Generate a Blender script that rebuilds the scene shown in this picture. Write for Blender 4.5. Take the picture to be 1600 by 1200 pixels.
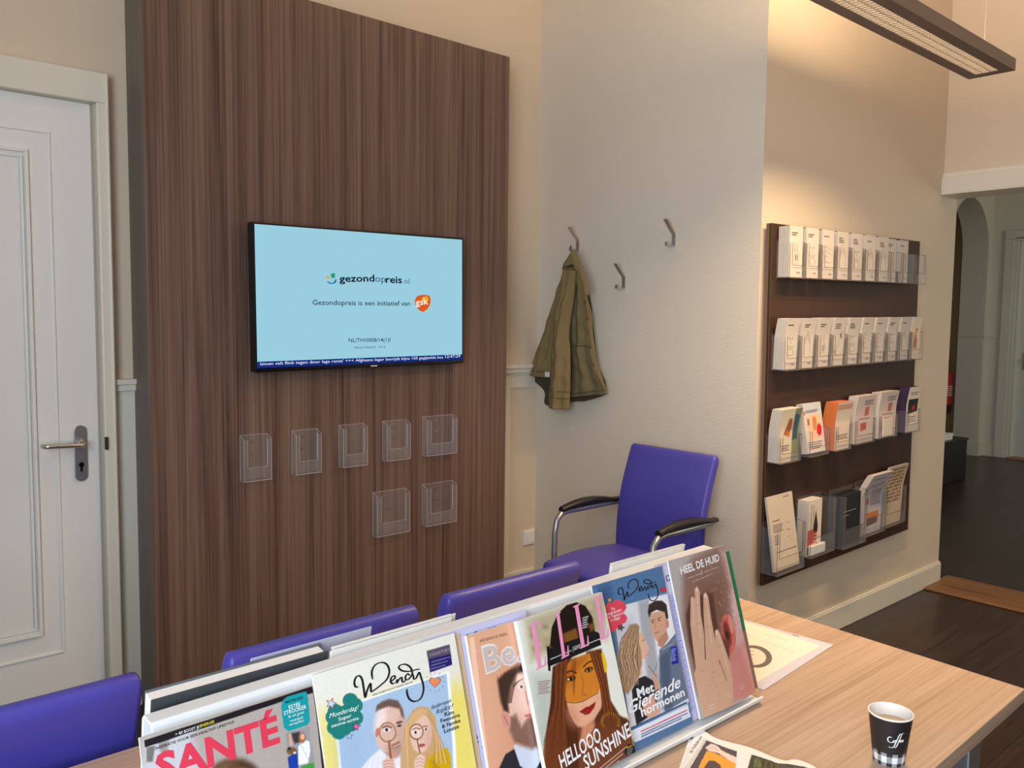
import bpy, math, random
import numpy as np
from mathutils import Vector, Matrix
for o in list(bpy.data.objects): bpy.data.objects.remove(o, do_unlink=True)
C = bpy.context.scene.collection
SC = bpy.context.scene
PI = math.pi
random.seed(7); RS = np.random.RandomState(7)

def lin(c):
    out = []
    for v in c[:3]:
        v = v/255.0
        out.append(v/12.92 if v <= .04045 else ((v+.055)/1.055)**2.4)
    return tuple(out) + (1.0,)

# ------------------------------------------------ camera
cam = bpy.data.cameras.new('camera'); cam.lens = 29.7; cam.sensor_width = 36; cam.clip_start = .02
co = bpy.data.objects.new('camera', cam); C.objects.link(co); SC.camera = co
RGT, UPV, FWD = (.749754, -.661613, .011716), (.042645, .065979, .996909), (.660341, .746937, -.077683)
co.matrix_world = Matrix(((RGT[0], UPV[0], -FWD[0], 0), (RGT[1], UPV[1], -FWD[1], 0), (RGT[2], UPV[2], -FWD[2], 1.48), (0, 0, 0, 1)))

# ------------------------------------------------ world, daylight, exposure
w = bpy.data.worlds.new('sky'); SC.world = w; w.use_nodes = True
wb = w.node_tree.nodes['Background']; wb.inputs[0].default_value = (.62, .76, 1, 1); wb.inputs[1].default_value = .6
SC.view_settings.view_transform = 'Standard'; SC.view_settings.look = 'None'
SC.view_settings.gamma = 1; SC.view_settings.use_curve_mapping = False; SC.view_settings.exposure = 0.2
def area(name, loc, rot, sx, sy, power, col, spread=180):
    l = bpy.data.lights.new(name, 'AREA'); l.shape = 'RECTANGLE'; l.size = sx; l.size_y = sy
    l.energy = power; l.color = col; l.spread = math.radians(spread)
    o = bpy.data.objects.new(name, l); C.objects.link(o); o.location = loc; o.rotation_euler = rot
    return o
DAY = (.74, .87, 1.0); WARM = (1.0, .71, .42)
area('daylight_left_window', (-1.26, -.55, 1.75), (0, -PI/2, 0), 1.9, 2.1, 122, DAY)
area('hall_fill_light', (7.6, -1.4, 1.9), (PI/2, 0, 0), 2.2, 1.6, 42, (1.0, .93, .78))  # added fill to brighten the hall; no window stands behind it

# ------------------------------------------------ materials
def mat(name, col, rough=.5, metal=0, spec=.5, bump=None, var=None, coat=0):
    m = bpy.data.materials.new(name); m.use_nodes = True; n = m.node_tree.nodes; l = m.node_tree.links
    b = n['Principled BSDF']; b.inputs['Base Color'].default_value = lin(col); b.inputs['Roughness'].default_value = rough
    b.inputs['Metallic'].default_value = metal; b.inputs['Specular IOR Level'].default_value = spec; b.inputs['Coat Weight'].default_value = coat
    tc = n.new('ShaderNodeTexCoord')
    if bump or var:
        mp = n.new('ShaderNodeMapping'); l.new(tc.outputs['Object'], mp.inputs[0])
        sc = (bump or var)[2] if len(bump or var) > 2 else (1, 1, 1); mp.inputs['Scale'].default_value = sc
        nz = n.new('ShaderNodeTexNoise'); nz.inputs['Scale'].default_value = (bump or var)[0]; nz.inputs['Detail'].default_value = 4
        l.new(mp.outputs[0], nz.inputs[0])
        if bump:
            bp = n.new('ShaderNodeBump'); bp.inputs['Strength'].default_value = bump[1]; bp.inputs['Distance'].default_value = .002
            l.new(nz.outputs[0], bp.inputs['Height']); l.new(bp.outputs[0], b.inputs['Normal'])
        if var:
            mx = n.new('ShaderNodeMix'); mx.data_type = 'RGBA'; l.new(nz.outputs[0], mx.inputs[0])
            d = var[1]; mx.inputs[6].default_value = lin([max(0, c-d) for c in col]); mx.inputs[7].default_value = lin([min(255, c+d) for c in col])
            l.new(mx.outputs[2], b.inputs['Base Color'])
    return m

def wood(name, ramp, axis, scale, stretch, rough=.45, planks=None, bump=.15):
    """streaky grain running along axis (0 x, 1 y, 2 z)"""
    m = bpy.data.materials.new(name); m.use_nodes = True; n = m.node_tree.nodes; l = m.node_tree.links
    b = n['Principled BSDF']; b.inputs['Roughness'].default_value = rough; b.inputs['Specular IOR Level'].default_value = .35
    tc = n.new('ShaderNodeTexCoord'); mp = n.new('ShaderNodeMapping'); l.new(tc.outputs['Object'], mp.inputs[0])
    s = [scale]*3; s[axis] = scale*stretch; mp.inputs['Scale'].default_value = s
    n1 = n.new('ShaderNodeTexNoise'); n1.inputs['Scale'].default_value = 1; n1.inputs['Detail'].default_value = 8; n1.inputs['Roughness'].default_value = .68; n1.inputs['Distortion'].default_value = .8
    l.new(mp.outputs[0], n1.inputs[0])
    mp2 = n.new('ShaderNodeMapping'); l.new(tc.outputs['Object'], mp2.inputs[0]); s2 = [scale*6.5]*3; s2[axis] = scale*stretch*1.5; mp2.inputs['Scale'].default_value = s2
    n2 = n.new('ShaderNodeTexNoise'); n2.inputs['Scale'].default_value = 1; n2.inputs['Detail'].default_value = 3; l.new(mp2.outputs[0], n2.inputs[0])
    mth = n.new('ShaderNodeMix'); mth.inputs[0].default_value = .38; l.new(n1.outputs[0], mth.inputs[2]); l.new(n2.outputs[0], mth.inputs[3])
    cr = n.new('ShaderNodeValToRGB'); e = cr.color_ramp.elements
    for i, (p, c) in enumerate(ramp):
        if i < 2: e[i].position = p; e[i].color = lin(c)
        else:
            k = e.new(p); k.color = lin(c)
    l.new(mth.outputs[0], cr.inputs[0]); out = cr.outputs[0]
    if planks:
        br = n.new('ShaderNodeTexBrick'); mp3 = n.new('ShaderNodeMapping'); l.new(tc.outputs['Object'], mp3.inputs[0]); l.new(mp3.outputs[0], br.inputs[0])
        br.inputs['Color1'].default_value = (.8, .8, .8, 1); br.inputs['Color2'].default_value = (1.15, 1.15, 1.15, 1); br.inputs['Mortar'].default_value = (.35, .35, .35, 1)
        br.inputs['Scale'].default_value = 1; br.inputs['Mortar Size'].default_value = .0025; br.inputs['Brick Width'].default_value = planks[0]; br.inputs['Row Height'].default_value = planks[1]
        mm = n.new('ShaderNodeMix'); mm.data_type = 'RGBA'; mm.blend_type = 'MULTIPLY'; mm.inputs[0].default_value = 1; l.new(out, mm.inputs[6]); l.new(br.outputs[0], mm.inputs[7]); out = mm.outputs[2]
    l.new(out, b.inputs['Base Color'])
    bp = n.new('ShaderNodeBump'); bp.inputs['Strength'].default_value = bump; bp.inputs['Distance'].default_value = .001; l.new(mth.outputs[0], bp.inputs['Height']); l.new(bp.outputs[0], b.inputs['Normal'])
    return m

def emit(name, col, s):
    m = bpy.data.materials.new(name); m.use_nodes = True; n = m.node_tree.nodes; l = m.node_tree.links
    n.remove(n['Principled BSDF']); e = n.new('ShaderNodeEmission'); e.inputs[0].default_value = lin(col); e.inputs[1].default_value = s
    l.new(e.outputs[0], n['Material Output'].inputs[0]); return m

def clear(name, alpha, col=(235, 240, 245), rough=.08, ior=1.45):
    """thin acrylic: transparent sheet with glossy reflection and a little haze"""
    m = bpy.data.materials.new(name); m.use_nodes = True; n = m.node_tree.nodes; l = m.node_tree.links
    n.remove(n['Principled BSDF']); tr = n.new('ShaderNodeBsdfTransparent'); gl = n.new('ShaderNodeBsdfGlossy'); gl.inputs['Roughness'].default_value = rough
    df = n.new('ShaderNodeBsdfDiffuse'); df.inputs[0].default_value = lin(col)
    fr = n.new('ShaderNodeMapRange'); lw = n.new('ShaderNodeLayerWeight'); lw.inputs[0].default_value = .5; l.new(lw.outputs['Facing'], fr.inputs[0]); fr.inputs[1].default_value = .55; fr.inputs[2].default_value = 1.0; fr.inputs[3].default_value = .015; fr.inputs[4].default_value = .35
    m1 = n.new('ShaderNodeMixShader'); m1.inputs[0].default_value = alpha; l.new(tr.outputs[0], m1.inputs[1]); l.new(df.outputs[0], m1.inputs[2])
    m2 = n.new('ShaderNodeMixShader'); l.new(fr.outputs[0], m2.inputs[0]); l.new(m1.outputs[0], m2.inputs[1]); l.new(gl.outputs[0], m2.inputs[2])
    l.new(m2.outputs[0], n['Material Output'].inputs[0]); return m

def printed(name, rough=.35):
    m = bpy.data.materials.new(name); m.use_nodes = True; n = m.node_tree.nodes; l = m.node_tree.links
    b = n['Principled BSDF']; b.inputs['Roughness'].default_value = rough; a = n.new('ShaderNodeAttribute'); a.attribute_name = 'print'
    l.new(a.outputs[0], b.inputs['Base Color']); return m

WALLC = (224, 206, 182)
M = dict(
 wall=mat('wall_paint', WALLC, .75, bump=(140, .12)),
 wall_tex=mat('glass_fibre_wallpaper', (222, 211, 194), .8, bump=(90, .5, (1, .35, 3.2))),
 white=mat('white_lacquer', (242, 240, 235), .35, bump=(30, .03)), trim=mat('trim_paint', (234, 226, 210), .4, bump=(30, .03)),
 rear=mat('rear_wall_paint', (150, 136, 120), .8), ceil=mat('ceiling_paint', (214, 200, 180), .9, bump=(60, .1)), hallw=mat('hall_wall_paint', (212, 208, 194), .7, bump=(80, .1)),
 hallb=mat('passage_wall_warm_tint', (170, 140, 96), .8, bump=(80, .1)),  # warm light in the passage is put into this brown wall colour
 walnut=wood('walnut_laminate', [(.33, (60, 43, 37)), (.43, (100, 76, 65)), (.52, (122, 95, 82)), (.66, (142, 114, 98))], 2, 22, .02, .42),
 walnut_edge=mat('laminate_edge_band', (110, 100, 92), .5, var=(60, 12, (1, 1, .03))),
 oak=wood('oak_laminate', [(.28, (156, 126, 102)), (.45, (182, 151, 125)), (.58, (196, 166, 142)), (.75, (210, 184, 162))], 0, 26, .045, .4, bump=.06),
 floor=wood('dark_floor_wood', [(.3, (30, 20, 16)), (.5, (52, 36, 30)), (.7, (68, 50, 41))], 0, 10, .12, .32, planks=(1.3, .14)),
 sill=wood('threshold_wood', [(.3, (96, 62, 38)), (.5, (136, 94, 60)), (.7, (160, 116, 78))], 1, 16, .08, .45),
 board=mat('dark_brown_laminate', (62, 39, 27), .6, spec=.3, var=(30, 6, (1, 1, .3))), board_edge=mat('board_edge', (120, 92, 70), .5),
 vinyl=mat('purple_blue_vinyl', (74, 68, 164), .42, bump=(220, .08)), black=mat('black_plastic', (20, 19, 20), .35), armpad=mat('black_armrest_plastic', (26, 22, 22), .38, bump=(200, .05)),
 steel=mat('silver_tube', (176, 178, 180), .35, .85), chrome=mat('brushed_steel', (206, 200, 192), .3, .9), screen_black=mat('gloss_black_bezel', (12, 12, 14), .18),
 standw=mat('white_display_sheet', (228, 229, 230), .3), paper=mat('white_paper', (236, 233, 228), .8), pages=mat('paper_edges', (226, 221, 212), .85, var=(300, 10, (.02, .02, 1))),
 leaflet=mat('leaflet_paper_dimmed', (208, 198, 188), .8), cream=mat('cream_paper', (226, 214, 196), .8), grey=mat('dark_grey_cloth', (92, 96, 100), .8, bump=(500, .3)), felt=mat('grey_folder', (58, 62, 66), .8, bump=(400, .3)),  # leaflet paper toned down: dimmer light on the board put into its colour
 acrylic=clear('clear_acrylic', .035), acrylic_edge=clear('acrylic_edge', .42, (236, 232, 235)), acrylic_dark=clear('acrylic_edge_brown', .62, (120, 98, 84)), acrylic_full=clear('clear_acrylic_front', .06, (225, 222, 226)),
 sleeve=clear('clear_plastic_sleeve', .35, (235, 235, 240)),
 khaki=mat('khaki_canvas', (136, 116, 76), .92, bump=(600, .5), ), khaki_in=mat('coat_lining', (74, 66, 46), .95, bump=(400, .4)), metalbtn=mat('brass_button', (150, 120, 70), .4, .8),
 lampbody=mat('brown_grey_metal', (136, 112, 96), .5, .1), louvre=mat('louvre_aluminium', (190, 176, 158), .5, .0), tube=emit('lamp_diffuser', (255, 228, 192), 5.5),
 red=mat('red_enamel', (168, 24, 22), .3), darkbox=mat('black_cabinet', (26, 24, 24), .5), brass=mat('floor_strip', (176, 130, 78), .5),
 cupw=mat('cup_white', (236, 232, 226), .45), foam=mat('milk_foam', (214, 186, 152), .8, var=(60, 26)),
 print=printed('printed_cover', .32), cupprint=printed('cup_print', .5), newsprint=printed('newsprint', .8),
 screen=emit('screen_picture', (160, 214, 232), .80), band=emit('screen_band', (24, 44, 128), .8), orange=mat('orange_card', (214, 116, 62), .7), purple=mat('purple_card', (60, 36, 70), .7), navy=mat('black_folder_print', (26, 28, 36), .5),
)
_cm = {}
def cmat(col, rough=.5, em=None):
    k = (tuple(col), rough, em)
    if k not in _cm:
        nm = 'ink_%02x%02x%02x' % tuple(int(c) for c in col)
        _cm[k] = emit(nm + '_lit', col, em) if em else mat(nm, col, rough)
    return _cm[k]

# ------------------------------------------------ mesh builder
class MB:
    def __init__(s): s.v = []; s.f = []; s.mi = []; s.m = 0
    def add(s, vs, fs):
        k = len(s.v); s.v += [tuple(v) for v in vs]; s.f += [tuple(i+k for i in f) for f in fs]; s.mi += [s.m]*len(fs)
    def box(s, x0, x1, y0, y1, z0, z1):
        s.add([(x, y, z) for x in (x0, x1) for y in (y0, y1) for z in (z0, z1)], [(0, 1, 3, 2), (4, 6, 7, 5), (0, 4, 5, 1), (2, 3, 7, 6), (0, 2, 6, 4), (1, 5, 7, 3)]); return s
    def frame(s, o, u, v, n, pts, h):
        """extruded 2D outline pts in plane o + u*a + v*b, thickness h along n"""
        o, u, v, n = map(Vector, (o, u, v, n)); k = len(pts)
        a = [o+u*p[0]+v*p[1] for p in pts]; b = [q+n*h for q in a]
        s.add(a+b, [tuple(range(k))[::-1], tuple(range(k, 2*k))]+[(i, (i+1) % k, k+(i+1) % k, k+i) for i in range(k)]); return s
    def tube(s, pts, r, n=10, cap=True):
        P = [Vector(p) for p in pts]; rr = r if isinstance(r, (list, tuple)) else [r]*len(P); vs = []; up = None
        for i, p in enumerate(P):
            d = (P[min(i+1, len(P)-1)]-P[max(i-1, 0)]).normalized()
            if up is None: up = Vector((0, 0, 1)) if abs(d.z) < .9 else Vector((1, 0, 0))
            a = d.cross(up)
            if a.length < 1e-4: a = d.orthogonal()
            a.normalize(); b = a.cross(d).normalized(); up = b
            for k in range(n):
                t = 2*PI*k/n; vs.append(p+(a*math.cos(t)+b*math.sin(t))*rr[i])
        fs = [(i*n+k, i*n+(k+1) % n, (i+1)*n+(k+1) % n, (i+1)*n+k) for i in range(len(P)-1) for k in range(n)]
        if cap: fs += [tuple(range(n))[::-1], tuple((len(P)-1)*n+k for k in range(n))]
        s.add(vs, fs); return s
    def lathe(s, prof, n=40, c=(0, 0, 0)):
        vs = [(c[0]+r*math.cos(2*PI*k/n), c[1]+r*math.sin(2*PI*k/n), c[2]+z) for r, z in prof for k in range(n)]
        s.add(vs, [(i*n+k, i*n+(k+1) % n, (i+1)*n+(k+1) % n, (i+1)*n+k) for i in range(len(prof)-1) for k in range(n)]); return s
    def grid(s, fn, nu, nv):
        vs = [fn(i/nu, j/nv) for j in range(nv+1) for i in range(nu+1)]
        s.add(vs, [(j*(nu+1)+i, j*(nu+1)+i+1, (j+1)*(nu+1)+i+1, (j+1)*(nu+1)+i) for j in range(nv) for i in range(nu)]); return s
    def build(s, name, m, parent=None, smooth=False, bevel=0, seg=2, solid=0, sub=0, loc=None):
        me = bpy.data.meshes.new(name); me.from_pydata(s.v, [], s.f)
        for x in (m if isinstance(m, (list, tuple)) else [m]): me.materials.append(x)
        if isinstance(m, (list, tuple)): me.polygons.foreach_set('material_index', s.mi)
        if smooth: me.polygons.foreach_set('use_smooth', [True]*len(me.polygons))
        me.update(); o = bpy.data.objects.new(name, me); C.objects.link(o)
        if parent is not None: o.parent = parent
        if loc: o.location = loc
        if solid: k = o.modifiers.new('solid', 'SOLIDIFY'); k.thickness = solid; k.offset = 0
        if sub: k = o.modifiers.new('sub', 'SUBSURF'); k.levels = sub; k.render_levels = sub
        if bevel: k = o.modifiers.new('bev', 'BEVEL'); k.width = bevel; k.segments = seg; k.limit_method = 'ANGLE'; k.angle_limit = .6
        return o

def tag(o, label=None, cat=None, group=None, kind=None):
    if label: o['label'] = label
    if cat: o['category'] = cat
    if group: o['group'] = group
    if kind: o['kind'] = kind
    return o
def empty(name, loc, rz=0, rot=None):
    o = bpy.data.objects.new(name, None); o.empty_display_size = .05; C.objects.link(o); o.location = loc; o.rotation_euler = rot or (0, 0, rz); return o
def thing(name, loc, label, cat, group=None, rz=0, rot=None): return tag(empty(name, loc, rz, rot), label, cat, group)
def struct(name, mb, m, **k): return tag(mb.build(name, m, **k), kind='structure')
def copy_tree(o, parent=None):
    c = o.copy(); C.objects.link(c); c.parent = parent
    for ch in [x for x in bpy.data.objects if x.parent == o]: copy_tree(ch, c)
    return c

# ------------------------------------------------ lettering and print helpers
_tc = {}
def glyphs(t, wt=0, sh=0):
    k = (t, wt, sh)
    if k in _tc: return _tc[k]
    cu = bpy.data.curves.new('t', 'FONT'); cu.body = t; cu.size = 1; cu.offset = wt*.012; cu.shear = sh; cu.resolution_u = 2
    o = bpy.data.objects.new('t', cu); C.objects.link(o); dg = bpy.context.evaluated_depsgraph_get(); dg.update()
    me = o.evaluated_get(dg).to_mesh(); vs = np.array([v.co[:2] for v in me.vertices]).reshape(-1, 2); fs = [tuple(p.vertices) for p in me.polygons]
    o.evaluated_get(dg).to_mesh_clear(); bpy.data.objects.remove(o); bpy.data.curves.remove(cu)
    _tc[k] = (vs, fs); return _tc[k]
CAP = .729*.958
def put_text(mb, t, p0, p1, cap, surf, h, wt=0, sh=0):
    """text from baseline point p0 to p1 (mm), cap height cap (mm)"""
    vs, fs = glyphs(t, wt, sh)
    if len(vs) == 0: return
    x0, x1 = vs[:, 0].min(), vs[:, 0].max(); p0 = np.array(p0); p1 = np.array(p1); d = p1-p0
    L = np.linalg.norm(d); e = d/max(L, 1e-6); nrm = np.array([-e[1], e[0]])
    q = p0+np.outer((vs[:, 0]-x0)/(x1-x0), d)+np.outer(vs[:, 1]/CAP*cap, nrm)
    mb.add([surf(a[0]/1000, a[1]/1000, h) for a in q], fs)
def smooth_pts(P, k=5):
    P = [np.array(p, float) for p in P]
    if len(P) < 3: return P
    out = []
    for i in range(len(P)-1):
        a, b, c, d = P[max(i-1, 0)], P[i], P[i+1], P[min(i+2, len(P)-1)]
        for j in range(k):
            t = j/k; out.append(.5*((2*b)+(-a+c)*t+(2*a-5*b+4*c-d)*t*t+(-a+3*b-3*c+d)*t**3))
    return out+[P[-1]]
def put_stroke(mb, pts, w, surf, h):
    P = smooth_pts(pts); n = len(P); vs = []
    for i, p in enumerate(P):
        d = P[min(i+1, n-1)]-P[max(i-1, 0)]; L = np.linalg.norm(d) or 1; nr = np.array([-d[1], d[0]])/L
        ww = w*.5*(.6+.75*abs(nr[0]))*(.5+.5*min(1, min(i, n-1-i)/3))
        for sg in (-1, 1): q = p+nr*ww*sg; vs.append(surf(q[0]/1000, q[1]/1000, h))
    mb.add(vs, [(2*i, 2*i+1, 2*i+3, 2*i+2) for i in range(n-1)])
def to_lin(a): return np.where(a <= .04045, a/12.92, ((a+.055)/1.055)**2.4)
def paint(ops, x0, y0, W, H, step):
    """rasterise printed artwork (mm) on a grid; returns linear rgb per grid point"""
    nx, ny = int(round(W/step))+1, int(round(H/step))+1
    xs = x0+np.linspace(0, W, nx); ys = y0+np.linspace(0, H, ny); img = np.ones((ny, nx, 3))*.85
    for op in ops:
        if op[0] == 'p': _, col, pts, soft, al = op; ext = soft*1.5+1; closed = True; hw = 0
        elif op[0] == 'l': _, col, pts, wd, soft, al = op; hw = wd/2; ext = hw+soft+1; closed = False
        else: continue
        P = np.array(pts, float)
        i0 = max(0, int((P[:, 0].min()-ext-x0)/step)); i1 = min(nx, int((P[:, 0].max()+ext-x0)/step)+2)
        j0 = max(0, int((P[:, 1].min()-ext-y0)/step)); j1 = min(ny, int((P[:, 1].max()+ext-y0)/step)+2)
        if i0 >= i1 or j0 >= j1: continue
        X, Y = np.meshgrid(xs[i0:i1], ys[j0:j1]); D = np.full(X.shape, 1e9); ins = np.zeros(X.shape, bool); n = len(P)
        for k in range(n if closed else n-1):
            a, b = P[k], P[(k+1) % n]; d = b-a; L2 = d@d or 1e-9
            t = np.clip(((X-a[0])*d[0]+(Y-a[1])*d[1])/L2, 0, 1); D = np.minimum(D, np.hypot(X-a[0]-t*d[0], Y-a[1]-t*d[1]))
            if closed and a[1] != b[1]:
                c = ((a[1] > Y) != (b[1] > Y)) & (X < (b[0]-a[0])*(Y-a[1])/(b[1]-a[1])+a[0]); ins ^= c
        sd = np.where(ins, D, -D) if closed else hw-D
        s = max(soft, .35); cov = np.clip(sd/s*.5+.5, 0, 1); cov = (cov*cov*(3-2*cov)*al)[..., None]
        img[j0:j1, i0:i1] = img[j0:j1, i0:i1]*(1-cov)+np.array(col)/255*cov
    img = (img-.5)*1.1+.5+np.random.RandomState(nx).normal(0, .014, (ny, nx, 1))
    return xs, ys, to_lin(np.clip(img, 0, 1))
def printed_sheet(name, ops, x0, y0, W, H, step, surf, m, parent, mask=None):
    xs, ys, img = paint(ops, x0, y0, W, H, step); nx, ny = len(xs), len(ys)
    vs = [surf(x/1000, y/1000, 0) for y in ys for x in xs]
    idx = np.arange(nx*ny).reshape(ny, nx); f = np.stack([idx[:-1, :-1], idx[:-1, 1:], idx[1:, 1:], idx[1:, :-1]], -1).reshape(-1, 4)
    me = bpy.data.meshes.new(name); me.from_pydata(vs, [], f.tolist()); me.materials.append(m)
    at = me.color_attributes.new('print', 'FLOAT_COLOR', 'POINT'); c = np.ones((nx*ny, 4), np.float32); c[:, :3] = img.reshape(-1, 3); at.data.foreach_set('color', c.ravel())
    me.polygons.foreach_set('use_smooth', [True]*len(me.polygons)); me.update(); o = bpy.data.objects.new(name, me); C.objects.link(o); o.parent = parent; return o
def art_vectors(ops, surf, parent, h=.00025, em=None, names=None):
    """every lettering part of a sheet as one mesh per part and colour"""
    by = {}
    for op in ops:
        if op[0] == 't': key = (op[8], tuple(op[5]))
        elif op[0] == 's': key = (op[4], tuple(op[1]))
        elif op[0] == 'v': key = (op[3], tuple(op[1]))
        else: continue
        by.setdefault(key, []).append(op)
    for i, ((part, col), L) in enumerate(by.items()):
        mb = MB(); hh = h*(1+.35*i)
        for op in L:
            if op[0] == 't': put_text(mb, op[1], op[2], op[3], op[4], surf, hh, op[6], op[7])
            elif op[0] == 's': put_stroke(mb, op[2], op[3], surf, hh)
            else: mb.add([surf(p[0]/1000, p[1]/1000, hh) for p in op[2]], [tuple(range(len(op[2])))])
        if mb.f: mb.build(part, cmat(col, .4, em), parent)

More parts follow.
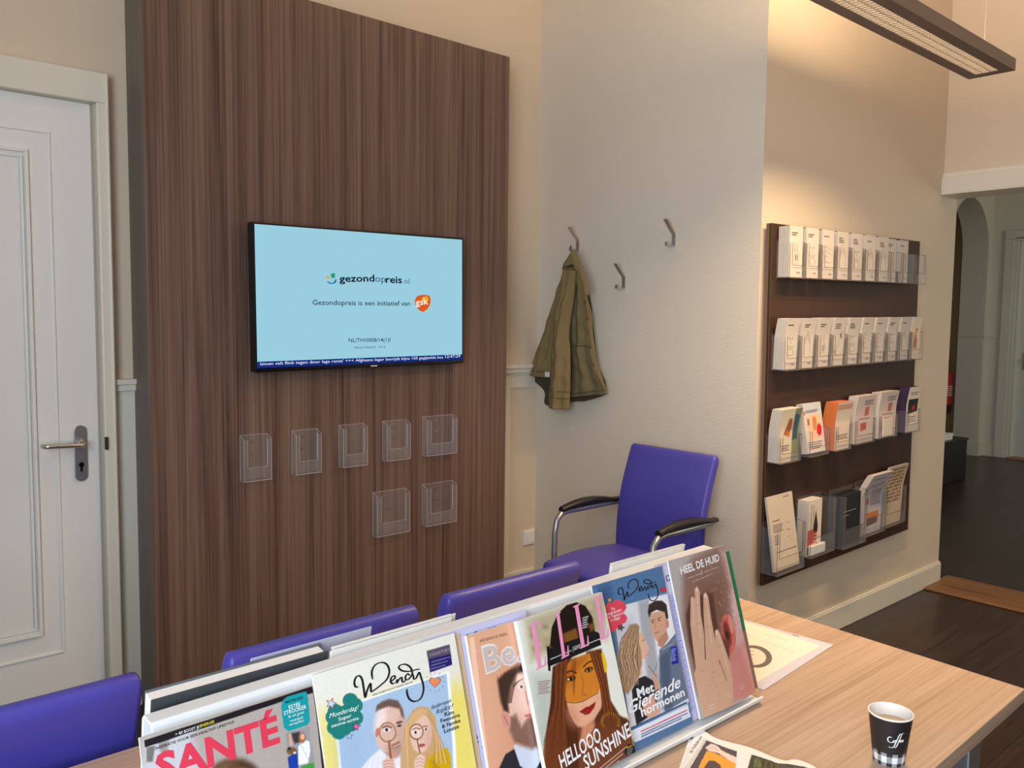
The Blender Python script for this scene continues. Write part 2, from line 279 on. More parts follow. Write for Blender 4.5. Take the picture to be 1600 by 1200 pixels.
ART = {"sante":{"x0":0.293,"v0":0,"rot":0,"w":0.212,"h":0.256,"ops":[["p",[172,162,156],[[2.8,280.4],[262.9,281.8],[238.3,-66.1],[-22.6,51.2]],0.8,1],
["p",[196,196,202],[[4.7,251.1],[55.4,248.8],[66.4,180.7],[9.4,111.3],[-19.5,135.2]],8,0.9],
["p",[120,114,112],[[6.5,244.0],[15.6,243.1],[11.1,226.9],[4.8,229.0]],1,1],
["p",[140,132,130],[[18.6,246.7],[31.8,245.3],[27.7,233.4],[21.0,232.9]],2,0.8],
["p",[92,66,50],[[131.5,163.9],[128.7,156.3],[123.0,150.6],[114.9,147.4],[105.3,146.9],[95.2,149.2],[85.5,153.9],[77.2,160.7],[71.1,168.8],[67.6,177.4],[67.1,185.9],[69.6,193.3],[75.0,199.0],[82.7,202.5],[92.1,203.3],[102.2,201.4],[112.1,196.8],[120.8,190.0],[127.4,181.7],[131.1,172.7]],5,1],
["p",[150,105,75],[[106.6,193.5],[106.2,191.8],[104.6,190.4],[102.0,189.4],[98.6,188.9],[94.7,188.9],[90.8,189.5],[87.2,190.5],[84.3,192.0],[82.4,193.6],[81.5,195.4],[81.9,197.0],[83.4,198.4],[86.0,199.5],[89.4,200.0],[93.2,200.0],[97.1,199.4],[100.7,198.4],[103.7,197.0],[105.7,195.3]],6,0.6],
["p",[60,42,34],[[125.1,176.1],[123.5,174.7],[120.6,174.4],[116.7,175.1],[112.3,176.7],[107.6,179.2],[103.3,182.2],[99.6,185.4],[97.0,188.6],[95.7,191.4],[95.9,193.6],[97.4,195.0],[100.2,195.3],[104.0,194.7],[108.4,193.1],[113.1,190.7],[117.5,187.7],[121.2,184.4],[123.9,181.2],[125.2,178.3]],7,0.7],
["l",[130,92,66],[[71.8,178.9],[82.4,194.2],[97.3,197.5]],0.6,0.5,0.6],
["l",[130,92,66],[[75.9,177.5],[85.9,193.6],[100.3,195.7]],0.6,0.5,0.6],
["l",[130,92,66],[[80.0,176.1],[89.4,193.0],[103.3,193.9]],0.6,0.5,0.6],
["l",[130,92,66],[[84.1,174.7],[92.9,192.3],[106.3,192.1]],0.6,0.5,0.6],
["l",[130,92,66],[[88.2,173.2],[96.5,191.7],[109.3,190.2]],0.6,0.5,0.6],
["l",[130,92,66],[[92.4,171.8],[100.1,191.1],[112.3,188.4]],0.6,0.5,0.6],
["l",[130,92,66],[[96.6,170.4],[103.7,190.4],[115.4,186.6]],0.6,0.5,0.6],
["l",[130,92,66],[[100.8,168.9],[107.3,189.8],[118.4,184.7]],0.6,0.5,0.6],
["l",[130,92,66],[[105.0,167.5],[110.9,189.1],[121.5,182.9]],0.6,0.5,0.6],
["p",[225,185,165],[[116.3,141.6],[114.0,133.6],[110.0,127.1],[104.5,122.8],[98.1,121.2],[91.5,122.2],[85.3,125.9],[80.1,131.8],[76.4,139.4],[74.5,147.9],[74.6,156.5],[76.7,164.4],[80.5,171.0],[85.9,175.4],[92.2,177.3],[98.8,176.4],[105.2,172.9],[110.6,166.9],[114.4,159.2],[116.4,150.5]],3,1],
["p",[60,40,35],[[92.0,157.0],[91.8,156.6],[91.2,156.4],[90.3,156.3],[89.3,156.4],[88.2,156.8],[87.1,157.2],[86.1,157.8],[85.4,158.4],[84.9,159.0],[84.8,159.6],[85.1,160.0],[85.6,160.2],[86.5,160.3],[87.5,160.2],[88.6,159.9],[89.7,159.4],[90.7,158.8],[91.4,158.2],[91.9,157.6]],1,1],
["p",[60,40,35],[[108.5,154.6],[108.3,154.2],[107.7,154.0],[106.8,153.9],[105.8,154.0],[104.7,154.4],[103.5,154.8],[102.5,155.4],[101.8,156.0],[101.3,156.6],[101.2,157.2],[101.5,157.6],[102.0,157.9],[102.9,157.9],[103.9,157.8],[105.1,157.5],[106.2,157.0],[107.2,156.4],[108.0,155.8],[108.4,155.2]],1,1],
["p",[190,70,70],[[101.3,136.0],[101.0,135.3],[100.0,134.8],[98.5,134.6],[96.6,134.6],[94.4,134.9],[92.2,135.5],[90.3,136.2],[88.7,137.0],[87.7,137.9],[87.3,138.7],[87.6,139.4],[88.6,139.9],[90.1,140.1],[92.0,140.1],[94.2,139.8],[96.3,139.2],[98.3,138.5],[99.9,137.7],[100.9,136.8]],1.5,1],
["p",[36,32,38],[[4.9,252.3],[216.3,254.7],[216.7,246.3],[169.7,247.6],[4.6,244.3]],0.4,1],
["p",[40,40,55],[[213.3,254.8],[216.7,255.1],[212.6,44.0],[206.3,46.5]],0.4,1],
["p",[28,150,156],[[170.2,248.2],[176.7,251.5],[203.0,250.9],[204.4,243.8],[202.9,214.5],[198.4,210.6],[172.2,210.8],[167.2,217.1],[167.7,242.3]],0.5,1],
["p",[150,150,156],[[168.3,209.5],[200.3,208.6],[201.4,166.4],[167.0,166.1]],0.5,1],
["p",[62,60,66],[[174.9,207.5],[186.9,206.0],[187.6,194.1],[178.6,194.0]],1.5,1],
["p",[214,160,130],[[172.4,206.8],[176.1,207.9],[175.8,192.0],[171.6,193.3]],0.8,1],
["p",[30,66,158],[[167.2,181.1],[180.4,184.8],[179.3,164.9],[166.9,166.2]],0.8,1],
["p",[120,90,60],[[180.4,184.8],[179.8,183.6],[178.7,182.8],[177.0,182.4],[175.0,182.4],[172.8,182.9],[170.7,183.8],[168.9,185.0],[167.5,186.4],[166.7,187.8],[166.5,189.2],[167.1,190.4],[168.2,191.2],[169.9,191.6],[171.9,191.6],[174.1,191.1],[176.2,190.2],[178.0,189.0],[179.4,187.6],[180.2,186.2]],1,1],
["p",[40,40,40],[[172.9,190.0],[172.7,189.6],[172.4,189.2],[171.8,189.0],[171.2,188.9],[170.5,189.1],[169.9,189.4],[169.3,189.8],[168.9,190.3],[168.7,190.9],[168.6,191.4],[168.8,191.9],[169.2,192.2],[169.7,192.5],[170.3,192.5],[171.0,192.4],[171.7,192.1],[172.2,191.7],[172.7,191.1],[172.9,190.6]],0.8,1],
["p",[230,215,190],[[179.1,183.0],[179.0,182.7],[178.6,182.4],[178.1,182.3],[177.5,182.3],[176.8,182.5],[176.1,182.7],[175.5,183.1],[175.1,183.5],[174.9,184.0],[174.8,184.4],[175.0,184.7],[175.3,185.0],[175.9,185.1],[176.5,185.1],[177.2,184.9],[177.8,184.7],[178.4,184.3],[178.8,183.9],[179.1,183.4]],0.8,1],
["p",[232,232,238],[[182.8,189.8],[190.9,194.6],[198.1,190.9],[197.6,179.3],[192.3,166.4],[179.4,167.8]],1,1],
["p",[168,112,70],[[194.0,196.5],[193.5,194.6],[192.5,193.0],[191.3,191.9],[189.8,191.4],[188.3,191.6],[186.9,192.3],[185.7,193.7],[184.9,195.4],[184.5,197.4],[184.6,199.4],[185.1,201.3],[186.1,202.9],[187.3,204.0],[188.8,204.5],[190.3,204.4],[191.7,203.6],[192.9,202.3],[193.7,200.6],[194.1,198.6]],1.2,1],
["p",[226,180,156],[[192.5,198.2],[192.2,197.2],[191.7,196.4],[191.0,195.8],[190.2,195.5],[189.4,195.6],[188.7,196.0],[188.1,196.7],[187.6,197.6],[187.4,198.7],[187.4,199.7],[187.7,200.7],[188.2,201.5],[188.9,202.1],[189.7,202.4],[190.5,202.3],[191.2,201.9],[191.9,201.2],[192.3,200.3],[192.5,199.3]],0.8,1],
["p",[90,90,105],[[185.4,191.9],[185.0,191.6],[184.4,191.8],[184.2,192.3],[184.5,192.6],[185.1,192.4]],0.3,0.8],
["p",[90,90,105],[[188.8,183.1],[188.4,182.9],[187.8,183.1],[187.6,183.5],[187.9,183.8],[188.5,183.6]],0.3,0.8],
["p",[90,90,105],[[192.2,174.3],[191.8,174.1],[191.2,174.3],[191.0,174.7],[191.3,175.0],[192.0,174.8]],0.3,0.8],
["p",[90,90,105],[[186.3,190.3],[185.9,190.0],[185.3,190.2],[185.1,190.7],[185.4,191.0],[186.1,190.8]],0.3,0.8],
["p",[90,90,105],[[189.7,181.5],[189.3,181.3],[188.7,181.5],[188.5,181.9],[188.8,182.2],[189.5,182.0]],0.3,0.8],
["p",[90,90,105],[[193.1,172.7],[192.7,172.5],[192.1,172.7],[191.9,173.1],[192.2,173.4],[192.9,173.2]],0.3,0.8],
["p",[90,90,105],[[187.2,188.7],[186.8,188.5],[186.2,188.7],[186.0,189.1],[186.3,189.4],[187.0,189.2]],0.3,0.8],
["p",[90,90,105],[[190.6,179.9],[190.2,179.7],[189.6,179.9],[189.4,180.3],[189.7,180.6],[190.4,180.4]],0.3,0.8],
["p",[90,90,105],[[194.0,171.1],[193.7,170.9],[193.0,171.1],[192.8,171.5],[193.1,171.8],[193.8,171.6]],0.3,0.8],
["p",[90,90,105],[[188.1,187.1],[187.7,186.9],[187.1,187.1],[186.9,187.5],[187.2,187.8],[187.9,187.6]],0.3,0.8],
["p",[90,90,105],[[191.5,178.3],[191.1,178.1],[190.5,178.3],[190.3,178.7],[190.6,179.0],[191.3,178.8]],0.3,0.8],
["p",[90,90,105],[[194.9,169.5],[194.6,169.3],[193.9,169.5],[193.7,169.9],[194.0,170.2],[194.7,170.0]],0.3,0.8],
["p",[90,90,105],[[189.0,185.5],[188.6,185.3],[188.0,185.5],[187.8,185.9],[188.1,186.2],[188.8,186.0]],0.3,0.8],
["p",[90,90,105],[[192.4,176.7],[192.1,176.5],[191.4,176.7],[191.2,177.1],[191.5,177.4],[192.2,177.2]],0.3,0.8],
["p",[70,150,70],[[182.3,165.4],[200.4,165.2],[199.0,135.2],[181.8,141.1]],1,1],
["p",[205,60,80],[[159.2,140.4],[194.2,136.8],[197.1,92.7],[159.2,98.3]],1,1],
["t","SANT\u00c9",[13.5,202.1],[160.2,202.6],31.1,[222,58,84],3.0,0,"title"],
["t","> 4X BOOST JE",[38.7,246.6],[66.0,246.9],3.2,[240,240,240],0.3,0,"lettering"],
["t","ENERGIE",[66.9,247.4],[83.9,247.6],3.2,[240,220,60],0.3,0,"lettering"],
["t","INSPIRATIE VOOR EEN HEALTHY LIFESTYLE",[15.3,238.4],[106.8,240.5],3.0,[40,36,40],0.2,0,"lettering"],
["t","MASTERCHEF",[173.5,243.9],[197.2,243.4],2.8,[20,50,60],0.3,0,"lettering"],
["t","EST\u00c9E",[176.9,236.5],[192.6,236.1],4.2,[245,250,250],0.5,0,"lettering"],
["t","STROOKER",[169.6,231.0],[200.2,230.7],4.6,[245,250,250],0.6,0,"lettering"],
["t","Ik wil geen",[175.0,226.0],[196.0,226.0],3.3,[235,245,245],0,0,"lettering"],
["t","voedsel",[176.1,220.7],[193.4,220.2],3.3,[235,245,245],0,0,"lettering"],
["t","verspillen",[173.9,216.7],[194.5,216.4],3.0,[235,245,245],0,0,"lettering"]]},"wendy_yellow":{"x0":0.507,"v0":0,"rot":0,"w":0.228,"h":0.268,"ops":[["p",[226,222,212],[[0.1,290.6],[299.7,277.5],[252.9,-158.1],[-49.5,-23.8]],0.8,1],
["p",[232,214,110],[[0.2,217.5],[244.7,197.2],[229.5,-147.7],[-49.5,-23.8]],26,0.95],
["p",[238,238,236],[[22.3,218.9],[208.5,218.6],[200.0,124.4],[165.7,-101.7],[6.0,-32.2],[17.4,146.8]],0.8,1],
["p",[168,190,214],[[25.0,216.9],[203.1,216.5],[194.3,126.2],[161.3,-99.8],[9.7,-33.8],[21.2,145.6]],0.6,1],
["p",[150,176,204],[[22.7,196.9],[68.1,183.3],[50.5,83.9],[14.1,97.0]],30,0.5],
["p",[226,224,232],[[42.6,133.3],[61.2,144.6],[79.5,151.2],[90.2,138.8],[106.9,133.5],[112.9,106.3],[93.5,15.9],[19.2,44.7]],1.5,1],
["l",[196,196,208],[[55.2,134.3],[63.5,145.7]],1.2,1,0.5],
["l",[196,196,208],[[63.2,131.7],[69.5,143.7]],1.2,1,0.5],
["l",[196,196,208],[[71.2,129.1],[75.6,141.8]],1.2,1,0.5],
["l",[196,196,208],[[79.3,126.4],[81.7,139.8]],1.2,1,0.5],
["l",[196,196,208],[[87.4,123.7],[87.9,137.8]],1.2,1,0.5],
["p",[196,150,132],[[111.6,141.0],[110.3,137.5],[107.9,134.8],[104.6,133.0],[100.8,132.5],[96.8,133.1],[93.1,134.9],[90.0,137.7],[87.7,141.2],[86.6,145.1],[86.6,148.9],[87.9,152.4],[90.3,155.2],[93.5,157.0],[97.3,157.6],[101.3,157.0],[105.0,155.2],[108.2,152.4],[110.5,148.8],[111.7,144.9]],3,1],
["p",[222,184,168],[[120.4,163.9],[116.0,155.5],[109.9,148.8],[102.8,144.5],[95.4,143.1],[88.5,144.5],[82.6,148.8],[78.3,155.3],[76.1,163.5],[76.1,172.7],[78.3,181.9],[82.6,190.3],[88.5,197.1],[95.5,201.6],[102.9,203.3],[110.0,202.1],[116.1,197.9],[120.5,191.3],[122.9,182.8],[122.8,173.4]],1.2,1],
["p",[238,218,214],[[94.9,183.0],[92.2,177.8],[89.1,173.5],[85.7,170.5],[82.5,169.0],[79.7,169.3],[77.6,171.3],[76.5,174.7],[76.3,179.4],[77.2,184.7],[79.1,190.2],[81.7,195.4],[84.8,199.8],[88.2,202.9],[91.5,204.4],[94.3,204.2],[96.4,202.2],[97.6,198.7],[97.7,194.0],[96.8,188.6]],6,0.85],
["p",[205,120,110],[[82.2,171.5],[81.5,169.9],[80.5,168.5],[79.5,167.6],[78.4,167.2],[77.5,167.3],[76.7,167.9],[76.2,169.0],[76.0,170.5],[76.2,172.1],[76.7,173.9],[77.4,175.5],[78.4,176.8],[79.4,177.8],[80.5,178.2],[81.4,178.1],[82.2,177.5],[82.7,176.4],[82.9,174.9],[82.7,173.2]],1,1],
["p",[196,156,140],[[121.9,161.0],[119.6,155.0],[116.9,149.8],[114.0,146.0],[111.2,144.0],[108.7,143.8],[106.8,145.7],[105.7,149.2],[105.5,154.2],[106.2,160.1],[107.7,166.4],[109.9,172.5],[112.6,177.7],[115.6,181.5],[118.4,183.7],[120.9,183.9],[122.8,182.0],[124.0,178.4],[124.2,173.4],[123.5,167.4]],7,0.7],
["p",[176,140,128],[[116.5,142.3],[115.7,140.5],[113.5,139.2],[110.3,138.6],[106.3,138.7],[102.0,139.4],[97.7,140.8],[93.9,142.6],[91.0,144.7],[89.2,147.0],[88.7,149.1],[89.5,150.8],[91.6,152.1],[94.7,152.8],[98.6,152.8],[103.0,152.1],[107.3,150.7],[111.1,148.9],[114.1,146.7],[116.0,144.5]],7,0.7],
["p",[112,88,78],[[81.6,199.0],[85.0,206.2],[94.3,209.0],[105.3,208.7],[117.6,203.0],[123.0,190.7],[123.3,177.7],[119.4,182.5],[117.9,192.2],[101.5,200.2],[88.2,199.8]],2,1],
["l",[80,62,56],[[84.3,201.9],[87.2,206.3]],0.7,0.4,0.8],
["l",[150,120,105],[[86.8,201.5],[89.6,206.4]],0.7,0.4,0.8],
["l",[80,62,56],[[89.4,201.1],[92.1,206.4]],0.7,0.4,0.8],
["l",[150,120,105],[[91.9,200.8],[94.5,206.3]],0.7,0.4,0.8],
["l",[80,62,56],[[94.5,200.4],[96.8,206.2]],0.7,0.4,0.8],
["l",[150,120,105],[[97.0,200.0],[99.2,205.9]],0.7,0.4,0.8],
["l",[80,62,56],[[99.6,199.7],[101.6,205.5]],0.7,0.4,0.8],
["l",[150,120,105],[[102.2,199.3],[103.9,205.0]],0.7,0.4,0.8],
["l",[80,62,56],[[104.8,198.9],[106.2,204.4]],0.7,0.4,0.8],
["l",[150,120,105],[[107.4,198.5],[108.6,203.6]],0.7,0.4,0.8],
["l",[80,62,56],[[110.0,198.1],[110.9,202.8]],0.7,0.4,0.8],
["l",[150,120,105],[[112.6,197.8],[113.2,201.9]],0.7,0.4,0.8],
["l",[80,62,56],[[115.2,197.4],[115.4,200.9]],0.7,0.4,0.8],
["l",[150,120,105],[[117.9,197.0],[117.7,199.7]],0.7,0.4,0.8],
["l",[80,62,56],[[120.5,196.6],[120.0,198.5]],0.7,0.4,0.8],
["l",[150,120,105],[[123.2,196.2],[122.2,197.1]],0.7,0.4,0.8],
["p",[92,62,56],[[120.2,174.7],[120.0,174.3],[119.3,174.0],[118.1,173.8],[116.5,173.8],[114.8,173.8],[113.1,174.0],[111.5,174.3],[110.3,174.7],[109.4,175.1],[109.1,175.5],[109.3,175.9],[110.1,176.2],[111.3,176.4],[112.8,176.5],[114.5,176.4],[116.2,176.2],[117.8,175.9],[119.1,175.5],[119.9,175.1]],1,1],
["p",[70,50,46],[[117.3,170.4],[117.2,170.0],[116.7,169.7],[115.9,169.5],[115.0,169.4],[113.9,169.5],[112.9,169.7],[111.9,170.1],[111.1,170.5],[110.6,171.0],[110.5,171.5],[110.6,171.9],[111.1,172.2],[111.8,172.4],[112.8,172.5],[113.8,172.4],[114.9,172.2],[115.9,171.8],[116.7,171.4],[117.2,170.9]],0.8,1],
["p",[215,178,162],[[105.0,165.2],[103.9,162.2],[101.8,159.8],[99.0,158.3],[95.7,157.8],[92.3,158.3],[89.0,159.8],[86.3,162.2],[84.4,165.2],[83.4,168.5],[83.4,171.8],[84.5,174.8],[86.5,177.2],[89.3,178.8],[92.6,179.4],[96.0,178.9],[99.3,177.3],[102.1,175.0],[104.0,172.0],[105.1,168.6]],1,1],
["l",[100,72,62],[[88.3,176.3],[94.9,176.5],[101.9,172.2]],1.6,0.8,1],
["p",[245,235,230],[[99.2,170.2],[98.9,169.5],[98.2,169.0],[96.9,168.7],[95.4,168.7],[93.7,168.9],[92.0,169.3],[90.5,169.9],[89.3,170.7],[88.6,171.4],[88.3,172.2],[88.6,172.9],[89.4,173.4],[90.6,173.7],[92.1,173.7],[93.8,173.5],[95.5,173.1],[97.0,172.5],[98.2,171.8],[99.0,171.0]],0.6,1],
["p",[50,44,50],[[96.3,170.8],[96.1,170.2],[95.6,169.7],[95.0,169.4],[94.2,169.4],[93.4,169.5],[92.7,169.8],[92.0,170.3],[91.6,171.0],[91.3,171.6],[91.3,172.3],[91.6,172.9],[92.0,173.4],[92.7,173.7],[93.4,173.7],[94.2,173.6],[94.9,173.3],[95.6,172.8],[96.1,172.1],[96.3,171.5]],0.4,1],
["l",[190,140,124],[[105.2,172.1],[107.9,160.4],[102.5,157.5]],1.6,1.2,0.8],
["l",[160,84,80],[[97.8,150.1],[104.4,150.2],[110.1,150.9]],1.8,0.7,1],
["l",[120,90,84],[[95.9,146.0],[109.1,145.4]],1.6,1.5,0.5],
["l",[156,112,82],[[106.9,164.7],[105.9,161.8],[104.2,159.3],[101.7,157.5],[98.8,156.5],[95.7,156.2],[92.4,156.8],[89.3,158.2],[86.6,160.3],[84.4,162.9],[83.0,165.9],[82.2,169.0],[82.4,172.1],[83.3,175.0],[85.0,177.5],[87.4,179.3],[90.3,180.4],[93.4,180.7],[96.7,180.1],[99.8,178.8],[102.6,176.7],[104.8,174.1],[106.3,171.0],[107.0,167.8],[106.9,164.7]],2.2,0.3,1],
["l",[196,156,120],[[106.6,165.3],[105.6,162.4],[103.8,160.0],[101.4,158.2],[98.5,157.1],[95.3,156.9],[92.1,157.5],[89.0,158.8],[86.3,160.9],[84.1,163.5],[82.6,166.5],[81.9,169.7],[82.1,172.8],[83.0,175.7],[84.7,178.1],[87.1,179.9],[90.0,181.0],[93.1,181.3],[96.4,180.7],[99.5,179.4],[102.3,177.3],[104.5,174.7],[106.0,171.7],[106.7,168.5],[106.6,165.3]],0.7,0.3,1],
["l",[150,96,66],[[94.8,156.4],[94.0,143.0],[93.9,130.5]],3,0.4,1],
["p",[224,184,166],[[79.3,126.4],[79.8,135.1],[86.8,138.1],[97.7,131.9],[98.8,123.5],[89.5,87.5],[73.2,93.2]],1.2,1],
["l",[176,128,112],[[82.8,134.1],[89.3,133.8],[96.5,130.3]],0.9,0.6,0.8],
["l",[176,128,112],[[82.2,130.4],[88.6,130.1],[95.8,126.6]],0.9,0.6,0.8],
["l",[176,128,112],[[81.5,126.7],[87.9,126.4],[95.2,122.9]],0.9,0.6,0.8],
["p",[200,160,112],[[139.3,185.1],[151.2,186.0],[164.2,180.4],[173.0,164.9],[172.2,146.3],[173.4,125.2],[183.0,107.1],[181.3,87.1],[156.4,82.4],[102.9,100.6],[107.3,126.1],[115.0,150.9],[122.8,170.5]],1.4,1],
["p",[206,166,20],[[138.1,101.5],[151.7,117.2],[171.6,122.0],[184.5,120.2],[187.9,107.4],[167.7,-12.9],[118.3,6.2]],1.4,1],
["p",[170,128,14],[[152.8,111.3],[162.4,111.9],[169.3,87.3],[163.8,83.6]],4,0.6],
["p",[226,188,170],[[162.9,144.3],[159.9,137.2],[155.5,131.5],[150.2,127.7],[144.5,126.1],[139.0,126.9],[134.1,130.0],[130.5,135.1],[128.3,141.7],[127.8,149.1],[129.1,156.7],[132.0,163.7],[136.3,169.5],[141.5,173.5],[147.2,175.2],[152.8,174.5],[157.8,171.5],[161.6,166.4],[163.8,159.7],[164.3,152.1]],1.5,1],
["p",[206,160,142],[[161.3,139.9],[159.7,135.3],[157.7,131.2],[155.7,128.3],[153.7,126.6],[152.0,126.4],[150.7,127.7],[150.1,130.4],[150.0,134.1],[150.6,138.7],[151.7,143.5],[153.3,148.1],[155.3,152.2],[157.4,155.2],[159.3,156.9],[161.1,157.1],[162.3,155.8],[163.0,153.1],[163.1,149.3],[162.5,144.8]],6,0.6],
["l",[228,194,150],[[150.5,182.8],[127.1,169.2],[116.0,148.7],[106.9,110.1]],1.3,0.5,0.8],
["l",[168,122,80],[[149.5,182.5],[126.9,169.3],[116.6,148.5],[107.9,109.7]],1.3,0.5,0.8],
["l",[214,176,128],[[148.6,182.2],[126.7,169.3],[117.3,148.3],[109.0,109.4]],1.3,0.5,0.8],
["l",[228,194,150],[[147.6,182.0],[126.5,169.4],[117.9,148.1],[110.0,109.0]],1.3,0.5,0.8],
["l",[168,122,80],[[146.6,181.7],[126.3,169.4],[118.5,147.9],[111.1,108.7]],1.3,0.5,0.8],
["l",[214,176,128],[[145.6,181.4],[126.0,169.5],[119.2,147.7],[112.1,108.3]],1.3,0.5,0.8],
["l",[228,194,150],[[144.6,181.1],[125.8,169.6],[119.8,147.6],[113.2,107.9]],1.3,0.5,0.8],
["l",[168,122,80],[[143.6,180.9],[125.6,169.6],[120.5,147.4],[114.2,107.6]],1.3,0.5,0.8],
["l",[214,176,128],[[142.6,180.6],[125.4,169.7],[121.1,147.2],[115.3,107.2]],1.3,0.5,0.8],
["l",[228,194,150],[[141.7,180.3],[125.2,169.8],[121.7,147.0],[116.4,106.9]],1.3,0.5,0.8],
["l",[168,122,80],[[158.9,175.3],[164.5,158.0],[165.8,131.3],[159.3,107.3]],1.3,0.5,0.8],
["l",[214,176,128],[[159.3,174.8],[164.9,157.9],[167.2,130.9],[161.8,106.5]],1.3,0.5,0.8],
["l",[228,194,150],[[159.7,174.3],[165.4,157.7],[168.5,130.5],[164.2,105.7]],1.3,0.5,0.8],
["l",[168,122,80],[[160.1,173.8],[165.8,157.6],[169.8,130.1],[166.7,104.9]],1.3,0.5,0.8],
["l",[214,176,128],[[160.4,173.3],[166.3,157.5],[171.2,129.7],[169.1,104.1]],1.3,0.5,0.8],
["l",[228,194,150],[[160.8,172.8],[166.7,157.3],[172.5,129.2],[171.6,103.3]],1.3,0.5,0.8],
["l",[168,122,80],[[161.2,172.4],[167.2,157.2],[173.9,128.8],[174.1,102.5]],1.3,0.5,0.8],
["l",[214,176,128],[[161.6,171.9],[167.6,157.1],[175.3,128.4],[176.5,101.7]],1.3,0.5,0.8],
["l",[228,194,150],[[161.9,171.4],[168.1,156.9],[176.6,128.0],[179.0,100.9]],1.3,0.5,0.8],
["l",[168,122,80],[[162.3,170.9],[168.5,156.8],[178.0,127.5],[181.5,100.1]],1.3,0.5,0.8],
["p",[212,172,124],[[127.1,169.2],[138.5,180.7],[152.9,183.0],[163.2,175.4],[150.7,171.5],[135.8,166.6],[124.5,155.3]],2.5,0.9],
["p",[232,200,184],[[147.9,152.7],[147.0,150.4],[145.3,148.5],[143.0,147.3],[140.4,146.9],[137.6,147.4],[135.0,148.6],[132.8,150.5],[131.2,152.8],[130.4,155.4],[130.5,158.0],[131.4,160.4],[133.0,162.3],[135.3,163.5],[137.9,163.9],[140.7,163.5],[143.3,162.2],[145.6,160.4],[147.2,158.0],[148.0,155.4]],0.8,1],
["l",[120,84,64],[[134.1,160.1],[139.2,160.4],[145.6,157.3]],1.4,0.7,1],
["p",[240,232,228],[[142.3,153.5],[141.9,153.0],[141.1,152.7],[140.0,152.6],[138.6,152.7],[137.1,153.1],[135.6,153.6],[134.3,154.3],[133.4,155.0],[132.8,155.8],[132.7,156.4],[133.0,157.0],[133.8,157.3],[134.9,157.4],[136.3,157.3],[137.8,156.9],[139.3,156.4],[140.6,155.7],[141.6,154.9],[142.1,154.2]],0.5,1],
["p",[52,42,44],[[139.6,154.3],[139.4,153.8],[139.0,153.4],[138.5,153.2],[137.8,153.1],[137.1,153.2],[136.5,153.5],[135.9,154.0],[135.5,154.5],[135.3,155.1],[135.3,155.6],[135.5,156.2],[135.9,156.5],[136.4,156.8],[137.1,156.9],[137.8,156.7],[138.4,156.4],[139.0,156.0],[139.4,155.5],[139.6,154.9]],0.4,1],
["l",[130,92,72],[[151.0,158.7],[157.3,157.4]],1.3,0.7,1],
["p",[235,225,222],[[158.7,152.6],[158.4,152.2],[157.8,152.0],[156.8,152.0],[155.7,152.1],[154.4,152.4],[153.2,152.9],[152.1,153.4],[151.3,154.0],[150.8,154.5],[150.7,155.0],[151.0,155.4],[151.6,155.6],[152.6,155.7],[153.7,155.6],[155.0,155.2],[156.2,154.8],[157.3,154.3],[158.1,153.7],[158.6,153.1]],0.5,1],
["p",[52,42,44],[[156.5,153.3],[156.3,152.9],[156.0,152.6],[155.5,152.4],[155.0,152.3],[154.4,152.4],[153.9,152.7],[153.4,153.0],[153.1,153.4],[152.9,153.9],[152.9,154.4],[153.1,154.8],[153.4,155.1],[153.9,155.3],[154.4,155.3],[155.0,155.2],[155.5,155.0],[156.0,154.7],[156.3,154.2],[156.5,153.8]],0.4,1],
["l",[148,108,84],[[149.7,152.2],[148.7,149.6],[147.0,147.6],[144.6,146.1],[141.8,145.5],[138.8,145.6],[135.9,146.5],[133.2,148.2],[131.0,150.4],[129.4,153.0],[128.7,155.8],[128.7,158.6],[129.7,161.1],[131.4,163.2],[133.7,164.6],[136.5,165.3],[139.5,165.2],[142.5,164.3],[145.2,162.7],[147.4,160.5],[149.0,157.8],[149.8,155.0],[149.7,152.2]],2,0.3,1],
["l",[110,78,60],[[138.2,145.9],[138.6,136.1],[139.6,126.6]],1.7,0.4,1],
["l",[198,150,134],[[146.9,152.1],[146.5,143.0],[142.5,141.9]],1.1,1,0.8],
["p",[186,98,92],[[149.4,134.7],[149.1,134.0],[148.3,133.5],[147.0,133.3],[145.4,133.3],[143.6,133.5],[141.9,134.0],[140.3,134.6],[139.0,135.4],[138.2,136.2],[137.9,137.0],[138.2,137.7],[139.1,138.2],[140.3,138.4],[141.9,138.5],[143.7,138.2],[145.5,137.8],[147.1,137.1],[148.4,136.3],[149.2,135.5]],1,1],
["l",[120,50,50],[[138.8,136.8],[148.7,135.2]],0.8,0.4,1],
["p",[228,192,176],[[126.2,110.9],[130.0,122.4],[139.4,125.8],[146.5,120.7],[141.9,105.7],[133.5,72.1],[120.7,76.6]],1.2,1],
["l",[180,134,118],[[130.7,121.2],[138.4,120.6],[143.7,117.0]],0.9,0.6,0.8],
["l",[180,134,118],[[129.9,117.1],[137.6,116.5],[142.9,112.9]],0.9,0.6,0.8],
["l",[180,134,118],[[129.1,113.0],[136.8,112.3],[142.1,108.7]],0.9,0.6,0.8],
["p",[96,84,100],[[175.7,255.2],[216.6,254.4],[216.0,240.3],[176.1,242.5]],0.5,1],
["p",[44,36,104],[[176.3,243.4],[216.2,241.3],[215.5,225.7],[176.0,225.2]],0.5,1],
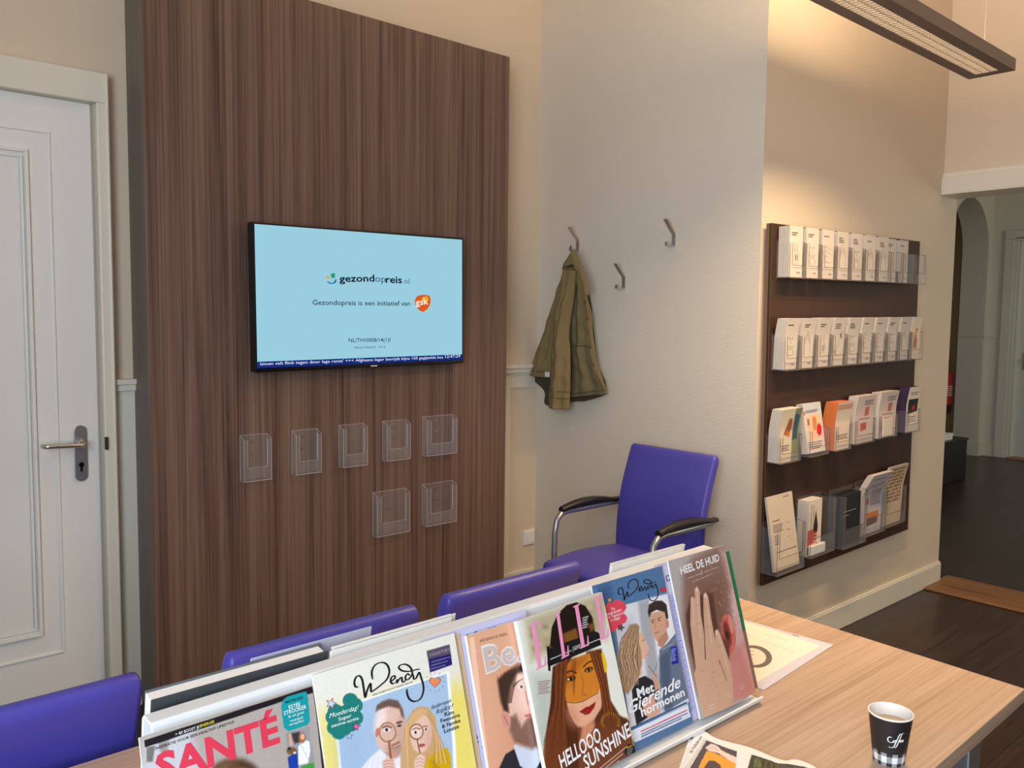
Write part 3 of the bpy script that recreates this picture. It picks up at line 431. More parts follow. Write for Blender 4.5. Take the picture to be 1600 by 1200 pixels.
["p",[90,50,50],[[182.1,213.3],[182.3,213.8],[183.4,214.8],[185.5,215.5],[188.2,215.1],[190.6,213.5],[191.8,211.3],[191.4,209.1],[189.3,207.3],[186.4,206.0],[183.4,205.0],[181.2,203.9],[180.1,203.0],[179.9,202.6],[179.9,203.0],[179.2,204.4],[177.7,206.5],[175.5,209.0],[173.3,211.6],[172.2,214.2],[172.6,216.4],[174.6,217.8],[177.3,218.0],[179.8,217.0],[181.4,215.4],[182.0,213.8]],0.4,1],
["p",[236,140,96],[[182.0,213.0],[182.2,213.4],[183.2,214.4],[185.1,215.0],[187.5,214.7],[189.6,213.2],[190.7,211.2],[190.3,209.3],[188.5,207.7],[185.8,206.6],[183.2,205.6],[181.2,204.6],[180.3,203.8],[180.1,203.5],[180.0,203.9],[179.5,205.1],[178.1,207.0],[176.1,209.2],[174.2,211.5],[173.2,213.8],[173.6,215.8],[175.3,217.1],[177.7,217.3],[180.0,216.4],[181.5,214.9],[182.0,213.5]],0.4,1],
["l",[90,90,110],[[195.0,207.2],[197.8,206.5]],0.6,0.3,1],
["l",[90,90,110],[[192.0,202.0],[194.2,200.3]],0.6,0.3,1],
["l",[90,90,110],[[186.3,199.2],[187.3,196.9]],0.6,0.3,1],
["l",[90,90,110],[[179.3,199.5],[178.9,197.4]],0.6,0.3,1],
["l",[90,90,110],[[173.0,202.9],[171.2,201.4]],0.6,0.3,1],
["l",[90,90,110],[[169.0,208.3],[166.4,207.8]],0.6,0.3,1],
["l",[90,90,110],[[168.3,214.4],[165.6,215.1]],0.6,0.3,1],
["l",[90,90,110],[[171.2,219.5],[169.1,221.3]],0.6,0.3,1],
["l",[90,90,110],[[176.9,222.4],[175.9,224.7]],0.6,0.3,1],
["l",[90,90,110],[[183.9,222.2],[184.3,224.4]],0.6,0.3,1],
["l",[90,90,110],[[190.3,218.9],[192.0,220.4]],0.6,0.3,1],
["l",[90,90,110],[[194.3,213.4],[197.0,213.9]],0.6,0.3,1],
["p",[34,126,118],[[58.3,219.7],[57.3,216.9],[55.2,214.7],[52.4,213.3],[49.1,212.9],[45.6,213.4],[42.2,214.8],[39.4,217.1],[37.3,219.9],[36.2,222.9],[36.1,226.0],[37.2,228.8],[39.2,231.0],[42.0,232.4],[45.3,232.9],[48.8,232.4],[52.2,231.0],[55.1,228.8],[57.2,226.0],[58.3,222.8]],0.4,1],
["p",[34,126,118],[[64.2,212.2],[63.1,209.4],[61.1,207.2],[58.2,205.8],[54.9,205.3],[51.3,205.9],[48.0,207.3],[45.1,209.6],[43.0,212.4],[41.9,215.5],[41.9,218.5],[42.9,221.3],[44.9,223.5],[47.7,224.9],[51.1,225.4],[54.6,224.9],[58.0,223.5],[60.9,221.2],[63.0,218.4],[64.2,215.3]],0.4,1],
["p",[34,126,118],[[34.7,212.6],[33.7,209.9],[31.7,207.7],[29.0,206.4],[25.7,205.9],[22.3,206.5],[19.1,207.9],[16.3,210.1],[14.3,212.9],[13.2,215.9],[13.1,218.9],[14.1,221.6],[16.1,223.8],[18.8,225.2],[22.0,225.7],[25.4,225.2],[28.7,223.8],[31.5,221.6],[33.6,218.8],[34.7,215.7]],0.4,1],
["p",[34,126,118],[[30.7,206.8],[29.7,204.1],[27.7,201.9],[24.9,200.6],[21.7,200.2],[18.3,200.7],[15.1,202.1],[12.4,204.3],[10.3,207.1],[9.3,210.1],[9.2,213.1],[10.2,215.8],[12.1,218.0],[14.8,219.4],[18.0,219.8],[21.4,219.3],[24.7,217.9],[27.5,215.7],[29.5,212.9],[30.6,209.9]],0.4,1],
["p",[34,126,118],[[62.1,196.7],[61.1,193.9],[59.0,191.7],[56.2,190.4],[52.8,190.0],[49.3,190.5],[46.0,192.0],[43.1,194.3],[41.1,197.1],[39.9,200.1],[39.9,203.2],[40.9,206.0],[42.9,208.1],[45.7,209.5],[49.1,210.0],[52.6,209.4],[56.0,208.0],[58.8,205.7],[61.0,202.9],[62.1,199.8]],0.4,1],
["p",[34,126,118],[[48.2,207.0],[47.2,204.2],[45.1,202.0],[42.3,200.7],[39.0,200.2],[35.6,200.8],[32.3,202.2],[29.5,204.5],[27.4,207.2],[26.3,210.3],[26.3,213.3],[27.3,216.1],[29.3,218.3],[32.0,219.6],[35.3,220.1],[38.8,219.6],[42.1,218.2],[44.9,215.9],[47.0,213.1],[48.2,210.0]],0.4,1],
["p",[34,126,118],[[39.9,200.6],[38.8,197.8],[36.8,195.7],[34.1,194.3],[30.8,193.9],[27.4,194.5],[24.1,195.9],[21.4,198.2],[19.3,200.9],[18.2,204.0],[18.2,207.0],[19.2,209.7],[21.1,211.9],[23.8,213.2],[27.1,213.7],[30.5,213.2],[33.8,211.7],[36.6,209.5],[38.7,206.7],[39.8,203.6]],0.4,1],
["p",[34,126,118],[[30.5,193.7],[29.5,191.0],[27.5,188.9],[24.8,187.6],[21.6,187.2],[18.2,187.7],[15.0,189.2],[12.2,191.4],[10.2,194.2],[9.1,197.2],[9.1,200.2],[10.1,202.9],[12.0,205.0],[14.7,206.3],[17.9,206.8],[21.3,206.3],[24.5,204.8],[27.3,202.6],[29.4,199.8],[30.5,196.8]],0.4,1],
["p",[34,126,118],[[35.5,187.0],[34.5,184.2],[32.5,182.1],[29.8,180.8],[26.5,180.4],[23.1,181.0],[19.9,182.5],[17.1,184.7],[15.1,187.5],[14.0,190.5],[14.0,193.5],[14.9,196.2],[16.9,198.3],[19.6,199.7],[22.8,200.1],[26.2,199.6],[29.5,198.1],[32.3,195.9],[34.3,193.1],[35.5,190.0]],0.4,1],
["p",[34,126,118],[[53.8,191.1],[52.8,188.4],[50.7,186.2],[47.9,184.9],[44.6,184.5],[41.1,185.1],[37.8,186.6],[35.0,188.8],[33.0,191.6],[31.8,194.7],[31.8,197.7],[32.8,200.4],[34.8,202.6],[37.6,203.9],[40.9,204.4],[44.3,203.8],[47.7,202.4],[50.5,200.1],[52.6,197.3],[53.8,194.2]],0.4,1],
["p",[34,126,118],[[45.3,190.1],[44.3,187.4],[42.3,185.3],[39.5,183.9],[36.2,183.5],[32.8,184.1],[29.5,185.6],[26.7,187.8],[24.7,190.6],[23.6,193.7],[23.5,196.7],[24.5,199.4],[26.5,201.6],[29.2,202.9],[32.5,203.3],[35.9,202.8],[39.2,201.3],[42.1,199.1],[44.1,196.3],[45.3,193.2]],0.4,1],
["p",[150,80,80],[[23.1,233.6],[23.0,228.3],[28.4,224.9],[22.6,224.2],[21.6,219.1],[18.1,224.0],[12.2,224.2],[15.7,227.9],[13.1,233.1],[18.8,230.5]],0.3,1],
["p",[190,212,232],[[22.1,231.8],[22.1,227.9],[25.9,225.5],[21.8,225.0],[21.1,221.3],[18.5,224.8],[14.3,225.0],[16.8,227.7],[14.9,231.4],[19.0,229.5]],0.3,1],
["p",[60,40,70],[[52.3,194.7],[52.7,190.4],[57.2,188.0],[52.7,187.1],[52.3,183.0],[49.1,186.8],[44.5,186.6],[47.0,189.8],[44.5,193.8],[49.2,192.0]],0.3,1],
["p",[222,104,160],[[51.7,193.1],[52.0,190.1],[55.2,188.3],[52.0,187.7],[51.7,184.7],[49.4,187.5],[46.1,187.4],[47.9,189.6],[46.1,192.5],[49.4,191.2]],0.3,1],
["p",[60,60,90],[[39.3,185.2],[40.2,181.8],[43.9,180.4],[40.7,179.3],[41.1,175.9],[38.2,178.5],[34.7,177.9],[36.1,180.7],[33.7,183.6],[37.4,182.7]],0.3,1],
["p",[170,200,225],[[39.1,183.9],[39.8,181.5],[42.4,180.5],[40.1,179.6],[40.3,177.2],[38.3,179.1],[35.8,178.6],[36.8,180.7],[35.0,182.8],[37.7,182.1]],0.3,1],
["s",[20,20,26],[[62.1,236.6],[57.5,237.9],[56.6,243.9],[60.1,249.3],[65.3,249.9],[68.5,244.3],[69.0,232.4],[69.2,221.0],[73.5,228.5],[80.0,236.1],[79.2,226.9],[81.1,225.5],[93.5,229.2],[106.1,235.0],[111.3,244.0],[109.0,253.5],[101.0,258.2],[90.9,257.1],[84.6,250.1],[84.2,240.1]],2.4,"title"],
["s",[20,20,26],[[108.8,230.2],[114.3,231.0],[118.9,233.7],[117.1,236.2],[112.7,234.7],[111.0,230.0],[113.5,226.7],[118.1,227.0]],2.4,"title"],
["s",[20,20,26],[[121.1,231.0],[120.1,226.0],[125.0,230.0],[128.8,230.8],[128.8,226.3],[130.7,224.3],[134.2,225.6]],2.4,"title"],
["s",[20,20,26],[[142.4,229.9],[139.3,232.9],[135.1,230.3],[135.2,226.1],[139.8,226.0],[145.6,229.8],[147.0,234.7],[144.5,241.0],[138.5,246.0],[130.5,247.3],[126.8,244.5],[131.7,239.1],[142.1,235.6],[153.6,234.9],[160.1,234.0]],2.4,"title"],
["s",[20,20,26],[[148.1,230.6],[147.8,223.9],[152.0,224.3],[157.9,230.0],[159.8,222.8],[161.4,211.9],[159.6,202.9],[153.0,195.3],[143.1,194.7],[135.8,200.1],[133.6,208.2],[134.5,213.9]],2.4,"title"],
["t","EEN ZOEKTOCHT NAAR GELUK",[80.9,219.5],[145.1,219.7],2.3,[60,60,60],0.05,0,"lettering"],
["t","Moederdag!",[14.1,210.3],[57.8,209.2],5.7,[240,246,244],0.05,0.35,"lettering"],
["t","Super",[26.4,203.2],[45.6,202.8],4.4,[244,248,246],0.4,0,"lettering"],
["t","sauna-actie",[15.3,198.3],[55.2,196.7],4.1,[244,248,246],0.4,0,"lettering"],
["t","Iedereen",[167.8,176.7],[203.3,176.8],5.8,[40,50,66],0,0.4,"lettering"],
["t","kijkt!",[174.3,168.7],[206.0,168.3],6.2,[40,50,66],0,0.4,"lettering"],
["t","Kim",[188.0,161.3],[204.3,160.3],5.5,[40,40,48],1.3,0,"lettering"],
["t","Feenstra",[179.7,155.0],[213.4,153.8],5.1,[40,40,48],1.3,0,"lettering"],
["t","& Famke",[180.3,147.2],[212.8,146.3],5.1,[40,40,48],1.3,0,"lettering"],
["t","Louise",[182.9,140.0],[208.9,139.3],5.4,[40,40,48],1.3,0,"lettering"],
["t","COLLECTOR\u2019S",[179.3,246.7],[214.2,246.3],3.5,[180,176,196],0.2,0,"lettering"],
["p",[150,150,190],[[180.2,238.8],[214.5,237.9],[214.2,236.6],[179.9,237.5]],0.4,0.75],
["p",[150,150,190],[[179.3,234.4],[209.2,233.5],[208.9,232.2],[179.0,233.1]],0.4,0.75],
["p",[150,150,190],[[178.4,230.0],[203.9,229.2],[203.7,227.9],[178.1,228.7]],0.4,0.75]]},"lavender_left":{"x0":0.672,"v0":0,"rot":0,"w":0.21,"h":0.27,"ops":[["p",[196,192,222],[[15.5,323.5],[271.7,359.8],[264.3,-256.5],[-48.3,-114.7]],0.8,1],
["p",[64,84,170],[[93.0,258.4],[93.1,257.8],[93.0,257.1],[92.5,256.6],[91.9,256.1],[91.0,255.9],[90.1,255.8],[89.2,255.9],[88.4,256.2],[87.7,256.7],[87.3,257.3],[87.2,257.9],[87.3,258.6],[87.7,259.1],[88.4,259.5],[89.2,259.8],[90.2,259.9],[91.1,259.8],[91.9,259.4],[92.6,259.0]],0.5,1],
["p",[64,84,170],[[109.2,258.8],[109.4,258.1],[109.2,257.4],[108.7,256.8],[108.0,256.3],[107.1,256.0],[106.0,255.9],[105.0,256.1],[104.1,256.4],[103.4,256.9],[102.9,257.6],[102.8,258.3],[103.0,259.0],[103.4,259.6],[104.2,260.1],[105.1,260.4],[106.1,260.4],[107.1,260.3],[108.0,259.9],[108.7,259.4]],0.5,1],
["p",[64,84,170],[[75.6,217.1],[76.0,215.9],[76.2,214.7],[76.2,213.8],[75.8,213.2],[75.3,212.9],[74.5,212.9],[73.7,213.4],[72.9,214.2],[72.1,215.2],[71.4,216.4],[71.0,217.6],[70.8,218.7],[70.9,219.7],[71.2,220.3],[71.8,220.6],[72.5,220.6],[73.3,220.1],[74.2,219.3],[75.0,218.3]],0.5,1],
["p",[64,84,170],[[78.1,117.2],[78.6,115.8],[78.7,114.5],[78.5,113.4],[77.9,112.7],[77.1,112.4],[76.1,112.5],[75.0,113.0],[73.9,113.9],[72.9,115.1],[72.1,116.5],[71.7,117.9],[71.5,119.2],[71.7,120.3],[72.3,121.0],[73.1,121.3],[74.1,121.2],[75.3,120.7],[76.4,119.8],[77.3,118.6]],0.5,1],
["p",[64,84,170],[[78.7,109.5],[78.9,108.9],[79.0,108.3],[78.8,107.8],[78.6,107.5],[78.2,107.4],[77.7,107.4],[77.2,107.7],[76.7,108.1],[76.3,108.6],[76.0,109.2],[75.8,109.8],[75.7,110.4],[75.8,110.8],[76.1,111.2],[76.5,111.3],[76.9,111.2],[77.4,111.0],[77.9,110.6],[78.4,110.1]],0.5,1],
["p",[64,84,170],[[85.4,99.5],[85.5,99.2],[85.4,98.9],[85.3,98.7],[85.0,98.5],[84.7,98.4],[84.3,98.4],[83.9,98.5],[83.5,98.7],[83.3,99.0],[83.1,99.3],[83.0,99.6],[83.0,99.9],[83.2,100.1],[83.5,100.3],[83.8,100.4],[84.2,100.4],[84.6,100.2],[84.9,100.1],[85.2,99.8]],0.5,1],
["p",[64,84,170],[[136.5,258.9],[136.3,258.4],[135.6,257.9],[134.4,257.4],[132.7,256.9],[130.8,256.5],[128.9,256.2],[127.1,256.1],[125.6,256.1],[124.6,256.2],[124.1,256.5],[124.2,257.0],[125.0,257.5],[126.2,258.0],[127.8,258.5],[129.7,258.9],[131.7,259.2],[133.5,259.4],[135.0,259.4],[136.0,259.2]],0.5,1],
["p",[64,84,170],[[146.1,259.3],[145.8,258.9],[144.9,258.4],[143.3,257.9],[141.3,257.3],[139.0,256.9],[136.7,256.5],[134.5,256.2],[132.8,256.2],[131.6,256.2],[131.1,256.5],[131.3,256.9],[132.2,257.3],[133.8,257.9],[135.8,258.4],[138.1,258.9],[140.4,259.3],[142.6,259.5],[144.3,259.6],[145.5,259.5]],0.5,1],
["l",[40,40,60],[[69.8,169.3],[75.7,159.8]],1.4,0.4,1]]},"tan_back":{"x0":0.53,"v0":0,"rot":0,"w":0.217,"h":0.264,"ops":[["p",[206,180,146],[[-12.1,359.2],[413.7,359.8],[406.3,-256.5],[-74.8,-38.3]],0.8,1],
["p",[60,50,40],[[200.9,113.1],[200.8,112.8],[200.6,112.5],[200.3,112.2],[200.0,112.1],[199.7,112.2],[199.4,112.3],[199.2,112.6],[199.1,112.9],[199.0,113.3],[199.0,113.7],[199.2,114.1],[199.4,114.4],[199.7,114.6],[200.0,114.7],[200.3,114.7],[200.5,114.6],[200.8,114.3],[200.9,113.9],[201.0,113.6]],0.3,1],
["p",[60,50,40],[[200.7,108.2],[200.6,107.8],[200.4,107.5],[200.1,107.3],[199.8,107.2],[199.5,107.2],[199.2,107.4],[199.0,107.7],[198.9,108.0],[198.8,108.4],[198.8,108.8],[199.0,109.2],[199.2,109.5],[199.4,109.7],[199.8,109.8],[200.1,109.8],[200.3,109.6],[200.6,109.3],[200.7,109.0],[200.8,108.6]],0.3,1],
["p",[60,50,40],[[200.5,103.3],[200.4,102.9],[200.2,102.6],[199.9,102.4],[199.6,102.3],[199.3,102.3],[199.0,102.5],[198.8,102.7],[198.7,103.1],[198.6,103.5],[198.6,103.9],[198.8,104.2],[199.0,104.5],[199.2,104.8],[199.5,104.9],[199.9,104.8],[200.1,104.7],[200.4,104.4],[200.5,104.1],[200.6,103.7]],0.3,1],
["p",[60,50,40],[[200.3,98.3],[200.2,98.0],[200.0,97.6],[199.7,97.4],[199.4,97.3],[199.1,97.4],[198.8,97.5],[198.6,97.8],[198.5,98.1],[198.4,98.5],[198.4,98.9],[198.6,99.3],[198.8,99.6],[199.0,99.8],[199.3,99.9],[199.7,99.9],[199.9,99.7],[200.2,99.5],[200.3,99.1],[200.4,98.7]],0.3,1],
["p",[60,50,40],[[200.1,93.4],[200.0,93.0],[199.8,92.7],[199.5,92.5],[199.2,92.4],[198.9,92.4],[198.6,92.6],[198.4,92.9],[198.3,93.2],[198.2,93.6],[198.2,94.0],[198.4,94.4],[198.6,94.7],[198.8,94.9],[199.1,95.0],[199.4,95.0],[199.7,94.8],[200.0,94.5],[200.1,94.2],[200.2,93.8]],0.3,1],
["p",[60,50,40],[[199.9,88.5],[199.8,88.1],[199.6,87.8],[199.3,87.6],[199.0,87.5],[198.7,87.5],[198.4,87.7],[198.2,88.0],[198.1,88.3],[198.0,88.7],[198.0,89.1],[198.2,89.5],[198.4,89.8],[198.6,90.0],[198.9,90.1],[199.2,90.0],[199.5,89.9],[199.8,89.6],[199.9,89.3],[200.0,88.9]],0.3,1],
["p",[60,50,40],[[199.7,83.6],[199.6,83.2],[199.4,82.9],[199.1,82.7],[198.8,82.6],[198.5,82.6],[198.2,82.8],[198.0,83.0],[197.8,83.4],[197.8,83.8],[197.8,84.2],[198.0,84.6],[198.2,84.9],[198.4,85.1],[198.7,85.2],[199.0,85.1],[199.3,85.0],[199.5,84.7],[199.7,84.4],[199.8,84.0]],0.3,1],
["p",[60,50,40],[[199.5,78.7],[199.4,78.3],[199.2,78.0],[198.9,77.8],[198.6,77.7],[198.3,77.7],[198.0,77.9],[197.8,78.1],[197.6,78.5],[197.6,78.9],[197.6,79.3],[197.8,79.6],[198.0,80.0],[198.2,80.2],[198.5,80.3],[198.8,80.2],[199.1,80.1],[199.3,79.8],[199.5,79.4],[199.6,79.1]],0.3,1],
["p",[60,50,40],[[199.3,73.8],[199.2,73.4],[199.0,73.1],[198.7,72.9],[198.4,72.8],[198.1,72.8],[197.8,73.0],[197.6,73.2],[197.4,73.6],[197.4,74.0],[197.4,74.4],[197.6,74.8],[197.8,75.1],[198.0,75.3],[198.3,75.4],[198.6,75.3],[198.9,75.2],[199.1,74.9],[199.3,74.5],[199.4,74.2]],0.3,1],
["p",[60,50,40],[[199.1,68.9],[199.0,68.5],[198.8,68.2],[198.5,68.0],[198.2,67.9],[197.9,67.9],[197.6,68.1],[197.4,68.4],[197.2,68.7],[197.2,69.1],[197.2,69.5],[197.4,69.9],[197.6,70.2],[197.8,70.4],[198.1,70.5],[198.4,70.4],[198.7,70.3],[198.9,70.0],[199.1,69.7],[199.1,69.3]],0.3,1],
["p",[60,50,40],[[198.9,64.0],[198.8,63.6],[198.6,63.3],[198.3,63.1],[198.0,63.0],[197.7,63.0],[197.4,63.2],[197.2,63.5],[197.0,63.8],[197.0,64.2],[197.0,64.6],[197.2,65.0],[197.4,65.3],[197.6,65.5],[197.9,65.6],[198.2,65.5],[198.5,65.4],[198.7,65.1],[198.9,64.8],[198.9,64.4]],0.3,1],
["p",[60,50,40],[[198.7,59.1],[198.6,58.7],[198.4,58.4],[198.1,58.2],[197.8,58.1],[197.5,58.2],[197.2,58.3],[197.0,58.6],[196.8,58.9],[196.8,59.3],[196.8,59.7],[197.0,60.1],[197.2,60.4],[197.4,60.6],[197.7,60.7],[198.0,60.7],[198.3,60.5],[198.5,60.2],[198.7,59.9],[198.7,59.5]],0.3,1]]},"portrait_be":{"x0":0.754,"v0":0,"rot":0,"w":0.205,"h":0.259,"ops":[["p",[222,168,138],[[-7.4,278.3],[285.0,279.2],[267.8,-192.0],[-64.2,-56.7]],0.8,1],
["p",[240,196,170],[[4.0,254.7],[13.2,254.8],[-0.5,48.8],[-8.9,51.6]],1.2,1],
["p",[200,140,112],[[50.8,193.7],[183.8,184.0],[131.0,-19.8],[20.1,19.3]],30,0.35],
["p",[46,46,54],[[10.7,58.4],[34.1,80.1],[52.0,82.4],[76.5,57.2],[116.1,56.2],[96.1,-76.6],[-21.4,-31.2]],1.2,1],
["p",[206,212,226],[[51.2,86.1],[58.4,89.7],[93.4,72.9],[102.0,53.6],[77.8,35.9],[57.0,56.6]],1,1],
["p",[232,188,170],[[57.7,182.4],[81.6,188.0],[104.5,186.9],[144.5,169.1],[140.1,96.9],[106.4,71.2],[63.1,82.4],[48.9,116.9]],2,1],
["p",[128,92,80],[[54.4,126.9],[65.9,128.2],[72.3,107.6],[87.7,117.1],[116.8,113.4],[121.7,78.3],[86.2,70.4],[55.2,89.5],[48.9,110.0]],5,0.9],
["p",[70,48,40],[[42.3,184.2],[59.8,191.3],[76.3,193.0],[99.8,195.4],[122.0,189.7],[103.4,182.3],[80.5,183.5],[64.2,168.8],[55.0,150.2],[53.5,134.2],[45.5,136.5],[41.7,153.9]],4,1],
["l",[104,76,62],[[44.3,186.0],[45.7,171.5],[44.7,150.7]],0.8,0.5,0.7],
["l",[44,30,26],[[45.9,186.5],[47.0,171.9],[45.4,150.6]],0.8,0.5,0.7],
["l",[104,76,62],[[47.6,187.0],[48.4,172.2],[46.0,150.4]],0.8,0.5,0.7],
["l",[44,30,26],[[49.3,187.5],[49.7,172.5],[46.7,150.2]],0.8,0.5,0.7],
["l",[104,76,62],[[51.0,188.0],[51.1,172.9],[47.3,150.0]],0.8,0.5,0.7],
["l",[44,30,26],[[52.7,188.4],[52.4,173.2],[48.0,149.8]],0.8,0.5,0.7],
["l",[104,76,62],[[54.4,188.9],[53.7,173.5],[48.6,149.6]],0.8,0.5,0.7],
["l",[44,30,26],[[56.1,189.4],[55.1,173.9],[49.3,149.4]],0.8,0.5,0.7],
["l",[104,76,62],[[57.8,189.9],[56.4,174.2],[49.9,149.3]],0.8,0.5,0.7],
["l",[44,30,26],[[59.5,190.4],[57.8,174.6],[50.6,149.1]],0.8,0.5,0.7],
["l",[104,76,62],[[61.3,190.9],[59.2,174.9],[51.2,148.9]],0.8,0.5,0.7],
["l",[44,30,26],[[63.0,191.4],[60.5,175.3],[51.9,148.7]],0.8,0.5,0.7],
["l",[104,76,62],[[64.7,191.9],[61.9,175.6],[52.5,148.5]],0.8,0.5,0.7],
["l",[44,30,26],[[66.4,192.4],[63.2,175.9],[53.2,148.3]],0.8,0.5,0.7],
["l",[104,76,62],[[68.1,192.9],[64.6,176.3],[53.9,148.1]],0.8,0.5,0.7],
["l",[44,30,26],[[69.9,193.4],[66.0,176.6],[54.5,148.0]],0.8,0.5,0.7],
["l",[104,76,62],[[71.6,194.0],[67.3,177.0],[55.2,147.8]],0.8,0.5,0.7],
["l",[44,30,26],[[73.3,194.5],[68.7,177.3],[55.8,147.6]],0.8,0.5,0.7],
["l",[104,76,62],[[75.1,195.0],[70.1,177.7],[56.5,147.4]],0.8,0.5,0.7],
["l",[44,30,26],[[76.8,195.5],[71.5,178.0],[57.1,147.2]],0.8,0.5,0.7],
["l",[104,76,62],[[78.6,196.0],[72.8,178.4],[57.8,147.0]],0.8,0.5,0.7],
["l",[44,30,26],[[80.3,196.5],[74.2,178.7],[58.5,146.8]],0.8,0.5,0.7],
["l",[104,76,62],[[82.1,197.0],[75.6,179.1],[59.1,146.6]],0.8,0.5,0.7],
["l",[44,30,26],[[83.8,197.5],[77.0,179.4],[59.8,146.5]],0.8,0.5,0.7],
["l",[104,76,62],[[85.6,198.0],[78.4,179.8],[60.4,146.3]],0.8,0.5,0.7],
["l",[44,30,26],[[87.4,198.5],[79.7,180.1],[61.1,146.1]],0.8,0.5,0.7],
["l",[80,56,46],[[45.7,185.6],[42.5,190.7]],0.8,0.4,0.8],
["l",[80,56,46],[[52.2,186.0],[50.1,191.0]],0.8,0.4,0.8],
["l",[80,56,46],[[58.6,186.4],[57.8,191.4]],0.8,0.4,0.8],
["l",[80,56,46],[[65.1,186.8],[65.6,191.7]],0.8,0.4,0.8],
["l",[80,56,46],[[71.7,187.3],[73.4,192.0]],0.8,0.4,0.8],
["l",[80,56,46],[[78.3,187.7],[81.3,192.4]],0.8,0.4,0.8],
["l",[80,56,46],[[84.9,188.1],[89.3,192.7]],0.8,0.4,0.8],
["l",[80,56,46],[[91.6,188.5],[97.3,193.1]],0.8,0.4,0.8],
["l",[80,56,46],[[98.3,189.0],[105.4,193.5]],0.8,0.4,0.8],
["p",[214,150,134],[[53.3,125.5],[53.0,121.9],[51.9,118.7],[50.2,116.4],[48.0,115.1],[45.6,114.9],[43.2,115.9],[41.0,117.9],[39.3,120.8],[38.2,124.3],[37.8,128.0],[38.1,131.6],[39.2,134.8],[40.9,137.1],[43.0,138.5],[45.4,138.7],[47.8,137.7],[50.0,135.7],[51.8,132.8],[52.9,129.3]],1.2,1],
["l",[150,96,84],[[43.1,132.6],[46.0,124.8],[47.7,118.5]],1.2,0.8,1],
["l",[66,44,38],[[70.2,167.2],[79.4,171.8],[91.3,173.4]],2,0.8,1],
["l",[96,68,58],[[57.4,126.1],[58.0,123.1]],0.6,0.4,0.6],
["l",[150,112,98],[[65.7,111.2],[66.3,108.2]],0.6,0.4,0.6],
["l",[96,68,58],[[74.2,96.2],[74.7,93.2]],0.6,0.4,0.6],
["l",[150,112,98],[[90.6,114.2],[91.2,111.1]],0.6,0.4,0.6],
["l",[96,68,58],[[99.2,99.0],[99.8,96.0]],0.6,0.4,0.6],
["l",[150,112,98],[[107.8,83.8],[108.4,80.7]],0.6,0.4,0.6],
["l",[96,68,58],[[63.0,120.2],[63.6,117.2]],0.6,0.4,0.6],
["l",[150,112,98],[[71.4,105.3],[72.0,102.3]],0.6,0.4,0.6],
["l",[96,68,58],[[79.9,90.2],[80.5,87.2]],0.6,0.4,0.6],
["l",[150,112,98],[[96.4,108.2],[97.0,105.1]],0.6,0.4,0.6],
["l",[96,68,58],[[105.0,93.0],[105.6,89.9]],0.6,0.4,0.6],
["l",[150,112,98],[[52.7,96.5],[53.3,93.6]],0.6,0.4,0.6],
["l",[96,68,58],[[68.7,114.3],[69.3,111.3]],0.6,0.4,0.6],
["l",[150,112,98],[[77.2,99.3],[77.8,96.3]],0.6,0.4,0.6],
["l",[96,68,58],[[85.6,84.2],[86.2,81.2]],0.6,0.4,0.6],
["l",[150,112,98],[[102.3,102.1],[102.9,99.1]],0.6,0.4,0.6],
["l",[96,68,58],[[110.9,86.9],[111.5,83.8]],0.6,0.4,0.6],
["l",[150,112,98],[[66.0,123.3],[66.6,120.3]],0.6,0.4,0.6],
["l",[96,68,58],[[74.4,108.3],[75.0,105.3]],0.6,0.4,0.6],
["l",[150,112,98],[[82.9,93.3],[83.5,90.3]],0.6,0.4,0.6],
["l",[96,68,58],[[99.5,111.3],[100.1,108.2]],0.6,0.4,0.6],
["l",[150,112,98],[[108.2,96.1],[108.7,93.0]],0.6,0.4,0.6],
["l",[96,68,58],[[55.6,99.6],[56.2,96.6]],0.6,0.4,0.6],
["l",[150,112,98],[[71.7,117.4],[72.3,114.4]],0.6,0.4,0.6],
["l",[96,68,58],[[80.2,102.4],[80.8,99.4]],0.6,0.4,0.6],
["l",[150,112,98],[[88.7,87.3],[89.3,84.3]],0.6,0.4,0.6],
["l",[96,68,58],[[105.4,105.2],[106.0,102.2]],0.6,0.4,0.6],
["l",[150,112,98],[[114.1,90.0],[114.7,86.9]],0.6,0.4,0.6],
["l",[96,68,58],[[61.3,93.7],[61.9,90.7]],0.6,0.4,0.6],
["l",[150,112,98],[[77.5,111.4],[78.0,108.4]],0.6,0.4,0.6],
["l",[96,68,58],[[86.0,96.4],[86.5,93.4]],0.6,0.4,0.6],
["l",[150,112,98],[[94.5,81.2],[95.1,78.2]],0.6,0.4,0.6],
["l",[96,68,58],[[111.3,99.2],[111.9,96.1]],0.6,0.4,0.6],
["l",[150,112,98],[[58.6,102.6],[59.2,99.7]],0.6,0.4,0.6],
["l",[96,68,58],[[74.7,120.5],[75.3,117.5]],0.6,0.4,0.6],
["l",[150,112,98],[[83.2,105.5],[83.8,102.5]],0.6,0.4,0.6],
["l",[96,68,58],[[91.8,90.4],[92.3,87.3]],0.6,0.4,0.6],
["l",[150,112,98],[[108.5,108.4],[109.1,105.3]],0.6,0.4,0.6],
["l",[96,68,58],[[55.9,111.6],[56.5,108.6]],0.6,0.4,0.6],
["l",[150,112,98],[[64.3,96.7],[64.8,93.7]],0.6,0.4,0.6],
["p",[240,205,190],[[89.2,142.9],[87.7,138.9],[85.2,135.6],[82.1,133.3],[78.6,132.3],[75.0,132.7],[71.8,134.3],[69.2,137.0],[67.5,140.7],[66.8,144.8],[67.3,149.1],[68.7,153.0],[71.2,156.3],[74.3,158.6],[77.8,159.6],[81.4,159.4],[84.6,157.8],[87.3,155.0],[89.0,151.3],[89.7,147.2]],10,0.6],
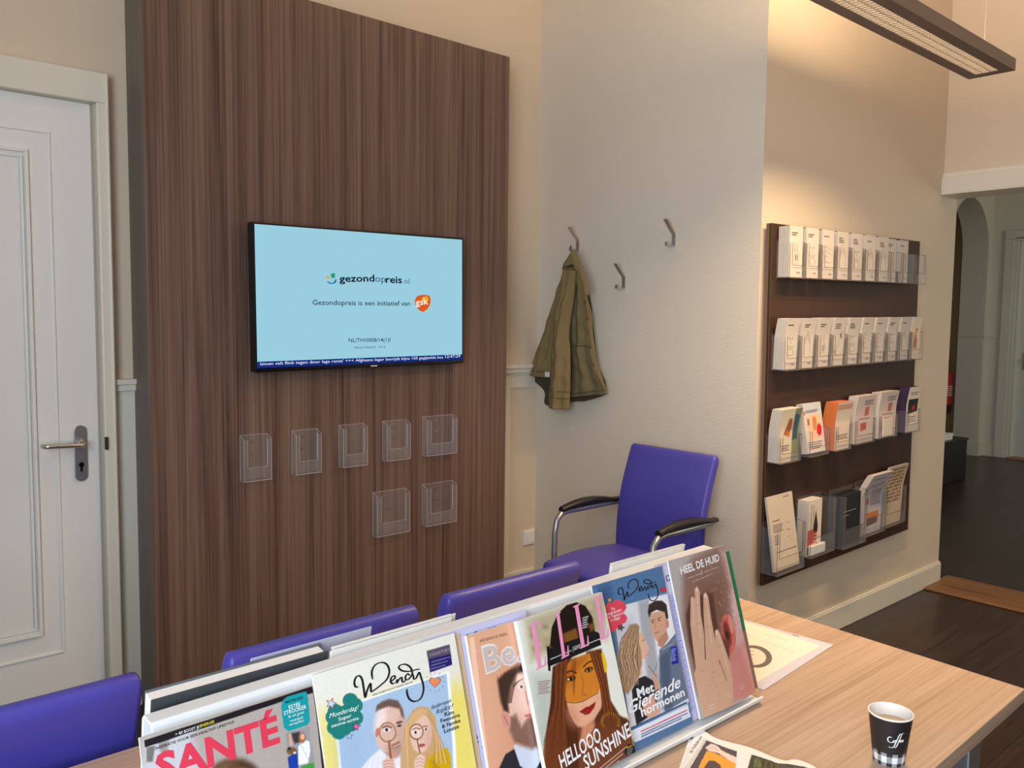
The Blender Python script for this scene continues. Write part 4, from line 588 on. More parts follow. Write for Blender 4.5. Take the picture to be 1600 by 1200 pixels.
["p",[250,226,214],[[104.0,171.7],[103.3,170.1],[101.5,168.7],[98.7,167.8],[95.2,167.5],[91.3,167.8],[87.4,168.6],[83.9,169.8],[81.2,171.5],[79.4,173.3],[78.8,175.1],[79.4,176.8],[81.1,178.1],[83.9,179.0],[87.4,179.4],[91.3,179.1],[95.2,178.3],[98.7,177.1],[101.5,175.4],[103.3,173.6]],8,0.6],
["p",[236,226,224],[[91.7,163.1],[91.5,162.3],[90.7,161.6],[89.4,161.0],[87.6,160.7],[85.5,160.5],[83.4,160.7],[81.4,161.1],[79.8,161.7],[78.7,162.4],[78.1,163.2],[78.3,164.0],[79.1,164.8],[80.4,165.3],[82.2,165.7],[84.3,165.8],[86.4,165.7],[88.4,165.3],[90.0,164.7],[91.2,163.9]],0.6,1],
["p",[60,66,80],[[88.3,162.3],[88.0,161.7],[87.5,161.2],[86.7,160.9],[85.9,160.9],[85.0,161.0],[84.2,161.3],[83.5,161.8],[83.0,162.4],[82.7,163.1],[82.7,163.8],[83.0,164.3],[83.5,164.8],[84.3,165.1],[85.1,165.2],[86.0,165.0],[86.8,164.7],[87.5,164.2],[88.0,163.6],[88.3,162.9]],0.8,1],
["l",[186,120,108],[[91.6,154.2],[92.0,134.9]],1.4,1,1],
["p",[190,110,104],[[95.8,118.6],[95.5,118.0],[94.4,117.6],[92.7,117.4],[90.6,117.4],[88.3,117.7],[86.0,118.2],[83.9,118.8],[82.3,119.5],[81.2,120.3],[80.8,121.0],[81.2,121.6],[82.3,122.0],[83.9,122.2],[86.0,122.2],[88.3,121.9],[90.6,121.4],[92.7,120.8],[94.4,120.1],[95.5,119.3]],1,1],
["t","BEDEREN IS EREN.",[22.2,244.5],[76.5,242.8],3.9,[120,84,70],0.1,0,"lettering"],
["t","Be.",[22.8,199.6],[97.8,200.7],38.2,[236,226,222],3.2,0,"title"],
["t","Be.",[24.8,200.5],[96.5,201.0],35.0,[206,190,184],1.2,0,"title_fill"]]},"pink_letter":{"x0":0.85,"v0":-0.002,"rot":1.6,"w":0.193,"h":0.262,"ops":[["p",[226,226,214],[[-35.7,321.2],[472.0,261.5],[333.2,-231.1],[-125.6,-36.0]],0.8,1],
["p",[176,160,128],[[16.4,262.6],[201.6,261.4],[179.3,189.0],[154.3,203.1],[11.9,199.3]],14,0.9],
["p",[168,176,164],[[7.4,182.4],[60.9,166.7],[5.8,39.3],[-16.6,25.6]],18,0.7],
["p",[206,190,160],[[31.9,252.2],[29.8,250.4],[25.7,250.5],[22.2,252.3],[21.2,254.9],[23.4,256.6],[27.4,256.6],[30.9,254.7]],5,0.5],
["p",[120,100,70],[[59.6,238.7],[57.4,236.9],[53.3,237.0],[49.7,238.9],[48.7,241.5],[50.9,243.3],[55.0,243.2],[58.6,241.3]],5,0.5],
["p",[150,140,96],[[88.1,224.8],[85.8,223.1],[81.6,223.2],[77.8,225.2],[76.8,227.8],[79.1,229.6],[83.3,229.4],[87.0,227.5]],5,0.5],
["p",[206,190,160],[[117.3,210.7],[114.9,208.9],[110.5,209.1],[106.7,211.1],[105.7,213.7],[108.0,215.5],[112.4,215.3],[116.2,213.3]],5,0.5],
["p",[120,100,70],[[147.2,196.1],[144.8,194.3],[140.3,194.5],[136.4,196.6],[135.3,199.3],[137.7,201.0],[142.2,200.9],[146.1,198.8]],5,0.5],
["p",[150,140,96],[[30.9,242.3],[28.7,240.6],[24.7,240.7],[21.2,242.6],[20.2,245.1],[22.3,246.9],[26.3,246.8],[29.9,244.9]],5,0.5],
["p",[206,190,160],[[58.5,228.8],[56.3,227.0],[52.2,227.1],[48.6,229.1],[47.6,231.6],[49.8,233.4],[53.9,233.3],[57.5,231.4]],5,0.5],
["p",[120,100,70],[[86.9,214.8],[84.6,213.1],[80.4,213.2],[76.7,215.2],[75.7,217.8],[77.9,219.6],[82.2,219.4],[85.9,217.5]],5,0.5],
["p",[150,140,96],[[116.0,200.5],[113.7,198.8],[109.3,199.0],[105.5,201.0],[104.5,203.6],[106.8,205.4],[111.1,205.2],[115.0,203.2]],5,0.5],
["p",[206,190,160],[[163.8,245.4],[161.4,243.5],[156.8,243.6],[152.8,245.6],[151.7,248.3],[154.2,250.2],[158.7,250.1],[162.7,248.1]],5,0.5],
["p",[120,100,70],[[29.8,232.6],[27.7,230.8],[23.6,231.0],[20.1,232.9],[19.1,235.4],[21.3,237.1],[25.3,237.0],[28.8,235.1]],5,0.5],
["p",[150,140,96],[[57.4,218.9],[55.2,217.1],[51.1,217.3],[47.5,219.2],[46.5,221.8],[48.7,223.5],[52.8,223.4],[56.4,221.5]],5,0.5],
["p",[206,190,160],[[85.7,204.8],[83.5,203.1],[79.2,203.3],[75.5,205.3],[74.5,207.9],[76.8,209.6],[81.0,209.4],[84.7,207.5]],5,0.5],
["p",[120,100,70],[[132.0,249.2],[129.6,247.3],[125.2,247.4],[121.3,249.4],[120.3,252.0],[122.7,253.9],[127.1,253.8],[131.0,251.8]],5,0.5],
["p",[150,140,96],[[162.5,235.0],[160.0,233.1],[155.5,233.2],[151.5,235.2],[150.4,238.0],[152.9,239.8],[157.4,239.7],[161.4,237.7]],5,0.5],
["p",[206,190,160],[[28.7,222.8],[26.6,221.1],[22.6,221.2],[19.1,223.1],[18.1,225.7],[20.2,227.4],[24.2,227.3],[27.8,225.4]],5,0.5],
["p",[120,100,70],[[56.3,209.0],[54.1,207.3],[50.0,207.5],[46.4,209.4],[45.4,212.0],[47.6,213.7],[51.7,213.6],[55.3,211.6]],5,0.5],
["p",[150,140,96],[[84.6,194.9],[82.3,193.2],[78.1,193.4],[74.4,195.3],[73.4,198.0],[75.6,199.7],[79.8,199.5],[83.6,197.5]],5,0.5],
["p",[206,190,160],[[130.8,238.9],[128.4,237.0],[124.0,237.2],[120.1,239.1],[119.0,241.8],[121.4,243.6],[125.8,243.5],[129.7,241.6]],5,0.5],
["p",[120,100,70],[[161.2,224.6],[158.7,222.7],[154.2,222.9],[150.2,224.9],[149.1,227.6],[151.5,229.4],[156.1,229.3],[160.1,227.3]],5,0.5],
["p",[150,140,96],[[27.7,213.1],[25.6,211.4],[21.6,211.6],[18.1,213.5],[17.1,216.0],[19.2,217.7],[23.2,217.6],[26.7,215.7]],5,0.5],
["p",[206,190,160],[[55.2,199.2],[53.0,197.5],[48.9,197.7],[45.3,199.6],[44.3,202.2],[46.5,203.9],[50.6,203.7],[54.2,201.8]],5,0.5],
["p",[118,66,44],[[67.6,85.8],[142.7,70.6],[189.4,55.4],[195.8,-41.5],[171.2,-138.8],[-29.7,-55.5],[50.7,27.6]],3,1],
["p",[84,44,26],[[52.7,178.5],[96.3,184.9],[88.7,158.6],[67.6,132.1],[68.8,101.6],[78.0,75.4],[63.9,16.0],[32.4,20.7],[-1.6,46.4],[13.6,90.1],[33.9,128.8]],2,1],
["p",[92,50,28],[[129.7,180.4],[164.2,175.8],[164.5,141.3],[160.8,93.7],[173.9,65.3],[194.9,48.7],[182.4,33.4],[140.0,61.9],[116.8,55.4],[89.1,55.4],[111.3,118.7]],2.5,1],
["p",[226,170,140],[[71.6,163.6],[94.4,178.3],[145.4,173.6],[157.3,153.2],[152.7,120.5],[137.6,89.0],[116.2,76.8],[94.1,72.4],[78.9,78.6],[67.9,104.2],[64.5,133.1]],2.5,1],
["p",[236,190,160],[[127.4,113.7],[125.5,109.9],[122.6,106.8],[118.9,104.8],[114.7,104.0],[110.6,104.6],[106.9,106.5],[103.9,109.5],[102.0,113.2],[101.2,117.4],[101.8,121.6],[103.6,125.4],[106.5,128.5],[110.2,130.5],[114.3,131.3],[118.4,130.8],[122.2,128.9],[125.2,126.0],[127.2,122.2],[128.0,118.0]],10,0.5],
["p",[196,130,104],[[83.1,95.5],[83.5,90.5],[82.6,86.0],[80.6,82.6],[77.6,80.5],[73.9,80.0],[70.0,81.1],[66.1,83.7],[62.6,87.5],[60.0,92.1],[58.4,97.2],[58.0,102.1],[58.8,106.5],[60.8,110.0],[63.7,112.1],[67.4,112.6],[71.3,111.6],[75.3,109.1],[78.7,105.3],[81.4,100.6]],12,0.6],
["p",[214,150,120],[[88.5,76.6],[116.2,76.8],[116.8,55.4],[88.4,41.7],[79.8,58.6]],5,0.9],
["p",[200,118,26],[[65.2,146.8],[67.6,164.8],[94.4,178.3],[150.1,177.2],[155.9,148.7],[149.4,121.5],[136.1,113.4],[116.1,111.2],[98.5,110.3],[76.3,115.9],[66.3,120.5]],0.8,0.82],
["p",[150,80,22],[[73.2,163.2],[96.9,175.2],[127.7,173.7],[95.0,156.8],[74.4,144.1]],10,0.6],
["l",[70,36,20],[[64.9,145.8],[66.7,119.8],[82.4,113.5],[101.9,110.2],[137.8,112.9]],0.8,0.3,1],
["p",[70,30,14],[[95.6,149.3],[95.1,148.3],[93.5,147.5],[91.1,147.1],[88.1,147.0],[84.8,147.3],[81.5,148.0],[78.4,148.9],[76.1,150.0],[74.5,151.2],[74.0,152.3],[74.5,153.3],[76.0,154.1],[78.4,154.5],[81.4,154.6],[84.7,154.3],[88.0,153.6],[91.1,152.7],[93.5,151.6],[95.0,150.4]],1.5,1],
["p",[245,215,170],[[90.7,149.7],[90.3,149.1],[89.4,148.8],[87.8,148.6],[85.9,148.6],[83.7,148.8],[81.5,149.2],[79.6,149.7],[78.1,150.4],[77.1,151.0],[76.7,151.7],[77.0,152.2],[78.0,152.5],[79.6,152.7],[81.5,152.7],[83.6,152.5],[85.8,152.1],[87.8,151.6],[89.3,150.9],[90.3,150.3]],0.8,1],
["p",[30,14,10],[[88.4,149.3],[88.0,148.6],[87.3,148.2],[86.4,147.9],[85.4,147.9],[84.3,148.1],[83.3,148.5],[82.4,149.1],[81.8,149.8],[81.5,150.6],[81.5,151.3],[81.9,151.9],[82.5,152.4],[83.4,152.6],[84.5,152.7],[85.6,152.5],[86.6,152.0],[87.4,151.4],[88.1,150.7],[88.4,150.0]],0.8,1],
["l",[60,26,14],[[76.2,162.3],[89.6,161.9],[98.8,155.7]],2,1,1],
["p",[70,30,14],[[136.9,152.3],[136.7,151.2],[135.5,150.2],[133.5,149.5],[130.8,149.1],[127.8,149.1],[124.7,149.4],[121.9,150.0],[119.6,150.9],[118.0,151.9],[117.3,153.1],[117.5,154.2],[118.7,155.1],[120.7,155.8],[123.3,156.2],[126.3,156.3],[129.4,156.0],[132.3,155.4],[134.6,154.5],[136.2,153.4]],1.5,1],
["p",[240,205,150],[[132.8,151.8],[132.6,151.3],[131.8,150.8],[130.6,150.5],[129.0,150.3],[127.2,150.3],[125.4,150.5],[123.7,150.8],[122.3,151.2],[121.4,151.7],[121.0,152.2],[121.2,152.8],[121.9,153.2],[123.1,153.5],[124.7,153.7],[126.5,153.7],[128.4,153.5],[130.1,153.2],[131.4,152.8],[132.4,152.3]],0.8,1],
["p",[30,14,10],[[130.2,151.3],[129.8,150.7],[129.2,150.3],[128.4,150.1],[127.4,150.1],[126.3,150.2],[125.4,150.6],[124.6,151.2],[124.0,151.8],[123.7,152.5],[123.7,153.2],[124.0,153.7],[124.7,154.2],[125.5,154.4],[126.5,154.4],[127.5,154.2],[128.5,153.8],[129.3,153.3],[129.9,152.7],[130.2,152.0]],0.8,1],
["l",[60,26,14],[[116.6,160.0],[128.2,163.5],[138.8,163.3]],2,1,1],
["l",[150,84,40],[[109.2,152.6],[109.5,133.5],[101.8,121.6],[111.0,117.6]],1.4,1.5,0.8],
["p",[156,40,36],[[89.0,98.1],[104.3,100.7],[110.8,99.4],[127.9,101.6],[123.1,94.8],[109.1,88.1],[99.3,89.9]],0.8,1],
["l",[90,20,20],[[89.8,98.3],[108.0,96.0],[127.0,100.7]],0.9,0.5,1],
["p",[34,20,18],[[54.8,208.2],[67.0,235.6],[85.1,252.4],[107.9,260.8],[130.3,260.1],[148.5,249.5],[158.6,229.2],[158.4,204.5],[161.3,196.3],[100.2,198.2]],1,1],
["p",[146,98,42],[[87.9,220.6],[119.1,221.6],[119.7,200.1],[85.6,195.0]],2.5,0.9],
["p",[150,104,40],[[145.1,220.2],[159.5,220.3],[159.8,209.1],[148.4,207.1]],3,0.7],
["l",[60,34,18],[[91.5,221.6],[86.9,197.1]],0.8,0.4,0.8],
["l",[60,34,18],[[96.0,221.6],[91.3,197.0]],0.8,0.4,0.8],
["l",[60,34,18],[[100.4,221.6],[95.7,197.0]],0.8,0.4,0.8],
["l",[60,34,18],[[104.9,221.7],[100.2,197.0]],0.8,0.4,0.8],
["l",[60,34,18],[[109.4,221.7],[104.6,197.0]],0.8,0.4,0.8],
["l",[60,34,18],[[113.9,221.7],[109.1,197.0]],0.8,0.4,0.8],
["l",[60,34,18],[[118.4,221.8],[113.6,196.9]],0.8,0.4,0.8],
["l",[60,34,18],[[123.0,221.8],[118.1,196.9]],0.8,0.4,0.8],
["l",[140,76,40],[[55.7,177.6],[41.3,126.4],[8.4,82.9],[-8.9,42.5]],0.9,0.4,0.75],
["l",[130,70,36],[[136.2,178.6],[144.4,122.9],[138.9,81.4],[91.6,52.3]],0.9,0.4,0.75],
["l",[50,26,16],[[59.4,178.2],[43.8,125.6],[13.4,80.6],[-3.2,40.4]],0.9,0.4,0.75],
["l",[50,26,16],[[139.0,177.9],[146.4,122.4],[141.4,80.0],[102.6,49.6]],0.9,0.4,0.75],
["l",[160,90,48],[[63.1,178.8],[46.3,124.9],[18.5,78.4],[2.5,38.3]],0.9,0.4,0.75],
["l",[150,84,44],[[141.7,177.1],[148.3,121.8],[144.0,78.6],[113.8,46.9]],0.9,0.4,0.75],
["l",[140,76,40],[[66.8,179.4],[48.8,124.1],[23.5,76.2],[8.3,36.2]],0.9,0.4,0.75],
["l",[130,70,36],[[144.4,176.4],[150.3,121.2],[146.5,77.2],[125.1,44.2]],0.9,0.4,0.75],
["l",[50,26,16],[[70.5,180.0],[51.3,123.3],[28.6,73.9],[14.0,34.1]],0.9,0.4,0.75],
["l",[50,26,16],[[147.2,175.6],[152.2,120.6],[149.1,75.8],[136.5,41.4]],0.9,0.4,0.75],
["l",[160,90,48],[[74.3,180.6],[53.8,122.5],[33.7,71.6],[19.9,32.0]],0.9,0.4,0.75],
["l",[150,84,44],[[149.9,174.8],[154.2,120.0],[151.7,74.4],[148.0,38.7]],0.9,0.4,0.75],
["l",[140,76,40],[[78.0,181.2],[56.3,121.7],[38.8,69.3],[25.7,29.9]],0.9,0.4,0.75],
["l",[130,70,36],[[152.7,174.1],[156.2,119.4],[154.3,73.0],[159.6,35.8]],0.9,0.4,0.75],
["l",[50,26,16],[[81.8,181.8],[58.8,120.9],[43.9,67.0],[31.6,27.8]],0.9,0.4,0.75],
["l",[50,26,16],[[155.5,173.3],[158.2,118.8],[156.8,71.6],[171.4,33.0]],0.9,0.4,0.75],
["l",[160,90,48],[[85.6,182.5],[61.3,120.1],[49.1,64.7],[37.5,25.6]],0.9,0.4,0.75],
["l",[150,84,44],[[158.2,172.5],[160.1,118.2],[159.4,70.2],[183.3,30.1]],0.9,0.4,0.75],
["l",[140,76,40],[[57.3,177.8],[42.4,126.1],[10.6,81.9],[-6.5,41.6]],0.9,0.4,0.75],
["l",[130,70,36],[[137.4,178.3],[145.3,122.7],[140.0,80.8],[96.3,51.1]],0.9,0.4,0.75],
["l",[50,26,16],[[61.0,178.4],[44.9,125.3],[15.6,79.7],[-0.8,39.5]],0.9,0.4,0.75],
["l",[50,26,16],[[140.1,177.5],[147.2,122.1],[142.5,79.4],[107.4,48.4]],0.9,0.4,0.75],
["l",[160,90,48],[[64.7,179.0],[47.4,124.5],[20.6,77.4],[5.0,37.4]],0.9,0.4,0.75],
["l",[150,84,44],[[142.9,176.8],[149.2,121.5],[145.1,78.0],[118.6,45.7]],0.9,0.4,0.75],
["l",[140,76,40],[[68.4,179.7],[49.9,123.7],[25.7,75.2],[10.7,35.3]],0.9,0.4,0.75],
["l",[130,70,36],[[145.6,176.0],[151.1,120.9],[147.6,76.6],[129.9,43.0]],0.9,0.4,0.75],
["l",[50,26,16],[[72.1,180.3],[52.4,123.0],[30.7,72.9],[16.5,33.2]],0.9,0.4,0.75],
["l",[50,26,16],[[148.4,175.3],[153.1,120.3],[150.2,75.2],[141.4,40.2]],0.9,0.4,0.75],
["l",[160,90,48],[[75.9,180.9],[54.9,122.2],[35.8,70.6],[22.4,31.1]],0.9,0.4,0.75],
["l",[150,84,44],[[151.1,174.5],[155.1,119.7],[152.8,73.8],[153.0,37.5]],0.9,0.4,0.75],
["l",[140,76,40],[[79.6,181.5],[57.4,121.4],[41.0,68.3],[28.2,29.0]],0.9,0.4,0.75],
["l",[130,70,36],[[153.9,173.7],[157.0,119.2],[155.4,72.4],[164.7,34.6]],0.9,0.4,0.75],
["l",[50,26,16],[[83.4,182.1],[59.9,120.6],[46.1,66.0],[34.1,26.8]],0.9,0.4,0.75],
["l",[50,26,16],[[156.7,173.0],[159.0,118.6],[158.0,71.0],[176.5,31.8]],0.9,0.4,0.75],
["l",[160,90,48],[[87.2,182.7],[62.4,119.8],[51.3,63.7],[40.1,24.7]],0.9,0.4,0.75],
["l",[150,84,44],[[159.4,172.2],[161.0,118.0],[160.6,69.6],[188.5,28.9]],0.9,0.4,0.75],
["l",[140,76,40],[[58.9,178.1],[43.5,125.8],[12.7,81.0],[-4.0,40.7]],0.9,0.4,0.75],
["l",[130,70,36],[[138.6,178.0],[146.1,122.4],[141.1,80.2],[101.0,50.0]],0.9,0.4,0.75],
["l",[50,26,16],[[62.6,178.7],[45.9,125.0],[17.7,78.7],[1.7,38.6]],0.9,0.4,0.75],
["l",[50,26,16],[[141.3,177.2],[148.0,121.9],[143.6,78.8],[112.2,47.3]],0.9,0.4,0.75],
["l",[160,90,48],[[66.3,179.3],[48.4,124.2],[22.8,76.5],[7.4,36.5]],0.9,0.4,0.75],
["l",[150,84,44],[[144.1,176.5],[150.0,121.3],[146.2,77.4],[123.4,44.6]],0.9,0.4,0.75],
["l",[140,76,40],[[70.0,179.9],[50.9,123.4],[27.8,74.2],[13.2,34.4]],0.9,0.4,0.75],
["l",[130,70,36],[[146.8,175.7],[152.0,120.7],[148.7,76.0],[134.8,41.8]],0.9,0.4,0.75],
["l",[50,26,16],[[73.7,180.5],[53.4,122.6],[32.9,71.9],[19.0,32.3]],0.9,0.4,0.75],
["l",[50,26,16],[[149.5,174.9],[153.9,120.1],[151.3,74.6],[146.3,39.1]],0.9,0.4,0.75],
["l",[160,90,48],[[77.5,181.1],[55.9,121.8],[38.0,69.7],[24.9,30.2]],0.9,0.4,0.75],
["l",[150,84,44],[[152.3,174.2],[155.9,119.5],[153.9,73.2],[158.0,36.2]],0.9,0.4,0.75],
["l",[140,76,40],[[81.2,181.8],[58.5,121.0],[43.2,67.4],[30.8,28.1]],0.9,0.4,0.75],
["l",[130,70,36],[[155.1,173.4],[157.9,118.9],[156.5,71.8],[169.7,33.4]],0.9,0.4,0.75],
["l",[50,26,16],[[85.0,182.4],[61.0,120.3],[48.3,65.1],[36.7,25.9]],0.9,0.4,0.75],
["l",[50,26,16],[[157.8,172.6],[159.8,118.3],[159.1,70.4],[181.6,30.5]],0.9,0.4,0.75],
["l",[160,90,48],[[56.8,177.8],[42.0,126.2],[9.9,82.2],[-7.3,41.9]],0.9,0.4,0.75],
["l",[150,84,44],[[137.0,178.4],[145.0,122.8],[139.6,81.0],[94.7,51.5]],0.9,0.4,0.75],
["l",[140,76,40],[[60.4,178.4],[44.5,125.4],[14.9,80.0],[-1.6,39.8]],0.9,0.4,0.75],
["l",[130,70,36],[[139.8,177.7],[146.9,122.2],[142.2,79.6],[105.8,48.8]],0.9,0.4,0.75],
["l",[50,26,16],[[64.1,179.0],[47.0,124.6],[19.9,77.8],[4.1,37.7]],0.9,0.4,0.75],
["l",[50,26,16],[[142.5,176.9],[148.9,121.6],[144.7,78.2],[117.0,46.1]],0.9,0.4,0.75],
["l",[160,90,48],[[67.9,179.6],[49.5,123.9],[24.9,75.5],[9.9,35.6]],0.9,0.4,0.75],
["l",[150,84,44],[[145.2,176.1],[150.8,121.0],[147.3,76.8],[128.3,43.4]],0.9,0.4,0.75],
["l",[140,76,40],[[71.6,180.2],[52.0,123.1],[30.0,73.2],[15.7,33.5]],0.9,0.4,0.75],
["l",[130,70,36],[[148.0,175.4],[152.8,120.4],[149.8,75.4],[139.7,40.6]],0.9,0.4,0.75],
["l",[50,26,16],[[75.3,180.8],[54.5,122.3],[35.1,71.0],[21.5,31.4]],0.9,0.4,0.75],
["l",[50,26,16],[[150.7,174.6],[154.8,119.8],[152.4,74.0],[151.3,37.9]],0.9,0.4,0.75],
["l",[160,90,48],[[79.1,181.4],[57.0,121.5],[40.2,68.7],[27.4,29.3]],0.9,0.4,0.75],
["l",[150,84,44],[[153.5,173.8],[156.7,119.2],[155.0,72.6],[163.0,35.0]],0.9,0.4,0.75],
["l",[140,76,40],[[82.9,182.0],[59.5,120.7],[45.4,66.4],[33.3,27.1]],0.9,0.4,0.75],
["l",[130,70,36],[[156.3,173.1],[158.7,118.6],[157.6,71.2],[174.8,32.2]],0.9,0.4,0.75],
["l",[50,26,16],[[86.6,182.6],[62.1,119.9],[50.5,64.1],[39.2,25.0]],0.9,0.4,0.75],
["l",[50,26,16],[[159.0,172.3],[160.7,118.0],[160.2,69.8],[186.7,29.3]],0.9,0.4,0.75],
["l",[160,90,48],[[58.3,178.0],[43.1,125.9],[12.0,81.3],[-4.9,41.0]],0.9,0.4,0.75],
["l",[150,84,44],[[138.2,178.1],[145.8,122.5],[140.7,80.4],[99.4,50.4]],0.9,0.4,0.75],
["l",[140,76,40],[[62.0,178.6],[45.6,125.1],[17.0,79.0],[0.9,38.9]],0.9,0.4,0.75],
["l",[130,70,36],[[140.9,177.3],[147.8,121.9],[143.2,79.0],[110.6,47.7]],0.9,0.4,0.75],
["l",[50,26,16],[[65.7,179.2],[48.1,124.3],[22.1,76.8],[6.6,36.8]],0.9,0.4,0.75],
["l",[50,26,16],[[143.7,176.6],[149.7,121.4],[145.8,77.6],[121.8,45.0]],0.9,0.4,0.75],
["l",[160,90,48],[[69.5,179.8],[50.6,123.5],[27.1,74.5],[12.4,34.7]],0.9,0.4,0.75],
["l",[150,84,44],[[146.4,175.8],[151.7,120.8],[148.4,76.2],[133.2,42.2]],0.9,0.4,0.75],
["l",[140,76,40],[[73.2,180.4],[53.1,122.7],[32.2,72.3],[18.2,32.6]],0.9,0.4,0.75],
["l",[130,70,36],[[149.2,175.0],[153.6,120.2],[150.9,74.8],[144.7,39.5]],0.9,0.4,0.75],
["l",[50,26,16],[[76.9,181.1],[55.6,121.9],[37.3,70.0],[24.0,30.5]],0.9,0.4,0.75],
["l",[50,26,16],[[151.9,174.3],[155.6,119.6],[153.5,73.4],[156.3,36.7]],0.9,0.4,0.75],
["l",[160,90,48],[[80.7,181.7],[58.1,121.2],[42.4,67.7],[29.9,28.4]],0.9,0.4,0.75],
["l",[150,84,44],[[154.7,173.5],[157.6,119.0],[156.1,72.0],[168.0,33.8]],0.9,0.4,0.75],
["l",[140,76,40],[[84.5,182.3],[60.6,120.4],[47.6,65.4],[35.8,26.2]],0.9,0.4,0.75],
["l",[130,70,36],[[157.5,172.7],[159.6,118.4],[158.7,70.6],[179.9,31.0]],0.9,0.4,0.75],
["l",[50,26,16],[[56.2,177.7],[41.7,126.3],[9.2,82.6],[-8.1,42.2]],0.9,0.4,0.75],
["l",[50,26,16],[[136.6,178.5],[144.7,122.9],[139.2,81.2],[93.1,51.9]],0.9,0.4,0.75],
["l",[160,90,48],[[59.9,178.3],[44.2,125.5],[14.2,80.3],[-2.4,40.1]],0.9,0.4,0.75],
["l",[150,84,44],[[139.4,177.8],[146.6,122.3],[141.8,79.8],[104.2,49.2]],0.9,0.4,0.75],
["l",[140,76,40],[[63.6,178.9],[46.7,124.8],[19.2,78.1],[3.3,38.0]],0.9,0.4,0.75],
["l",[130,70,36],[[142.1,177.0],[148.6,121.7],[144.3,78.4],[115.4,46.5]],0.9,0.4,0.75],
["l",[50,26,16],[[67.3,179.5],[49.2,124.0],[24.2,75.8],[9.1,35.9]],0.9,0.4,0.75],
["l",[50,26,16],[[144.8,176.2],[150.6,121.1],[146.9,77.0],[126.7,43.8]],0.9,0.4,0.75],
["l",[160,90,48],[[71.1,180.1],[51.6,123.2],[29.3,73.6],[14.9,33.8]],0.9,0.4,0.75],
["l",[150,84,44],[[147.6,175.5],[152.5,120.5],[149.5,75.6],[138.1,41.0]],0.9,0.4,0.75],
["l",[140,76,40],[[74.8,180.7],[54.2,122.4],[34.4,71.3],[20.7,31.7]],0.9,0.4,0.75],
["l",[130,70,36],[[150.3,174.7],[154.5,119.9],[152.1,74.2],[149.6,38.3]],0.9,0.4,0.75],
["l",[50,26,16],[[78.5,181.3],[56.7,121.6],[39.5,69.0],[26.5,29.6]],0.9,0.4,0.75],
["l",[50,26,16],[[153.1,174.0],[156.5,119.3],[154.6,72.8],[161.3,35.4]],0.9,0.4,0.75],
["l",[160,90,48],[[82.3,181.9],[59.2,120.8],[44.6,66.7],[32.4,27.4]],0.9,0.4,0.75],
["l",[150,84,44],[[155.9,173.2],[158.4,118.7],[157.2,71.4],[173.1,32.6]],0.9,0.4,0.75],
["l",[140,76,40],[[86.1,182.5],[61.7,120.0],[49.8,64.4],[38.4,25.3]],0.9,0.4,0.75],
["l",[130,70,36],[[158.6,172.4],[160.4,118.1],[159.8,70.0],[185.0,29.7]],0.9,0.4,0.75],
["l",[50,26,16],[[57.8,177.9],[42.8,126.0],[11.3,81.6],[-5.7,41.3]],0.9,0.4,0.75],
["l",[50,26,16],[[137.8,178.2],[145.5,122.6],[140.3,80.6],[97.9,50.7]],0.9,0.4,0.75],
["l",[160,90,48],[[61.5,178.5],[45.2,125.2],[16.3,79.4],[0.0,39.2]],0.9,0.4,0.75],
["l",[150,84,44],[[140.5,177.4],[147.5,122.0],[142.9,79.2],[109.0,48.1]],0.9,0.4,0.75],
["l",[140,76,40],[[65.2,179.1],[47.7,124.4],[21.3,77.1],[5.8,37.1]],0.9,0.4,0.75],
["l",[130,70,36],[[143.3,176.7],[149.4,121.4],[145.4,77.8],[120.2,45.4]],0.9,0.4,0.75],
["l",[50,26,16],[[68.9,179.7],[50.2,123.6],[26.4,74.9],[11.6,35.0]],0.9,0.4,0.75],
["l",[50,26,16],[[146.0,175.9],[151.4,120.8],[148.0,76.4],[131.6,42.6]],0.9,0.4,0.75],
["l",[160,90,48],[[72.7,180.4],[52.7,122.8],[31.5,72.6],[17.4,32.9]],0.9,0.4,0.75],
["l",[150,84,44],[[148.8,175.2],[153.4,120.3],[150.6,75.0],[143.0,39.8]],0.9,0.4,0.75],
["l",[140,76,40],[[76.4,181.0],[55.2,122.1],[36.6,70.3],[23.2,30.8]],0.9,0.4,0.75],
["l",[130,70,36],[[151.5,174.4],[155.3,119.7],[153.2,73.6],[154.6,37.1]],0.9,0.4,0.75],
["l",[50,26,16],[[80.2,181.6],[57.7,121.3],[41.7,68.0],[29.1,28.7]],0.9,0.4,0.75],
["l",[50,26,16],[[154.3,173.6],[157.3,119.1],[155.7,72.2],[166.4,34.2]],0.9,0.4,0.75],
["l",[160,90,48],[[83.9,182.2],[60.3,120.5],[46.9,65.7],[35.0,26.5]],0.9,0.4,0.75],
["l",[150,84,44],[[157.1,172.9],[159.3,118.5],[158.3,70.8],[178.2,31.4]],0.9,0.4,0.75],
["l",[60,34,22],[[95.4,181.6],[89.3,149.0],[83.7,141.3]],0.7,0.4,0.8],
["l",[60,34,22],[[97.9,180.9],[89.2,145.2],[83.7,136.6]],0.7,0.4,0.8],
["l",[60,34,22],[[100.4,180.2],[89.2,141.5],[83.6,131.9]],0.7,0.4,0.8],
["l",[60,34,22],[[103.0,179.5],[89.1,137.7],[83.6,127.2]],0.7,0.4,0.8],
["l",[60,34,22],[[105.5,178.8],[89.0,134.0],[83.6,122.5]],0.7,0.4,0.8],
["p",[26,26,30],[[49.9,207.2],[162.1,204.7],[167.1,199.7],[165.9,181.5],[48.4,180.8],[45.4,174.7],[43.3,185.8]],0.7,1],
["l",[225,225,225],[[50.5,190.7],[98.1,191.1]],1,0.3,1],
["l",[225,225,225],[[136.5,191.2],[166.1,191.6]],1,0.3,1],
